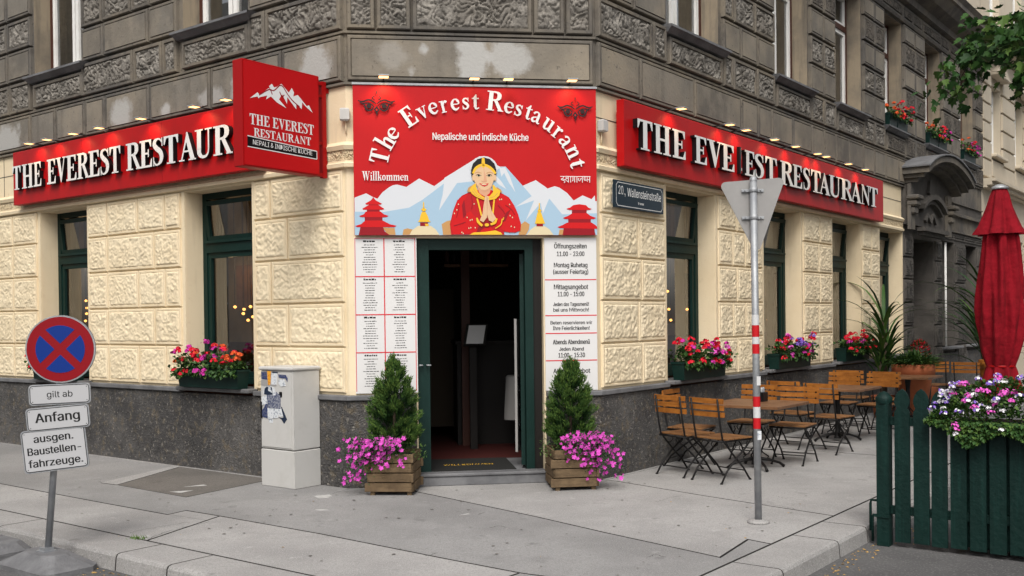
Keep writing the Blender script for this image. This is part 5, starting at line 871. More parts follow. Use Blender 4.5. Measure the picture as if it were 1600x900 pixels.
mb = MB(FC); mb.lathe([(.001, .95), (.22, .95), (.235, .93), (.26, .45)], 24, 0, (1.97, 1.75), True, lambda a, z, r: r*(1+.06*math.sin(6*a)*(1 if z < .9 else 0))); mb.build('tablecloth', M['cloth'], tb)
mb = MB(FC); mb.lathe([(.16, .1), (.03, .14), (.03, .94)], 10, 0, (1.97, 1.75)); mb.build('table_base', M['iron'], tb)
# restaurant room seen through the windows
def room(fr, a, b, d, m):
    mb = MB(fr); mb.add([(a, .31, .1), (b, .31, .1), (b, d, .1), (a, d, .1)], [(0, 1, 2, 3)], 1)
    mb.add([(a, d, .1), (b, d, .1), (b, d, 3.3), (a, d, 3.3)], [(3, 2, 1, 0)], 0).add([(a, .31, .1), (a, d, .1), (a, d, 3.3), (a, .31, 3.3)], [(0, 1, 2, 3)], 0).add([(b, .31, .1), (b, d, .1), (b, d, 3.3), (b, .31, 3.3)], [(3, 2, 1, 0)], 0)
    mb.add([(a, .31, 3.3), (b, .31, 3.3), (b, d, 3.3), (a, d, 3.3)], [(0, 1, 2, 3)], 0)
    mb.build('dining_room_wall', [m, M['floor_in']], bld)
room(FL, -9.2, -1.36, 1.3, M['cream_in']); room(FR, 1.38, 9.9, 1.3, M['cream_in'])
for fr, x0, x1 in ((FL, -9.1, -1.4), (FR, 1.45, 9.8)):
    mb = MB(fr); mb.box(x0, x1, 1.24, 1.29, .1, 1.35); mb.build('wainscot', M['brown_paint'], bld)
    x = x0+.2; k = 0
    while x < x1-.5:
        mb = MB(fr); mb.box(x, x+.34, 1.2, 1.24, 1.75, 2.2+.1*(k % 2)); mb.build('wall_picture', M['wood_table'] if k % 2 else M['dark_in'], bld); x += 1.13; k += 1
def bulbs(fr, pts, lab):
    o = thing('hanging_lamp', lab, 'lamp', tuple(fr @ Vector((pts[0][0], pts[0][1], 3.29))))
    mb = MB(fr); c = MB(fr)
    for (x, y, z) in pts:
        mb.lathe([(0, z-.018), (.014, z-.012), (.021, z), (.014, z+.012), (0, z+.018)], 8, 0, (x, y)); c.tube([(x, y, z+.028), (x, y, 3.29)], .004, 4)
    mb.build('bulb', M['bulb'], o); c.build('cable', M['black'], o)
    ld = bpy.data.lights.new('lamp_light', 'POINT'); ld.energy = 5; ld.color = (1, .66, .34); ld.shadow_soft_size = .1
    lo = bpy.data.objects.new('lamp_light', ld); COL.objects.link(lo); lo.parent = o; lo.matrix_basis = WM[o].inverted() @ T(fr @ Vector((pts[0][0], pts[0][1]-.1, pts[0][2]+.45)))
bulbs(FL, [(-2.89, .9, 1.78), (-2.80, .95, 1.70), (-2.72, .9, 1.75), (-2.62, .95, 1.66), (-2.60, .9, 1.78), (-2.75, .98, 1.62)], 'cluster of warm bulbs hanging behind the window left of the blade sign')
bulbs(FL, [(-6.18, .9, 1.92), (-6.20, .92, 1.82), (-6.17, .9, 1.74), (-6.2, .9, 1.64)], 'string of warm bulbs behind the far left window')
bulbs(FR, [(3.09, .9, 1.93), (3.12, .9, 1.70), (3.17, .9, 1.56), (3.5, .95, 1.68), (3.62, .9, 1.70)], 'string of warm bulbs behind the window right of the street name plate')
bulbs(FR, [(5.97, .9, 1.73), (6.06, .9, 1.68), (6.25, .9, 1.54)], 'string of warm bulbs behind the window next to the yield sign post')
# ------------------------------------------------------------------ restaurant signs
def sign_letters(fr, sg, items, z0, h, y):
    for (ch, a, b) in items:
        adv = G[ch][0]*h; mb = MB(fr @ T((a, y, z0)))
        glyph(mb, ch, 0, 0, h, -.055, 0, xs=(b-a)/(adv*.97), mi=0, mi2=1)
        mb.build('letter', [M['letter'], M['black']], sg, fr @ T((a, y, z0)))
def signbox(fr, x0, x1, z0, z1, lab):
    sg = thing('fascia_sign', lab, 'sign', tuple(fr @ Vector(((x0+x1)/2, -.06, z0))))
    mb = MB(fr); mb.box(x0, x1, -.15, -.065, z0, z1, 0, .006); mb.build('sign_panel', M['red'], sg)
    mb = MB(fr); mb.box(x0+.1, x0+.16, -.064, 0, z0+.1, z1-.1).box(x1-.16, x1-.1, -.064, 0, z0+.1, z1-.1); mb.build('bracket', M['red_metal'], sg)
    n = int((x1-x0)/2.1)+1
    for i in range(1, n):
        x = x0+(x1-x0)*i/n; mb = MB(fr); mb.box(x-.002, x+.002, -.1508, -.15, z0+.004, z1-.004); mb.build('panel_seam', M['pdred'], sg)
    for i in range(2*n+1):
        for z in (z0+.02, z1-.02):
            x = x0+.03+(x1-x0-.06)*i/(2*n); mb = MB(fr @ T((x, -.1505, z)) @ Matrix.Rotation(R(90), 4, 'X')); mb.lathe([(.007, 0), (.006, .002), (0, .003)], 6); mb.build('screw', M['red_metal'], sg)
    return sg
sL = signbox(FL, -6.06, -1.12, 3.15, 3.835, 'long red fascia sign on the left facade, partly hidden behind the square blade sign')
LL = [('T', 5.98, 5.76), ('H', 5.737, 5.451), ('E', 5.441, 5.250), ('E', 5.119, 4.905), ('V', 4.905, 4.675), ('E', 4.67, 4.43), ('R', 4.425, 4.165), ('E', 4.17, 3.925), ('S', 3.922, 3.719), ('T', 3.725, 3.49),
      ('R', 3.385, 3.10), ('E', 3.114, 2.865), ('S', 2.864, 2.65), ('T', 2.659, 2.38), ('A', 2.375, 2.08), ('U', 2.087, 1.80), ('R', 1.778, 1.47)]
sign_letters(FL, sL, [(c, -a, -b) for c, a, b in LL], 3.335, .305, -.151)
sR = signbox(FR, .30, 8.49, 3.12, 3.79, 'long red fascia sign with one letter missing on the right facade')
RL = [('T', .46, .78), ('H', .80, 1.17), ('E', 1.20, 1.51), ('E', 1.71, 2.02), ('V', 2.02, 2.40), ('E', 2.39, 2.74), ('E', 3.02, 3.32), ('S', 3.31, 3.60), ('T', 3.62, 4.0),
      ('R', 4.10, 4.54), ('E', 4.52, 4.86), ('S', 4.88, 5.15), ('T', 5.16, 5.54), ('A', 5.46, 5.90), ('U', 5.86, 6.33), ('R', 6.34, 6.84), ('A', 6.76, 7.24), ('N', 7.22, 7.65), ('T', 7.62, 8.04)]
sign_letters(FR, sR, RL, 3.31, .305, -.151)
mb = MB(FR); mb.box(2.92, 2.96, -.19, -.151, 3.32, 3.64); mb.build('letter_remnant', [M['black']], sR)
mb = MB(FR); mb.box(2.96, 2.985, -.18, -.151, 3.50, 3.63).box(2.965, 3.0, -.18, -.151, 3.36, 3.39); mb.build('letter_remnant', [M['letter']], sR)
# picture panel over the door
pn = thing('picture_sign', 'large red picture panel over the door with mountains, pagodas and a greeting woman', 'sign', tuple(FC @ Vector((1.25, -.05, 2.41))))
mb = MB(FC); mb.box(.068, 2.424, -.062, -.035, 2.412, 3.842, 0, .003); mb.build('sign_panel', M['red_print'], pn)
mb = MB(FC); mb.box(.06, 2.432, -.075, -.03, 3.8425, 3.862).box(.10, .16, -.0345, 0, 2.5, 3.8).box(2.33, 2.39, -.0345, 0, 2.5, 3.8); mb.build('sign_trim', M['alu'], pn)
LAY = [0]
def px(u, v): return (.065+(u-551)/379*2.361, 3.838-(v-138.5)/230*1.424)
def z4(p): return px(690+p[0]/6.815, 240+p[1]/6.815)
def z3(p): return px(545+p[0]/6.667, 240+p[1]/6.667)
def z5(p): return px(735+p[0]/6.667, 240+p[1]/6.667)
def z1(p): return px(545+p[0]/7.5, 130+p[1]/7.5)
def z2(p): return px(735+p[0]/7.5, 130+p[1]/7.5)
def clip(p): return (min(max(p[0], .069), 2.423), min(max(p[1], 2.4135), 3.84))
def art(name, mt, polys, f, brushes=(), par=None):
    LAY[0] += 1; y = -.0625-.00035*LAY[0]; mb = MB(FC)
    allp = [[clip(f(p)) for p in q] for q in polys]
    for (pts, wd) in brushes:
        for q in brush(pts, wd): allp.append([clip(f(p)) for p in q])
    for q in allp:
        n = len(q); ar = sum(q[i][0]*q[(i+1) % n][1]-q[(i+1) % n][0]*q[i][1] for i in range(n))
        if ar < 0: q = q[::-1]
        mb.add([(a, y, b) for a, b in q], [list(range(n))])
    return mb.build(name, M[mt], par or pn)
def ell(cx, cy, rx, ry, n=14, a0=0): return [(cx+rx*math.cos(2*math.pi*i/n+a0), cy+ry*math.sin(2*math.pi*i/n+a0)) for i in range(n)]
snow = [z3(p) for p in [(48, 475), (165, 430), (230, 465), (280, 485), (330, 420), (400, 365), (440, 345), (480, 338), (575, 362), (705, 275), (860, 352), (960, 280)]] + [z4(p) for p in [(0, 272), (375, 38), (400, 55), (545, 128), (590, 148), (645, 147), (830, 350)]] + \
       [z5(p) for p in [(650, 283), (775, 370), (850, 345), (900, 360), (980, 415), (1050, 495), (1145, 440), (1240, 480), (1275, 440), (1280, 502), (1310, 498), (1310, 858)]] + [z3((48, 858))]
art('mountain', 'pwhite', [snow], lambda p: p)
blue = [z3(p) for p in [(46, 618), (340, 620), (600, 575), (735, 495), (960, 325), (945, 440), (925, 515), (905, 605), (960, 520), (1095, 318), (1160, 312), (1265, 300)]] + [z4(p) for p in [(420, 300), (545, 190), (590, 160), (600, 150), (650, 148), (830, 350)]] + \
       [z5(p) for p in [(605, 450), (430, 565), (630, 495), (540, 705), (700, 520), (720, 635), (790, 475), (860, 560), (925, 640), (1310, 628), (1310, 858)]] + [z3((46, 858))]
art('mountain_shade', 'pblue', [blue], lambda p: p)
art('mountain_snow', 'pwhite', [[(235, 240), (290, 300), (340, 380), (260, 330), (225, 290)], [(270, 160), (330, 150), (380, 250), (435, 412), (360, 300), (320, 210), (290, 250)]], z5)
for t_ in ([(530, 855), (540, 800), (580, 788), (632, 800), (600, 855)], [(330, 780), (450, 785), (460, 855), (380, 855)], [(945, 855), (932, 745), (985, 712), (1050, 700), (1060, 855)]): art('printed_tree', 'pbrown', [t_], z3)
for t_ in ([(460, 855), (490, 745), (530, 713), (580, 745), (572, 800), (540, 855)], [(885, 855), (895, 800), (940, 800), (940, 855)]): art('printed_tree', 'pbrown', [t_], z5)
art('pagoda_walls', 'pdred', [[(190, 535), (290, 535), (290, 560), (190, 560)], [(172, 588), (302, 588), (302, 620), (172, 620)], [(148, 666), (328, 666), (328, 712), (148, 712)], [(105, 770), (330, 770), (350, 820), (400, 858), (85, 858)]], z3)
art('pagoda_walls', 'pdred', [[(1028, 590), (1186, 590), (1186, 630), (1028, 630)], [(988, 684), (1230, 684), (1230, 728), (988, 728)], [(940, 788), (1265, 788), (1278, 858), (928, 858)]], z5)
art('pagoda_roofs', 'pred', [[(237, 468), (262, 500), (325, 535), (310, 545), (165, 545), (155, 535), (215, 500)], [(185, 552), (295, 552), (348, 588), (335, 597), (135, 597), (125, 588)], [(160, 617), (310, 617), (345, 645), (390, 660), (370, 674), (110, 674), (93, 662), (140, 645)],
     [(155, 708), (330, 708), (400, 745), (470, 762), (450, 776), (70, 776), (52, 764), (110, 745)]], z3)
art('pagoda_roofs', 'pred', [[(1045, 543), (1110, 534), (1180, 543), (1205, 570), (1240, 582), (1215, 594), (1000, 594), (970, 582), (1010, 568)], [(1035, 627), (1190, 627), (1225, 655), (1285, 676), (1265, 690), (955, 690), (932, 678), (990, 655)], [(975, 727), (1240, 727), (1280, 755), (1310, 772), (1310, 792), (900, 786), (873, 774), (930, 752)]], z5)
art('stupa_dome', 'pcream', [[(600, 856), (630, 805), (690, 763), (820, 763), (870, 800), (908, 856)]], z3)
art('stupa_dome', 'pcream', [[(548, 856), (590, 800), (640, 765), (740, 765), (790, 800), (830, 856)]], z5)
art('stupa_neck', 'pdred', [[(710, 728), (790, 728), (790, 765), (710, 765)]], z3); art('stupa_neck', 'pdred', [[(652, 735), (720, 735), (720, 768), (652, 768)]], z5)
art('stupa_spire', 'gold', [[(730, 618), (768, 618), (790, 660), (800, 700), (818, 722), (688, 722), (705, 700), (715, 655)], [(722, 592), (750, 574), (777, 592), (762, 612), (738, 612)], [(743, 518), (753, 518), (756, 585), (742, 585)], [(760, 740), (800, 745), (795, 765), (765, 765)]], z3)
art('stupa_spire', 'gold', [[(665, 618), (700, 618), (742, 738), (635, 738)], [(662, 600), (685, 582), (708, 600), (695, 616), (674, 616)], [(679, 522), (688, 522), (692, 590), (677, 590)]], z5)
# the greeting woman
art('halo_outline', 'pwhite', [ell(415, 170, 148, 132, 20)], z4)
art('woman_dress', 'pmred', [[(62, 872), (50, 760), (85, 620), (130, 510), (180, 460), (250, 425), (330, 400), (420, 450), (520, 400), (600, 430), (680, 475), (735, 560), (775, 650), (806, 760), (800, 830), (740, 852), (620, 842), (628, 872)]], z4)
art('sleeve', 'pred', [[(60, 790), (85, 640), (130, 520), (185, 465), (240, 440), (200, 540), (190, 690), (215, 650), (270, 625), (320, 690), (345, 760), (330, 850), (90, 872)], [(520, 460), (600, 435), (680, 478), (735, 562), (775, 655), (804, 760), (798, 828), (740, 848), (680, 850), (560, 800), (520, 760), (560, 700), (640, 700), (630, 600), (590, 560)], [(380, 790), (480, 790), (520, 840), (370, 845)]], z4)
for df in ([(190, 690), (180, 560), (205, 500), (215, 600), (225, 660), (200, 700)], [(620, 700), (645, 640), (700, 600), (660, 680), (640, 730), (590, 740)], [(350, 840), (360, 790), (430, 720), (450, 700), (500, 740), (480, 790), (420, 800)], [(455, 500), (500, 505), (505, 640), (490, 680)], [(330, 850), (350, 790), (385, 800), (370, 845)]): art('dress_fold', 'pdred', [df], z4)
for df in (([(90, 780), (160, 760), (215, 740)], 9), ([(640, 560), (700, 600), (740, 660)], 8), ([(560, 560), (600, 600), (635, 650)], 7), ([(150, 560), (140, 620), (120, 690)], 6), ([(280, 460), (290, 540), (280, 600)], 6)): art('dress_fold', 'pdred', [], z4, [df])
art('dress_dots', 'pcream', [ell(x, y, 6, 9, 6) for x, y in ((142, 552), (125, 610), (98, 648), (308, 547), (232, 690), (318, 800), (175, 850), (190, 860), (250, 805), (270, 800), (600, 497), (580, 500), (686, 552), (690, 670), (715, 690), (700, 785), (735, 795), (285, 715), (265, 720))], z4)
art('waistband', 'gold', [[(255, 874), (300, 850), (420, 844), (530, 828), (590, 850), (606, 874)]], z4)
art('neck', 'skin2', [[(345, 370), (490, 370), (495, 430), (440, 475), (400, 460), (350, 420)]], z4)
art('neckline', 'pred', [], z4, [([(345, 400), (360, 440), (410, 470)], 18), ([(495, 400), (480, 440), (450, 465)], 22)])
art('hair', 'pblack', [[(285, 265), (279, 190), (300, 120), (350, 72), (415, 53), (480, 70), (530, 120), (550, 190), (546, 240), (530, 300), (300, 300)]], z4)
art('ear', 'skin', [ell(305, 268, 16, 34, 8), ell(533, 268, 14, 34, 8)], z4)
art('face', 'skin', [[(308, 215), (330, 175), (370, 148), (415, 135), (465, 150), (505, 180), (524, 225), (522, 290), (500, 345), (465, 388), (425, 406), (390, 400), (345, 365), (315, 310), (305, 260)]], z4)
art('face_shade', 'skin2', [[(415, 135), (420, 200), (440, 250), (445, 310), (424, 318), (400, 308), (412, 296), (418, 240), (412, 170)]], z4, [([(500, 350), (465, 388), (425, 405), (388, 398)], 10), ([(330, 330), (345, 352), (360, 365)], 8)])
art('headband', 'gold', [[(395, 62), (410, 56), (424, 64), (428, 110), (412, 150), (392, 110)], ell(411, 145, 16, 20, 8)], z4, [([(300, 225), (325, 175), (365, 145), (411, 132), (460, 148), (505, 180), (540, 225)], [22, 26, 28, 26, 28, 26, 22])])
art('eyebrow', 'pbrown', [], z4, [([(322, 222), (350, 211), (390, 222)], 7), ([(442, 224), (475, 210), (512, 220)], 7)])
art('eye_white', 'pcream', [[(333, 248), (355, 237), (385, 250), (360, 260)], [(445, 250), (472, 237), (500, 246), (472, 260)]], z4)
art('eye', 'pblack', [ell(360, 246, 13, 11, 8), ell(470, 246, 14, 12, 8)], z4, [([(330, 246), (355, 234), (388, 248)], 5), ([(443, 248), (472, 233), (503, 244)], 5)])
art('nose', 'skin2', [], z4, [([(388, 300), (400, 309), (424, 312), (440, 300)], 5)])
art('mouth', 'plip', [[(362, 328), (395, 332), (412, 336), (430, 332), (466, 328), (448, 350), (422, 362), (395, 356)]], z4)
art('teeth', 'pcream', [[(380, 336), (450, 335), (430, 347), (398, 347)]], z4)
for df in ([(233, 415), (250, 375), (320, 330), (330, 360), (290, 420), (260, 425)], [(545, 365), (595, 395), (607, 425), (560, 420)]): art('scarf_shade', 'pbrown', [df], z4)
art('scarf', 'gold', [[(262, 400), (285, 362), (325, 325), (335, 372), (350, 425), (395, 465), (430, 482), (475, 462), (510, 420), (505, 345), (520, 345), (545, 380), (588, 410), (578, 455), (540, 492), (470, 508), (400, 502), (330, 475), (280, 435)]], z4, [([(340, 490), (358, 560), (385, 675)], 17), ([(522, 500), (512, 580), (505, 662)], 17)])
art('scarf_line', 'pbrown', [], z4, [([(290, 410), (330, 455), (400, 488), (470, 490)], 5), ([(300, 385), (335, 435), (375, 465)], 4), ([(560, 430), (520, 470), (480, 480)], 5)])
art('hand', 'skin', [[(425, 472), (440, 460), (450, 480), (450, 600), (440, 690), (405, 742), (365, 722), (396, 650), (408, 560)], [(440, 462), (460, 465), (470, 540), (492, 620), (540, 700), (502, 742), (462, 722), (442, 650)]], z4)
art('hand_line', 'skin2', [], z4, [([(441, 465), (446, 560), (444, 640), (440, 700)], 5), ([(425, 520), (415, 600), (400, 680)], 4), ([(465, 560), (478, 620), (500, 690)], 4)])
art('bangle', 'gold', [ell(440, 770, 24, 18, 8)], z4, [([(335, 695), (350, 740), (392, 780)], [16, 28, 24]), ([(545, 700), (525, 745), (480, 765)], [16, 28, 22]), ([(603, 705), (590, 765), (530, 808)], 10), ([(620, 690), (612, 720)], 9)])
# emblem eyes (both corners)
def emblem(f, cx):
    def mir(pts): return [(2*cx-p[0], p[1]) for p in pts]
    br = [([(cx-210, 245), (cx-160, 260), (cx-95, 237), (cx-45, 252), (cx-5, 282)], [9, 20, 18, 17, 8]), ([(cx-190, 268), (cx-140, 292), (cx-120, 340), (cx-85, 360), (cx-48, 342), (cx-35, 308)], [8, 17, 20, 20, 17, 11]),
          ([(cx-165, 282), (cx-100, 276), (cx-55, 292), (cx-38, 315)], [7, 13, 12, 8]), ([(cx-22, 190), (cx-48, 212), (cx-30, 232), (cx-10, 242)], [7, 10, 9, 4])]
    br += [(mir(p), w_) for p, w_ in br]
    art('emblem', 'pgrey', [ell(cx-88, 308, 29, 26, 10), ell(cx+88, 308, 29, 26, 10), [(cx, 306), (cx+34, 350), (cx+14, 374), (cx+3, 424), (cx-10, 374), (cx-32, 350)], [(cx-5, 170), (cx, 120), (cx+8, 150), (cx+3, 175)]], f, br)
    art('emblem_detail', 'red_print', [ell(cx, 350, 10, 12, 8)], f)
emblem(z1, 318); emblem(lambda p: z2((p[0], p[1]+27)), 1205)
# curved title set letter by letter along the arch (reference pixel positions of baseline points, angle in degrees)
tm = MB(FC); yt = -.0625-.00035*60
def L1(ch, u, v, u2, v2, h):
    """letter from baseline point (u,v) towards (u2,v2)"""
    a = px(u, v); b = px(u2, v2); ang = math.atan2(b[1]-a[1], b[0]-a[0]); d = math.hypot(b[0]-a[0], b[1]-a[1]); hh = h/160.5
    glyph(tm, ch, a[0], a[1], hh, yt, rot=ang, xs=d/(G[ch][0]*hh))
hh = 31
cxu, cyv, = 740.5, 306; 
def arcpos(t, r=1.0, Ru=142, Rv=133):
    """t = angle from the top in degrees, on the baseline ellipse"""
    a = R(t); return (cxu + Ru*math.sin(a)*r, cyv - Rv*math.cos(a)*r)
def arctext(seq):
    for (ch, t0, t1, h) in seq:
        (u, v), (u2, v2) = arcpos(t0), arcpos(t1); L1(ch, u, v, u2, v2, h)
for (ch, u, v, u2, v2, h) in [('T', 602.5, 262, 607.5, 241, 29), ('h', 607.3, 240.5, 617.0, 224, 31), ('e', 614.5, 225.5, 624.5, 211.5, 31),
        ('E', 635.5, 204.5, 653.0, 192.5, 30), ('v', 654.5, 192.0, 669, 184.5, 31), ('e', 669.5, 184.8, 684.0, 179.3, 31), ('r', 686.5, 180.5, 698.5, 177.5, 31), ('e', 701.5, 177, 716, 174.8, 31), ('s', 718.5, 174.6, 731, 173.5, 31), ('t', 733, 173.6, 745, 173.5, 30),
        ('R', 754.5, 173.8, 781, 176.8, 30), ('e', 781.5, 177.6, 797, 180.4, 31), ('s', 797.5, 181.3, 810.5, 184.6, 31), ('t', 813, 186, 823.5, 189.4, 30), ('a', 823, 190.0, 838.0, 196.5, 31), ('u', 840.0, 198.8, 855.5, 208.8, 31),
        ('r', 856, 211.3, 866.3, 219.3, 31), ('a', 866.5, 219.5, 876.0, 234.5, 31), ('n', 877.8, 234.0, 886.0, 251.5, 31), ('t', 885.0, 252.5, 888.5, 266.0, 31)]:
    L1(ch, u, v, u2, v2, h)
a = px(564, 285); b = px(634.5, 285); word(tm, 'Willkommen', a[0], b[0], a[1], 14/160.5, yt)
c = px(746.5, 221.5); text_mb(tm, 'Nepalische und indische Küche', c[0], c[1], .067, yt, 0, bold=.03, maxw=150/160.5)
# devanagari greeting, drawn with strokes
def z5b(p): return z5(p)
for (pts, wd) in [([(905, 245), (1225, 245)], 7), ([(938, 247), (938, 262), (915, 275), (938, 285), (955, 300), (945, 312)], 7), ([(938, 275), (975, 285)], 6), ([(962, 258), (985, 262), (960, 275), (985, 300)], 6), ([(992, 247), (992, 308)], 7), ([(1015, 247), (1015, 308)], 7),
                  ([(1040, 247), (1040, 285), (1030, 290)], 7), ([(1058, 247), (1058, 308)], 7), ([(1082, 247), (1082, 308)], 7), ([(1105, 262), (1095, 275), (1112, 290), (1122, 265)], 6), ([(1140, 247), (1140, 308)], 7), ([(1140, 268), (1118, 268)], 6),
                  ([(1160, 247), (1160, 280), (1195, 280)], 6), ([(1170, 247), (1168, 292)], 5), ([(1192, 247), (1192, 300)], 5), ([(1218, 247), (1218, 308)], 7), ([(1195, 278), (1218, 278)], 6)]:
    for q in brush([z5(p) for p in pts], wd/6.667/160.5): tm.add([(p[0], yt-.0003, p[1]) for p in (q if (q[1][0]-q[0][0])*(q[2][1]-q[0][1])-(q[2][0]-q[0][0])*(q[1][1]-q[0][1]) > 0 else q[::-1])], [(0, 1, 2, 3)])
tm.build('lettering', M['letter'], pn, kind='stuff')

# blade sign: red box on brackets square to the left facade
FB = frame(LP(.18, 0), -nL)           # x runs from the free end towards the wall (x = -distance from wall)
bs = thing('blade_sign', 'square red projecting sign with white mountain outline on a red steel bracket', 'sign', tuple(LP(.24, .1, 2.98)))
# face towards the camera is the side at s = .18
mb = MB(FB); mb.box(-1.07, -.175, -.0, .13, 2.98, 3.93, 0, .006)
for v in range(len(mb.v)): pass
mb.build('sign_box', M['red_metal'], bs)
mb = MB(FB); mb.box(-1.055, -.19, -.004, -.001, 2.995, 3.915); mb.build('sign_face', M['red_print'], bs)
mb = MB(FB); mb.box(-.174, -.05, .04, .08, 3.86, 3.89).box(-.174, -.05, .04, .08, 3.745, 3.77).box(-.174, -.05, .04, .08, 2.985, 3.02).box(-.174, -.105, .045, .075, 3.29, 3.32).box(-.1, -.05, .035, .085, 2.975, 3.90).box(-.05, 0, .05, .07, 3.8, 3.85).box(-.05, 0, .05, .07, 3.1, 3.15); mb.build('bracket', M['red_metal'], bs)
mb = MB(FB); yb = -.0055
logo = [(0.99, 3.588), (0.907, 3.652), (0.883, 3.636), (0.781, 3.71), (0.763, 3.706), (0.775, 3.731), (0.742, 3.757), (0.717, 3.728), (0.685, 3.74), (0.633, 3.776), (0.547, 3.709), (0.51, 3.759), (0.484, 3.719), (0.494, 3.683), (0.44, 3.706), (0.404, 3.677), (0.333, 3.619), (0.305, 3.631), (0.26, 3.568), (0.342, 3.611), (0.387, 3.646), (0.394, 3.582), (0.459, 3.62), (0.46, 3.569), (0.565, 3.665), (0.57, 3.602), (0.626, 3.682), (0.662, 3.628), (0.576, 3.561), (0.688, 3.597), (0.756, 3.64), (0.811, 3.604), (0.798, 3.642), (0.883, 3.612), (0.895, 3.6), (0.908, 3.615)]
pg = [(-x, z) for x, z in logo]; ar = sum(pg[i][0]*pg[(i+1) % len(pg)][1]-pg[(i+1) % len(pg)][0]*pg[i][1] for i in range(len(pg)))
if ar < 0: pg = pg[::-1]
mb.add([(x, yb, z) for x, z in pg], [list(range(len(pg)))]); mb.build('mountain_logo', M['letter'], bs)
mb = MB(FB)
for b_ in ([(-.89, 3.63), (-.78, 3.698), (-.72, 3.70), (-.635, 3.762), (-.56, 3.69), (-.50, 3.64), (-.42, 3.60)], [(-.655, 3.70), (-.63, 3.66), (-.60, 3.68)], [(-.76, 3.70), (-.74, 3.66)]):
    for q in brush(b_, .010): mb.add([(p[0], yb-.001, p[1]) for p in q], [(0, 1, 2, 3)])
mb.build('logo_line', M['pdred'], bs)
mb = MB(FB); word(mb, 'THE EVEREST', -1.0, -.247, 3.358, .095, yb); word(mb, 'RESTAURANT', -.955, -.285, 3.255, .074, yb); mb.build('lettering', M['letter'], bs, kind='stuff')
mb = MB(FB); mb.add([(-1.025, yb, 3.155), (-.215, yb, 3.135), (-.215, yb, 3.21), (-1.025, yb, 3.25)], [(0, 1, 2, 3)]); mb.build('name_strip', M['black'], bs)
mb = MB(FB); text_mb(mb, 'NEPALI & INDISCHE KÜCHE', -.62, 3.172, .043, yb-.001, 0, bold=.015, maxw=.70, rot=R(-1.4))
for (p, q) in (((-1.025, 3.25), (-.215, 3.21)), ((-1.025, 3.155), (-.215, 3.135)), ((-.215, 3.135), (-.215, 3.21))):
    for s_ in brush([p, q], .008): mb.add([(c[0], yb-.001, c[1]) for c in s_], [(0, 1, 2, 3)])
mb.build('lettering', M['letter'], bs, kind='stuff')

# posters beside the door
def poster_lines(mb, x0, x1, ztop, zbot, head, seed):
    rg = random.Random(seed); z = ztop-.035; c = (x0+x1)/2
    def ln(z, wd, h):
        x = c-wd/2
        while x < c+wd/2-.006:
            l = rg.uniform(.010, .032); l = min(l, c+wd/2-x); hh = h*rg.uniform(.7, 1.1); mb.add([(x, -.0215, z), (x+l, -.0215, z), (x+l, -.0215, z+hh), (x, -.0215, z+hh)], [(0, 1, 2, 3)]); x += l+.005
    ln(z, .12, .016); z -= .030
    while z > zbot+.02: ln(z, rg.uniform(.06, .15), .006); z -= .0235
mp = thing('menu_board', 'white menu board with eight red framed sheets left of the doorway', 'menu board', tuple(FC @ Vector((.36, -.02, .90))))
mb = MB(FC); mb.box(.062, .655, -.020, -.001, .90, 2.392, 0, .002); mb.build('board', M['paper'], mp)
mb = MB(FC)
xs = [.070, .345, .640]; zs = [2.385, 2.02, 1.655, 1.292, .925]
for x in xs[1:2]: mb.box(x-.005, x+.005, -.0215, -.0201, .92, 2.388)
for x in (xs[0], xs[2]): mb.box(x-.003, x+.003, -.0215, -.0201, .92, 2.388)
for z in zs[1:4]: mb.box(.07, .64, -.022, -.0206, z-.005, z+.005)
mb.box(.07, .64, -.022, -.0206, 2.383, 2.388); mb.build('red_lines', M['redline'], mp)
mb = MB(FC)
for i in range(2):
    for j in range(4): poster_lines(mb, xs[i], xs[i+1], zs[j], zs[j+1], 1, i*10+j)
mb.build('menu_print', M['ink'], mp, kind='stuff')
mb = MB(FC)
for x, z in ((.085, 2.37), (.63, 2.372)): mb.lathe([(0, 0), (.014, 0)], 8); 
oh = thing('opening_hours_board', 'white opening hours board with black print right of the doorway', 'notice board', tuple(FC @ Vector((2.17, -.02, .89))))
mb = MB(FC); mb.box(1.903, 2.422, -.020, -.001, .89, 2.39, 0, .002); mb.build('board', M['paper'], oh)
mb = MB(FC)
for z in (1.978, 1.627, 1.452, 1.185): mb.box(1.906, 2.419, -.0215, -.0201, z-.005, z+.005)
mb.build('red_lines', M['redline'], oh)
mb = MB(FC); cx = 2.163
for (t, z, h, mw) in [('Öffnungszeiten', 2.285, .047, .33), ('11.00 - 23:00', 2.21, .045, .28), ('Montag Ruhetag', 2.10, .045, .34), ('(ausser Feiertag)', 2.035, .043, .36),
                  ('Mittagsangebot', 1.885, .047, .345), ('11.00 - 15:00', 1.815, .045, .27), ("Jeden das Tagesmenü!", 1.72, .036, .36), ('bei uns Mittwoch!', 1.665, .036, .36),
                  ('Beten reservieren wir', 1.54, .034, .42), ('Ihre Feierlichkeiten!', 1.485, .036, .37), ('Abends Abendmenü', 1.345, .045, .37), ('Jeden Abend', 1.28, .036, .25), ('11:00 - 15:30', 1.215, .045, .27), ('Abendangebot', 1.06, .045, .37), ('à la carte', .985, .040, .2)]:
    text_mb(mb, t, cx, z, h, -.0215, 0, bold=.04, maxw=mw)
mb.build('lettering', M['ink'], oh, kind='stuff')
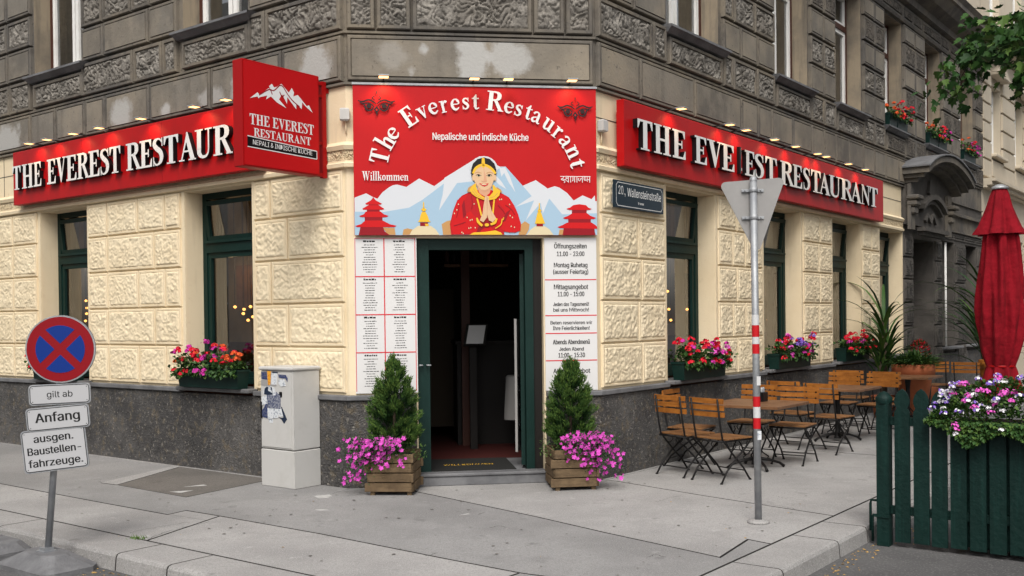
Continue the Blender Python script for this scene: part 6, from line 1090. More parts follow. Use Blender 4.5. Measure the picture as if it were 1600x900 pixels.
# street name plate
st = thing('street_name_plate', 'dark blue enamel street name plate with white lettering beside the right fascia sign', 'street sign', tuple(FR @ Vector((.86, -.04, 2.7))))
FRP = FR @ T((-.145, 0, 0))
mb = MB(FRP); mb.box(.36, 1.36, -.085, -.064, 2.705, 2.985, 0, .004); mb.build('plate', M['navy'], st)
mb = MB(FRP); x0, x1, z0, z1, c_ = .39, 1.33, 2.728, 2.962, .03
bp = [(x0+c_, z0), (x1-c_, z0), (x1, z0+c_), (x1, z1-c_), (x1-c_, z1), (x0+c_, z1), (x0, z1-c_), (x0, z0+c_)]
for i in range(8):
    p, q = bp[i], bp[(i+1) % 8]
    for s_ in brush([p, q], .006): mb.add([(a[0], -.0865, a[1]) for a in s_], [(0, 1, 2, 3)])
text_mb(mb, '20.,', .50, 2.845, .085, -.0865, 0, bold=.0, maxw=.15); text_mb(mb, 'Wallensteinstraße', .955, 2.835, .085, -.0865, 0, bold=.01, maxw=.70); text_mb(mb, 'tr wrer', .88, 2.765, .028, -.0865, 0, bold=.04, maxw=.22)
mb.build('lettering', M['letter'], st, kind='stuff')
for x in (.42, 1.3):
    mb = MB(FRP); mb.box(x-.02, x+.02, -.0635, 0, 2.75, 2.94); mb.build('fixing', M['alu'], st)
# little grey boxes on the corner
for fr, x, z, lab in ((FC, -.0, 3.50, 'small grey junction box on the cream wall left of the picture panel'), (FR, .09, 3.44, 'small grey junction box on the cream wall right of the picture panel')):
    o = thing('junction_box', lab, 'junction box', tuple(fr @ Vector((x, -.03, z))))
    mb = MB(fr); mb.box(x-.055, x+.035, -.075, -.006, z, z+.12, 0, .012); mb.build('housing', M['cabinet'], o); mb = MB(fr); mb.tube([(x, -.02, z), (x, -.015, z-.12)], .008, 5); mb.build('cable', M['beige'], o)
# ------------------------------------------------------------------ spot lamps over the signs
def spotlamp(fr, x, z, y, lab, grp, power=3.4):
    m = fr @ T((x, y, z)); o = thing('sign_lamp', lab, 'lamp', tuple(m @ Vector((0, 0, 0))), group=grp)
    mb = MB(m); mb.tube([(0, .10, -.06), (0, .10, .005), (0, -.02, .02), (0, -.16, .02)], .007, 5); mb.build('arm', M['black'], o)
    mb = MB(m); mb.box(-.05, .05, -.26, -.15, .012, .028, 0, .004); mb.build('lamp_head', M['alu'], o)
    mb = MB(m); mb.add([(-.045, -.25, .011), (.045, -.25, .011), (.045, -.16, .011), (-.045, -.16, .011)], [(3, 2, 1, 0)]); mb.build('lens', M['lampglow'], o)
    ld = bpy.data.lights.new('sign_lamp_light', 'SPOT'); ld.energy = power; ld.color = (1, .58, .28); ld.spot_size = R(125); ld.spot_blend = .8; ld.shadow_soft_size = .03
    lo = bpy.data.objects.new('lamp_light', ld); COL.objects.link(lo); lo.parent = o; tgt = m @ Vector((0, .10, -.55)); pos = m @ Vector((0, -.2, -.002))
    q = (tgt-pos).to_track_quat('-Z', 'Y').to_matrix().to_4x4(); lo.matrix_basis = WM[o].inverted() @ T(pos) @ q
names = ['first', 'second', 'third', 'fourth', 'fifth', 'sixth', 'seventh', 'eighth', 'ninth', 'tenth']
for i, x in enumerate((-5.35, -4.92, -4.32, -3.76, -2.92, -1.95, -1.42)):
    spotlamp(FL, x, 3.842, -.10, 'small lit lamp over the left fascia sign, %s from its outer end' % names[i], 'lamps over the left fascia sign')
for i, x in enumerate((1.23, 2.41, 2.86, 3.70, 4.39, 5.17, 5.5, 6.4, 7.15)):
    spotlamp(FR, x, 3.80, -.10, 'small lit lamp over the right fascia sign, %s from the corner' % names[i], 'lamps over the right fascia sign', 3.0)
for i, x in enumerate((.36, 1.215, 1.54, 2.156)):
    spotlamp(FC, x, 3.868, -.02, 'small lamp over the picture panel, %s from its left edge' % names[i], 'lamps over the picture panel', (3.5, .5, .5, 2.6)[i])
# ------------------------------------------------------------------ ground
def struct(mb, name, mt, parent=None, kind='structure'):
    o = mb.build(name, mt, parent, kind=None if parent else kind); return o
mb = MB()
mb.add([(-250, -250, -.12), (250, -250, -.12), (250, 250, -.12), (-250, 250, -.12)], [(0, 1, 2, 3)]); struct(mb, 'road', M['asph'])
pv = thing('pavement', None, None, (0, 0, 0), kind='structure')
def v2(p): return (p[0], p[1])
KI, KO = 2.50, 2.87
base = [v2(LP(60, -.5)), v2(LP(60, KO-.05)), v2(LP(-3.2, KO-.05)), v2(RP(-3.2, KO-.05)), v2(RP(60, KO-.05)), v2(RP(60, -.5)), v2(RP(0, -.4)), v2(LP(0, -.4))]
mb = MB(); mb.flat(base, -.15, -.016); struct(mb, 'pavement_bed', M['joint'], pv)
def slab(pts, m, z=0, name='paving_slab', inset=.010):
    """polygon in world xy, shrunk a little to leave a joint"""
    n = len(pts); a = sum(pts[i][0]*pts[(i+1) % n][1]-pts[(i+1) % n][0]*pts[i][1] for i in range(n))
    if a < 0: pts = pts[::-1]
    out = []
    for i in range(n):
        p0, p1, p2 = Vector(pts[i-1]), Vector(pts[i]), Vector(pts[(i+1) % n]); e1 = (p1-p0).normalized(); e2 = (p2-p1).normalized()
        n1 = Vector((-e1.y, e1.x)); n2 = Vector((-e2.y, e2.x)); b = (n1+n2); d = 1+n1.dot(n2); out.append(p1+b*(inset/max(d, .3)))
    mb = MB(); mb.flat([tuple(p) for p in out], -.02+z, z, 0, 1); return mb.build(name, [M[m], M['joint']], pv)
P3 = [(-.912, 9.498), (-.258, 8.743), (.177, 8.229), (.696, 7.563), (1.364, 6.761)]
cor = [v2(LP(-3.3, KI)), v2(RP(-3.3, KI+.05))]
L2 = [v2(LP(x, n)) for x, n in ((8, 1.8), (3.18, 1.79), (1.25, 1.81), (.29, 1.81), (.32, 1.61), (-.13, 1.60), (-1.35, 1.61), (-2.71, 1.68), (-3.9, 1.72))]
wallL = [v2(LP(x, .0)) for x in (8, 0)]
KJ = KI+.05; E1, E2 = v2(RP(-1.76, KJ)), v2(RP(-.53, KJ)); CW = v2(A+dC*.55)
slab(L2[:8]+[v2(LP(-3.3, 1.7)), v2(RP(-3.3, KJ)), E1, (1.674, 7.298)]+P3[::-1]+[CW, v2(LP(0, 0)), v2(LP(8, 0))], 'pave2')
# strip along the kerb, three lengths
st_ = [v2(LP(x, KI)) for x in (8, 3.0, -.47, -3.4)]
slab([L2[0], L2[1], (v2(LP(3.18, KI))), st_[0]], 'pave1')
slab([L2[1], L2[2], L2[3], L2[4], L2[5], v2(LP(-.47, KI)), v2(LP(3.18, KI))], 'pave1')
slab([L2[5], L2[6], L2[7], v2(LP(-3.3, 1.7)), v2(LP(-3.3, KI)), v2(LP(-.47, KI))], 'pave1')
slab([P3[0], P3[1], P3[2], P3[3], P3[4], (1.674, 7.298), E1, E2, (1.713, 9.087), (1.002, 9.979), v2(RP(0, .0)), CW], 'pave1')
slab([(1.002, 9.979), (1.713, 9.087), E2, v2(RP(3.2, KJ)), v2(RP(3.2, 0)), v2(RP(0, 0))], 'pave1')
slab([v2(RP(3.2, 0)), v2(RP(3.2, KJ)), v2(RP(8, KJ)), v2(RP(8, 0))], 'pave1'); slab([v2(RP(8, 0)), v2(RP(8, KJ)), v2(RP(16, KJ)), v2(RP(16, 0))], 'pave2'); slab([v2(RP(16, 0)), v2(RP(16, KJ)), v2(RP(60, KJ)), v2(RP(60, 0))], 'pave1')
slab([v2(LP(8, 0)), v2(LP(8, KI)), v2(LP(60, KI)), v2(LP(60, 0))], 'pave1')
slab([v2(LP(2.05, 1.18)), v2(LP(.88, 1.22)), v2(LP(1.05, .05)), v2(LP(2.62, .05))], 'pave3', .004, inset=0); slab([v2(LP(2.33, 1.2)), v2(LP(2.07, 1.18)), v2(LP(2.64, .05)), v2(LP(2.75, .05))], 'pave1', .005, inset=0)
def kerb(seq, n0=KI, n1=KO, P=LP):
    for i in range(len(seq)-1):
        a, b = seq[i]-.007, seq[i+1]+.007; mb = MB()
        sec = [(n0+.010, -.02), (n0+.010, 0.0), (n1-.035, 0.0), (n1-.012, -.006), (n1-.001, -.025), (n1+.012, -.16)]
        vs = [P(a, n, z) for n, z in sec]+[P(b, n, z) for n, z in sec]; k = len(sec)
        mb.add(vs, [(j, j+1, k+j+1, k+j) for j in range(1, k-1)]); mb.add(vs, [(0, 1, k+1, k), list(range(k)), [2*k-1-j for j in range(k)]], 1); mb.build('kerb_stone', [M['kerb'], M['joint']], pv)
kerb([12, 10.8, 9.6, 8.4, 7.2, 6.0, 4.8, 3.7, 2.3, 1.0, -.67, -1.27, -2.3, -3.35])
kerb([14, 12.6, 11.2, 9.8, 8.4, 7.0, 5.6, 4.3, 3.1, 1.9, .55, -.8, -1.4, -2.4, -3.35], KI+.05, KO+.03, RP); kerb([60, 37, 14.01], KI+.05, KO+.03, RP); kerb([60, 36, 12.01])
a, b, c, d = LP(-3.35, KI), LP(-3.35, KO), RP(-3.35, KO+.03), RP(-3.35, KI+.05)
mb = MB(); mb.flat([v2(a), v2(b), v2(c), v2(d)], -.14, -.002); mb.build('kerb_stone', M['kerb'], pv)
slab([v2(LP(-3.3, 1.7)), v2(RP(-3.3, KJ)), v2(RP(-3.35, KJ)), v2(LP(-3.35, KI)), v2(LP(-3.3, KI))], 'pave2')
# pale seam where wall meets ground
mb = MB(FL); mb.box(-12, -.5, -.085, -.046, -.01, .006); mb.M = FR; mb.box(.0, 16, -.085, -.046, -.01, .006); mb.build('mortar_seam', M['kerb'], pv)
# fallen leaves and grit along the kerbs
rg = random.Random(3); mb = MB()
for i in range(260):
    if rg.random() < .45: p = LP(rg.uniform(-2.0, .6), KO+.03+abs(rg.gauss(0, .10)), -.118)
    elif rg.random() < .8: p = RP(rg.uniform(-2.4, 0), KO+.07+abs(rg.gauss(0, .10)), -.118)
    else: p = Vector((rg.uniform(-3, 2.5), rg.uniform(6.8, 9.8), .002))
    if not (p.z > 0 and rg.random() < .7):
        s = rg.uniform(.006, .016); a = rg.uniform(0, 6.3); v = Vector((math.cos(a), math.sin(a), 0))*s; u = Vector((-v.y, v.x, 0))*.6
        mb.add([p+v, p+u+Vector((0, 0, s*.4)), p-v, p-u+Vector((0, 0, s*.2))], [(0, 1, 2, 3)])
mb.build('fallen_leaves', M['dead'], None, kind='stuff', label='small yellow fallen leaves scattered in the gutter along the kerb', cat='leaves')
def tuft(p, lab):
    mb = MB(T(p)); rg = random.Random(int(p[0]*100))
    for i in range(40):
        a = rg.uniform(0, 6.3); r = rg.uniform(.0, .05); x, y = r*math.cos(a)*1.6, r*math.sin(a); h = rg.uniform(.01, .035); mb.add([(x, y, 0), (x+.008, y, 0), (x+rg.uniform(-.02, .02), y+rg.uniform(-.02, .02), h)], [(0, 1, 2)])
    mb.build('grass_tuft', M['leafC'], None, kind='stuff', label=lab, cat='grass')
tuft(LP(-.35, 2.5, 0), 'small green weed tuft growing in the joint behind the left kerb')

# ------------------------------------------------------------------ utility cabinet
cb = thing('utility_cabinet', 'light grey utility cabinet with torn stickers against the left wall', 'utility cabinet', tuple(LP(.6, .22)))
CF = frame(LP(.845, .385), -dL)   # front face at y = 0, x to the right
w_ = .485; dp = .33
mb = MB(CF); mb.box(.0, w_, .006, dp, 0, .36, 0, .006); mb.build('base', M['cabinet'], cb)
mb = MB(CF); mb.box(.004, w_-.004, .008, dp, .368, 1.125, 0, .008); mb.build('body', M['cabinet'], cb)
mb = MB(CF); mb.box(.02, w_-.03, .001, .0075, .385, 1.10, 0, .003); mb.build('door', M['cabinet'], cb)
mb = MB(CF); mb.box(-.01, w_+.01, -.01, dp+.01, 1.127, 1.165, 0, .012); mb.build('lid', M['cabinet'], cb)
mb = MB(CF); mb.box(.01, .03, -.008, .0, .66, .82).box(.285, .325, -.004, 0, .875, .925, 0, .006); mb.build('lock', M['black'], cb)
mb = MB(CF); mb.lathe([(0, 0), (.016, 0)], 8)
def stick(name, pts, mt, y=-.0015, n=[0]):
    n[0] += 1; mb = MB(CF); mb.prism([(a/505*.485, 1.165-(b-60)*.00069) for a, b in pts], y-.0003*n[0] % .004, .0009); mb.build(name, mt, cb)
M['st_blue'] = mat('sticker_blue_print', (.02, .035, .12), .5, var=(70, (.45, .55), (.10, .11, .16), 1)); M['st_orange'] = mat('sticker_orange', (.75, .35, .03), .5, var=(60, (.5, .6), (.5, .18, .02), 1))
M['st_white'] = mat('sticker_white', (.62, .64, .66), .5, var=(50, (.55, .6), (.3, .33, .38), 2)); M['st_grey'] = mat('sticker_blue_grey', (.07, .085, .15), .5, var=(60, (.48, .55), (.25, .26, .30), 1)); M['st_navy'] = mat('sticker_navy', (.015, .025, .05), .5)
S = lambda pts: [((x-75), y) for x, y in pts]
stick('sticker', S([(95, 250), (95, 330), (190, 340), (330, 330), (330, 130), (250, 130), (180, 135), (190, 245)]), M['cloth'])
stick('sticker', S([(95, 140), (185, 130), (190, 245), (100, 240)]), M['st_blue']); stick('sticker', S([(190, 125), (250, 125), (240, 300), (225, 325), (200, 320)]), M['st_orange'])
stick('sticker', S([(255, 150), (345, 150), (330, 310), (250, 310)]), M['st_white']); stick('sticker', S([(270, 130), (350, 130), (350, 150), (272, 150)]), M['st_navy'])
stick('sticker', S([(360, 165), (470, 170), (500, 215), (497, 265), (470, 220), (370, 210)]), M['st_blue']); stick('sticker', S([(365, 245), (440, 225), (470, 320), (400, 335), (365, 290)]), M['st_white'])
stick('sticker', S([(130, 400), (160, 345), (205, 340), (260, 340), (300, 370), (320, 460), (200, 460), (130, 450)]), M['st_white']); stick('sticker', S([(140, 450), (150, 370), (185, 345), (205, 350), (205, 400), (270, 430), (240, 350), (265, 350), (275, 455), (190, 460)]), M['st_navy'])
stick('sticker', S([(180, 460), (320, 460), (320, 410), (390, 460), (385, 645), (205, 645)]), M['st_grey']); stick('sticker', S([(100, 500), (180, 460), (190, 580), (110, 610)]), M['st_white'])
stick('sticker', S([(100, 700), (165, 590), (190, 590), (190, 790), (110, 770)]), M['st_blue']); stick('sticker', S([(190, 648), (350, 648), (350, 770), (195, 800)]), M['st_white']); stick('sticker', S([(345, 760), (400, 770), (430, 760), (395, 615), (405, 615), (482, 785), (437, 850), (400, 790)]), M['st_navy'])
stick('sticker', S([(350, 650), (395, 640), (425, 740), (380, 760), (352, 720)]), M['st_white']); stick('sticker', S([(205, 800), (270, 800), (265, 850), (215, 850)]), M['st_white'])

# ------------------------------------------------------------------ traffic sign seen from behind, on its pole
pl = thing('traffic_sign', 'grey back of a triangular yield sign on a pole with red and white bands', 'traffic sign', (1.889, 7.877, 0))
PM = T((1.889, 7.877, 0)) @ Matrix.Rotation(R(-.35), 4, 'Y')
mb = MB(PM); mb.tube([(0, 0, 0), (0, 0, 2.66)], .0275, 16); mb.lathe([(.0, 2.675), (.02, 2.672), (.029, 2.66), (.029, 2.64)], 16); mb.build('pole', M['alu'], pl)
for (z0, z1, m) in ((1.53, 1.61, 'bandwhite'), (1.44, 1.529, 'bandred'), (1.385, 1.439, 'bandwhite'), (1.31, 1.384, 'bandred'), (.90, .98, 'bandred'), (.815, .899, 'bandwhite'), (.73, .814, 'bandred')):
    mb = MB(PM); mb.lathe([(.0285, z0), (.0285, z1)], 16); mb.build('reflective_band', M[m], pl)
mb = MB(PM); mb.lathe([(.0, .001), (.085, .001), (.085, .016), (.06, .022), (.03, .03)], 20); mb.build('ground_collar', M['kerb'], pl)
def rtri(w_, h_, r, n=5):
    pts = []; c = [(-w_/2+r*1.3, -r), (w_/2-r*1.3, -r), (0, -h_+r*2)]
    for (cx, cz), (a0, a1) in zip(c, ((210, 90), (90, -30), (-30, -150))):
        for i in range(n+1): a = R(a0+(a1-a0)*i/n); pts.append((cx+r*math.cos(a), cz+r*math.sin(a)))
    return pts
SM = PM @ T((-.0, .045, 2.655)) @ RZ(R(-3)) @ Matrix.Rotation(R(3.2), 4, 'Y').inverted()
mb = MB(SM); mb.prism(rtri(.50, .58, .035), -.004, .004); mb.build('sign_plate', M['sign_back'], pl)
mb = MB(SM); mb.prism(rtri(.46, .52, .03), .0045, .006); mb.build('sign_face', M['bandwhite'], pl)
for z in (2.57, 2.36):
    mb = MB(PM); mb.box(-.085, .085, .026, .038, z-.012, z+.012, 0, .003); mb.lathe([(.031, z-.016), (.034, z-.012), (.034, z+.012), (.031, z+.016)], 16); mb.tube([(-.06, .02, z), (-.06, -.0, z)], .006, 5); mb.tube([(.06, .02, z), (.06, -.0, z)], .006, 5); mb.build('clamp', M['alu'], pl)
for z, m in ((1.10, 'bandwhite'), (.70-.02, 'st_white')):
    mb = MB(PM); mb.box(-.004, .026, -.0302, -.0262, z-.035, z+.035, 0, .001); mb.build('sticker', M[m], pl)
# ------------------------------------------------------------------ mobile no-stopping sign
ps = thing('mobile_sign', 'round blue and red no stopping sign with three white text plates on a rubber foot', 'traffic sign', (-3.30, 7.18, -.12))
KM = frame((-3.30, 7.18, -.12), (-dL))
mb = MB(KM)
ft = lambda z, a, b, c=.07: [(x, y, z) for x, y in ((-a+c, -b), (a-c, -b), (a, -b+c), (a, b-c), (a-c, b), (-a+c, b), (-a, b-c), (-a, -b+c))]
vs = ft(0, .36, .21)+ft(.035, .36, .21)+ft(.105, .21, .12)+ft(.12, .19, .105)
mb.add(vs, [(8*r+k, 8*r+(k+1) % 8, 8*r+8+(k+1) % 8, 8*r+8+k) for r in range(3) for k in range(8)]+[list(range(24, 32))])
mb.build('rubber_foot', M['rubber'], ps)
mb = MB(KM); mb.box(-.05, .05, -.05, .05, .12, .128).box(-.035, .035, -.035, .035, .128, .15); mb.build('socket', M['alu'], ps)
b0 = Vector((-3.29, 7.18, .0)); top = Vector((-3.145, 7.18, 1.66)); mb = MB(); mb.tube([b0, top], .023, 10)
mb.build('pole', M['alu'], ps)
def plate(c, w_, h_, roll, lines, lh, y=-.03):
    m = T(c) @ RZ(R(12)) @ Matrix.Rotation(-R(roll), 4, 'Y')
    def rr(w_, h_, r, n=4):
        o = []
        for (cx, cz, a0) in ((w_/2-r, h_/2-r, 0), (-w_/2+r, h_/2-r, 90), (-w_/2+r, -h_/2+r, 180), (w_/2-r, -h_/2+r, 270)):
            for i in range(n+1): a = R(a0+90*i/n); o.append((cx+r*math.cos(a), cz+r*math.sin(a)))
        return o
    mb = MB(m); mb.prism(rr(w_, h_, .025), y-.012, y+.004); pp = mb.build('text_plate', M['alu'], ps)
    mb = MB(m); mb.prism(rr(w_-.016, h_-.016, .02), y-.0145, y-.0121); mb.build('plate_face', M['whitesign'], pp)
    mb = MB(m); oo = rr(w_-.020, h_-.020, .02)
    for i in range(len(oo)):
        for s_ in brush([oo[i], oo[(i+1) % len(oo)]], .0045): mb.add([(a[0], y-.0150, a[1]) for a in s_], [(0, 1, 2, 3)])
    for (t, z) in lines: text_mb(mb, t, 0, z, lh, y-.0152, 0, bold=.045 if lh > .05 else .012, maxw=w_-.06)
    for sx in (-1, 1):
        for sz in (-1, 1): mb.add([(sx*(w_/2-.025)+.004*math.cos(a*1.57), y-.0155, sz*(h_/2-.025)+.004*math.sin(a*1.57)) for a in range(4)], [(0, 1, 2, 3)])
    mb.build('lettering', M['ink'], pp, kind='stuff')
plate((-3.175, 7.17, 1.11), .405, .145, 1.5, [('gilt ab', -.02)], .044)
plate((-3.19, 7.17, .945), .415, .165, 4.2, [('Anfang', -.022)], .064)
plate((-3.215, 7.17, .725), .425, .30, 5.4, [('ausgen.', .060), ('Baustellen-', -.025), ('fahrzeuge.', -.11)], .052)
dm_ = T((-3.16, 7.17, 1.425)) @ RZ(R(6))
mb = MB(dm_); mb.prism(ell(0, 0, .236, .236, 40), -.045, -.025); dc = mb.build('sign_disc', M['alu'], ps)
mb = MB(dm_); mb.prism(ell(0, 0, .226, .226, 40), -.0475, -.0455); mb.build('disc_red', M['signred'], dc)
mb = MB(dm_)
for k in range(4):
    c_ = math.pi/2*k; r = .166; g_ = .027; pts = []
    a0 = math.asin(g_/r); n = 8
    for i in range(n+1): a = c_-math.pi/4+a0+(math.pi/2-2*a0)*i/n; pts.append((r*math.cos(a), r*math.sin(a)))
    q = g_*math.sqrt(2); pts.append((q*math.cos(c_), q*math.sin(c_))); mb.prism(pts, -.0495, -.0478)
mb.build('disc_blue', M['signblue'], dc)
# second loose rubber foot
rf = thing('rubber_foot', 'flat dark rubber sign foot lying by the kerb at the far left', 'sign foot', (-4.05, 7.72, -.12))
mb = MB(frame((-4.0, 7.70, -.12), -dL)); vs = ft(0, .36, .20)+ft(.04, .36, .20)+ft(.10, .30, .15)
mb.add(vs, [(8*r+k, 8*r+(k+1) % 8, 8*r+8+(k+1) % 8, 8*r+8+k) for r in range(2) for k in range(8)]+[list(range(16, 24))]); mb.build('foot_body', M['rubber'], rf)

# ------------------------------------------------------------------ foliage helpers
def leaf(mb, p, d, n_, L_, W_, mi, fold=.25):
    """one leaf: two folded halves from p along d"""
    d = d.normalized(); s = d.cross(n_); s = s.normalized() if s.length > 1e-4 else Vector((1, 0, 0)); u = s.cross(d).normalized()
    a, b = p+d*L_*.5+s*W_/2+u*W_*fold, p+d*L_*.5-s*W_/2+u*W_*fold
    mb.add([p, a, p+d*L_, b, p+d*L_*.5], [(0, 4, 1), (4, 2, 1), (0, 3, 4), (4, 3, 2)], mi)
def rv(rg): 
    v = Vector((rg.gauss(0, 1), rg.gauss(0, 1), rg.gauss(0, 1))); return v.normalized()
def blossom(mb, p, r, n, mi, rg, s=.012, up=.3):
    """round head of small five sided florets"""
    for i in range(n):
        d = rv(rg); d.z = abs(d.z)*.8+up*.2; d.normalize(); c = p+d*r*rg.uniform(.7, 1.05); a = d.orthogonal().normalized(); b = d.cross(a); ph = rg.uniform(0, 6)
        q = s*rg.uniform(.7, 1.25)
        mb.add([c]+[c+(a*math.cos(ph+k*1.2566)+b*math.sin(ph+k*1.2566))*q+d*q*.25 for k in range(5)], [(0, 1+k, 1+(k+1) % 5) for k in range(5)], mi[rg.randrange(len(mi))] if isinstance(mi, list) else mi)
GR = [M['leafA'], M['leafB'], M['leafC']]; FLW = [M['pR'], M['pM'], M['pK'], M['pW'], M['pV'], M['pO']]
def flower_box(fr, a, b, lab, seed, z=.905, y0=-.11, trail=.09, ht=.26, heads=48, cols=(0, 0, 0, 1, 1, 0, 5), planter=True, group='geranium boxes on the window sills', n_leaf=700, bx=None, hr=.043):
    rg = random.Random(seed); m = fr @ T(((a+b)/2, y0, z)); w_ = (b-a)/2
    o = thing('flower_box', lab, 'flower box', tuple(m @ Vector((0, 0, 0))), group=group)
    hb = .20
    if planter:
        mb = MB(m); vs = [(sx*(w_-.03+dx), sy*(.065+dy), zz) for zz, dx, dy in ((0, 0, 0), (hb-.02, .02, .012), (hb-.02, .03, .02), (hb, .03, .02)) for sx, sy in ((-1, -1), (1, -1), (1, 1), (-1, 1))]
        mb.add(vs, [(3, 2, 1, 0)]+[(4*r+k, 4*r+(k+1) % 4, 4*r+4+(k+1) % 4, 4*r+4+k) for r in range(3) for k in range(4)]); mb.add([(sx*(w_-.03), sy*.07, hb-.012) for sx, sy in ((-1, -1), (1, -1), (1, 1), (-1, 1))], [(0, 1, 2, 3)])
        mb.build('planter', M['green'], o)
    mb = MB(m)
    for i in range(n_leaf):
        x = rg.uniform(-1, 1)*w_; t = rg.random(); hill = .55+.45*math.sin(x*7+seed)*math.sin(x*3.1+1)
        if t < .62: p = Vector((x, rg.gauss(-.03, .07), hb+rg.uniform(-.01, ht*.75)*hill)); d = Vector((rg.gauss(0, .6), -.5+rg.gauss(0, .5), .5+rg.gauss(0, .4)))
        else: p = Vector((x, -.09-rg.random()*.05, hb-rg.random()**1.5*trail*(.4+.6*abs(math.sin(x*9+seed*2))))); d = Vector((rg.gauss(0, .5), -.5, -.7+rg.gauss(0, .3)))
        leaf(mb, p, d, Vector((0, -.4, 1))+rv(rg)*.5, rg.uniform(.035, .06), rg.uniform(.035, .055), rg.choice((0, 0, 1, 1, 2)))
    mb.build('foliage', GR, o, kind='stuff')
    mb = MB(m)
    for i in range(heads):
        x = rg.uniform(-1.02, 1.02)*w_; t = rg.random(); hill = .55+.45*math.sin(x*7+seed)*math.sin(x*3.1+1)
        p = Vector((x, rg.uniform(-.17, .02), hb+ht*(.25+.75*t)*(.6+.5*hill))) if rg.random() < .8 else Vector((x, -.15, hb-rg.random()*.06))
        c = cols[max(0, min(len(cols)-1, int((x/w_*.5+.5)*len(cols))))] if rg.random() < .6 else rg.choice(cols)
        blossom(mb, p, rg.uniform(hr*.55, hr*1.1), 16, c, rg, .0155)
    mb.build('blossoms', FLW, o, kind='stuff')
    return o
flower_box(FL, -2.50, -1.44, 'dark green box of red and magenta geraniums on the sill left of the utility cabinet', 1)
flower_box(FL, -5.60, -4.60, 'dark green box of red geraniums on the far left sill behind the no stopping sign', 5)
flower_box(FR, 1.45, 2.52, 'dark green geranium box below the right window nearest the street name plate', 2, cols=(0, 0, 2, 1, 0, 1, 0))
flower_box(FR, 4.05, 5.20, 'dark green box of red and violet geraniums on the sill behind the yield sign post', 3, cols=(0, 2, 0, 4, 1, 1, 0))
flower_box(FR, 6.55, 7.68, 'dark green box of red geraniums on the sill below the third right window', 4, cols=(0, 0, 1, 0, 0))
flower_box(FR, 9.05, 9.5, 'small dark box with orange flowers on the first of the upper flowered sills', 11, z=4.81, y0=-.02, ht=.28, heads=10, cols=(5, 0), n_leaf=160, group='upper window flower boxes')
flower_box(FR, 9.5, 10.1, 'dark box with trailing red flowers beside the small orange one on the upper sill', 12, z=4.81, y0=-.02, ht=.22, heads=14, cols=(0, 5, 0), n_leaf=260, group='upper window flower boxes')
flower_box(FR, 11.45, 12.1, 'dark box with orange flowers on the middle upper sill above the entrance', 13, z=4.81, y0=-.02, ht=.22, heads=14, cols=(5, 0), n_leaf=260, group='upper window flower boxes')
flower_box(FR, 12.1, 12.7, 'dark box with red flowers at the far end of the middle upper sill', 14, z=4.81, y0=-.02, ht=.22, heads=14, cols=(0, 0, 1), n_leaf=260, group='upper window flower boxes')
flower_box(FR, 14.0, 15.0, 'dark box with red and pink flowers on the farthest upper sill', 15, z=4.81, y0=-.02, ht=.28, heads=18, cols=(5, 0, 1), n_leaf=300, group='upper window flower boxes')

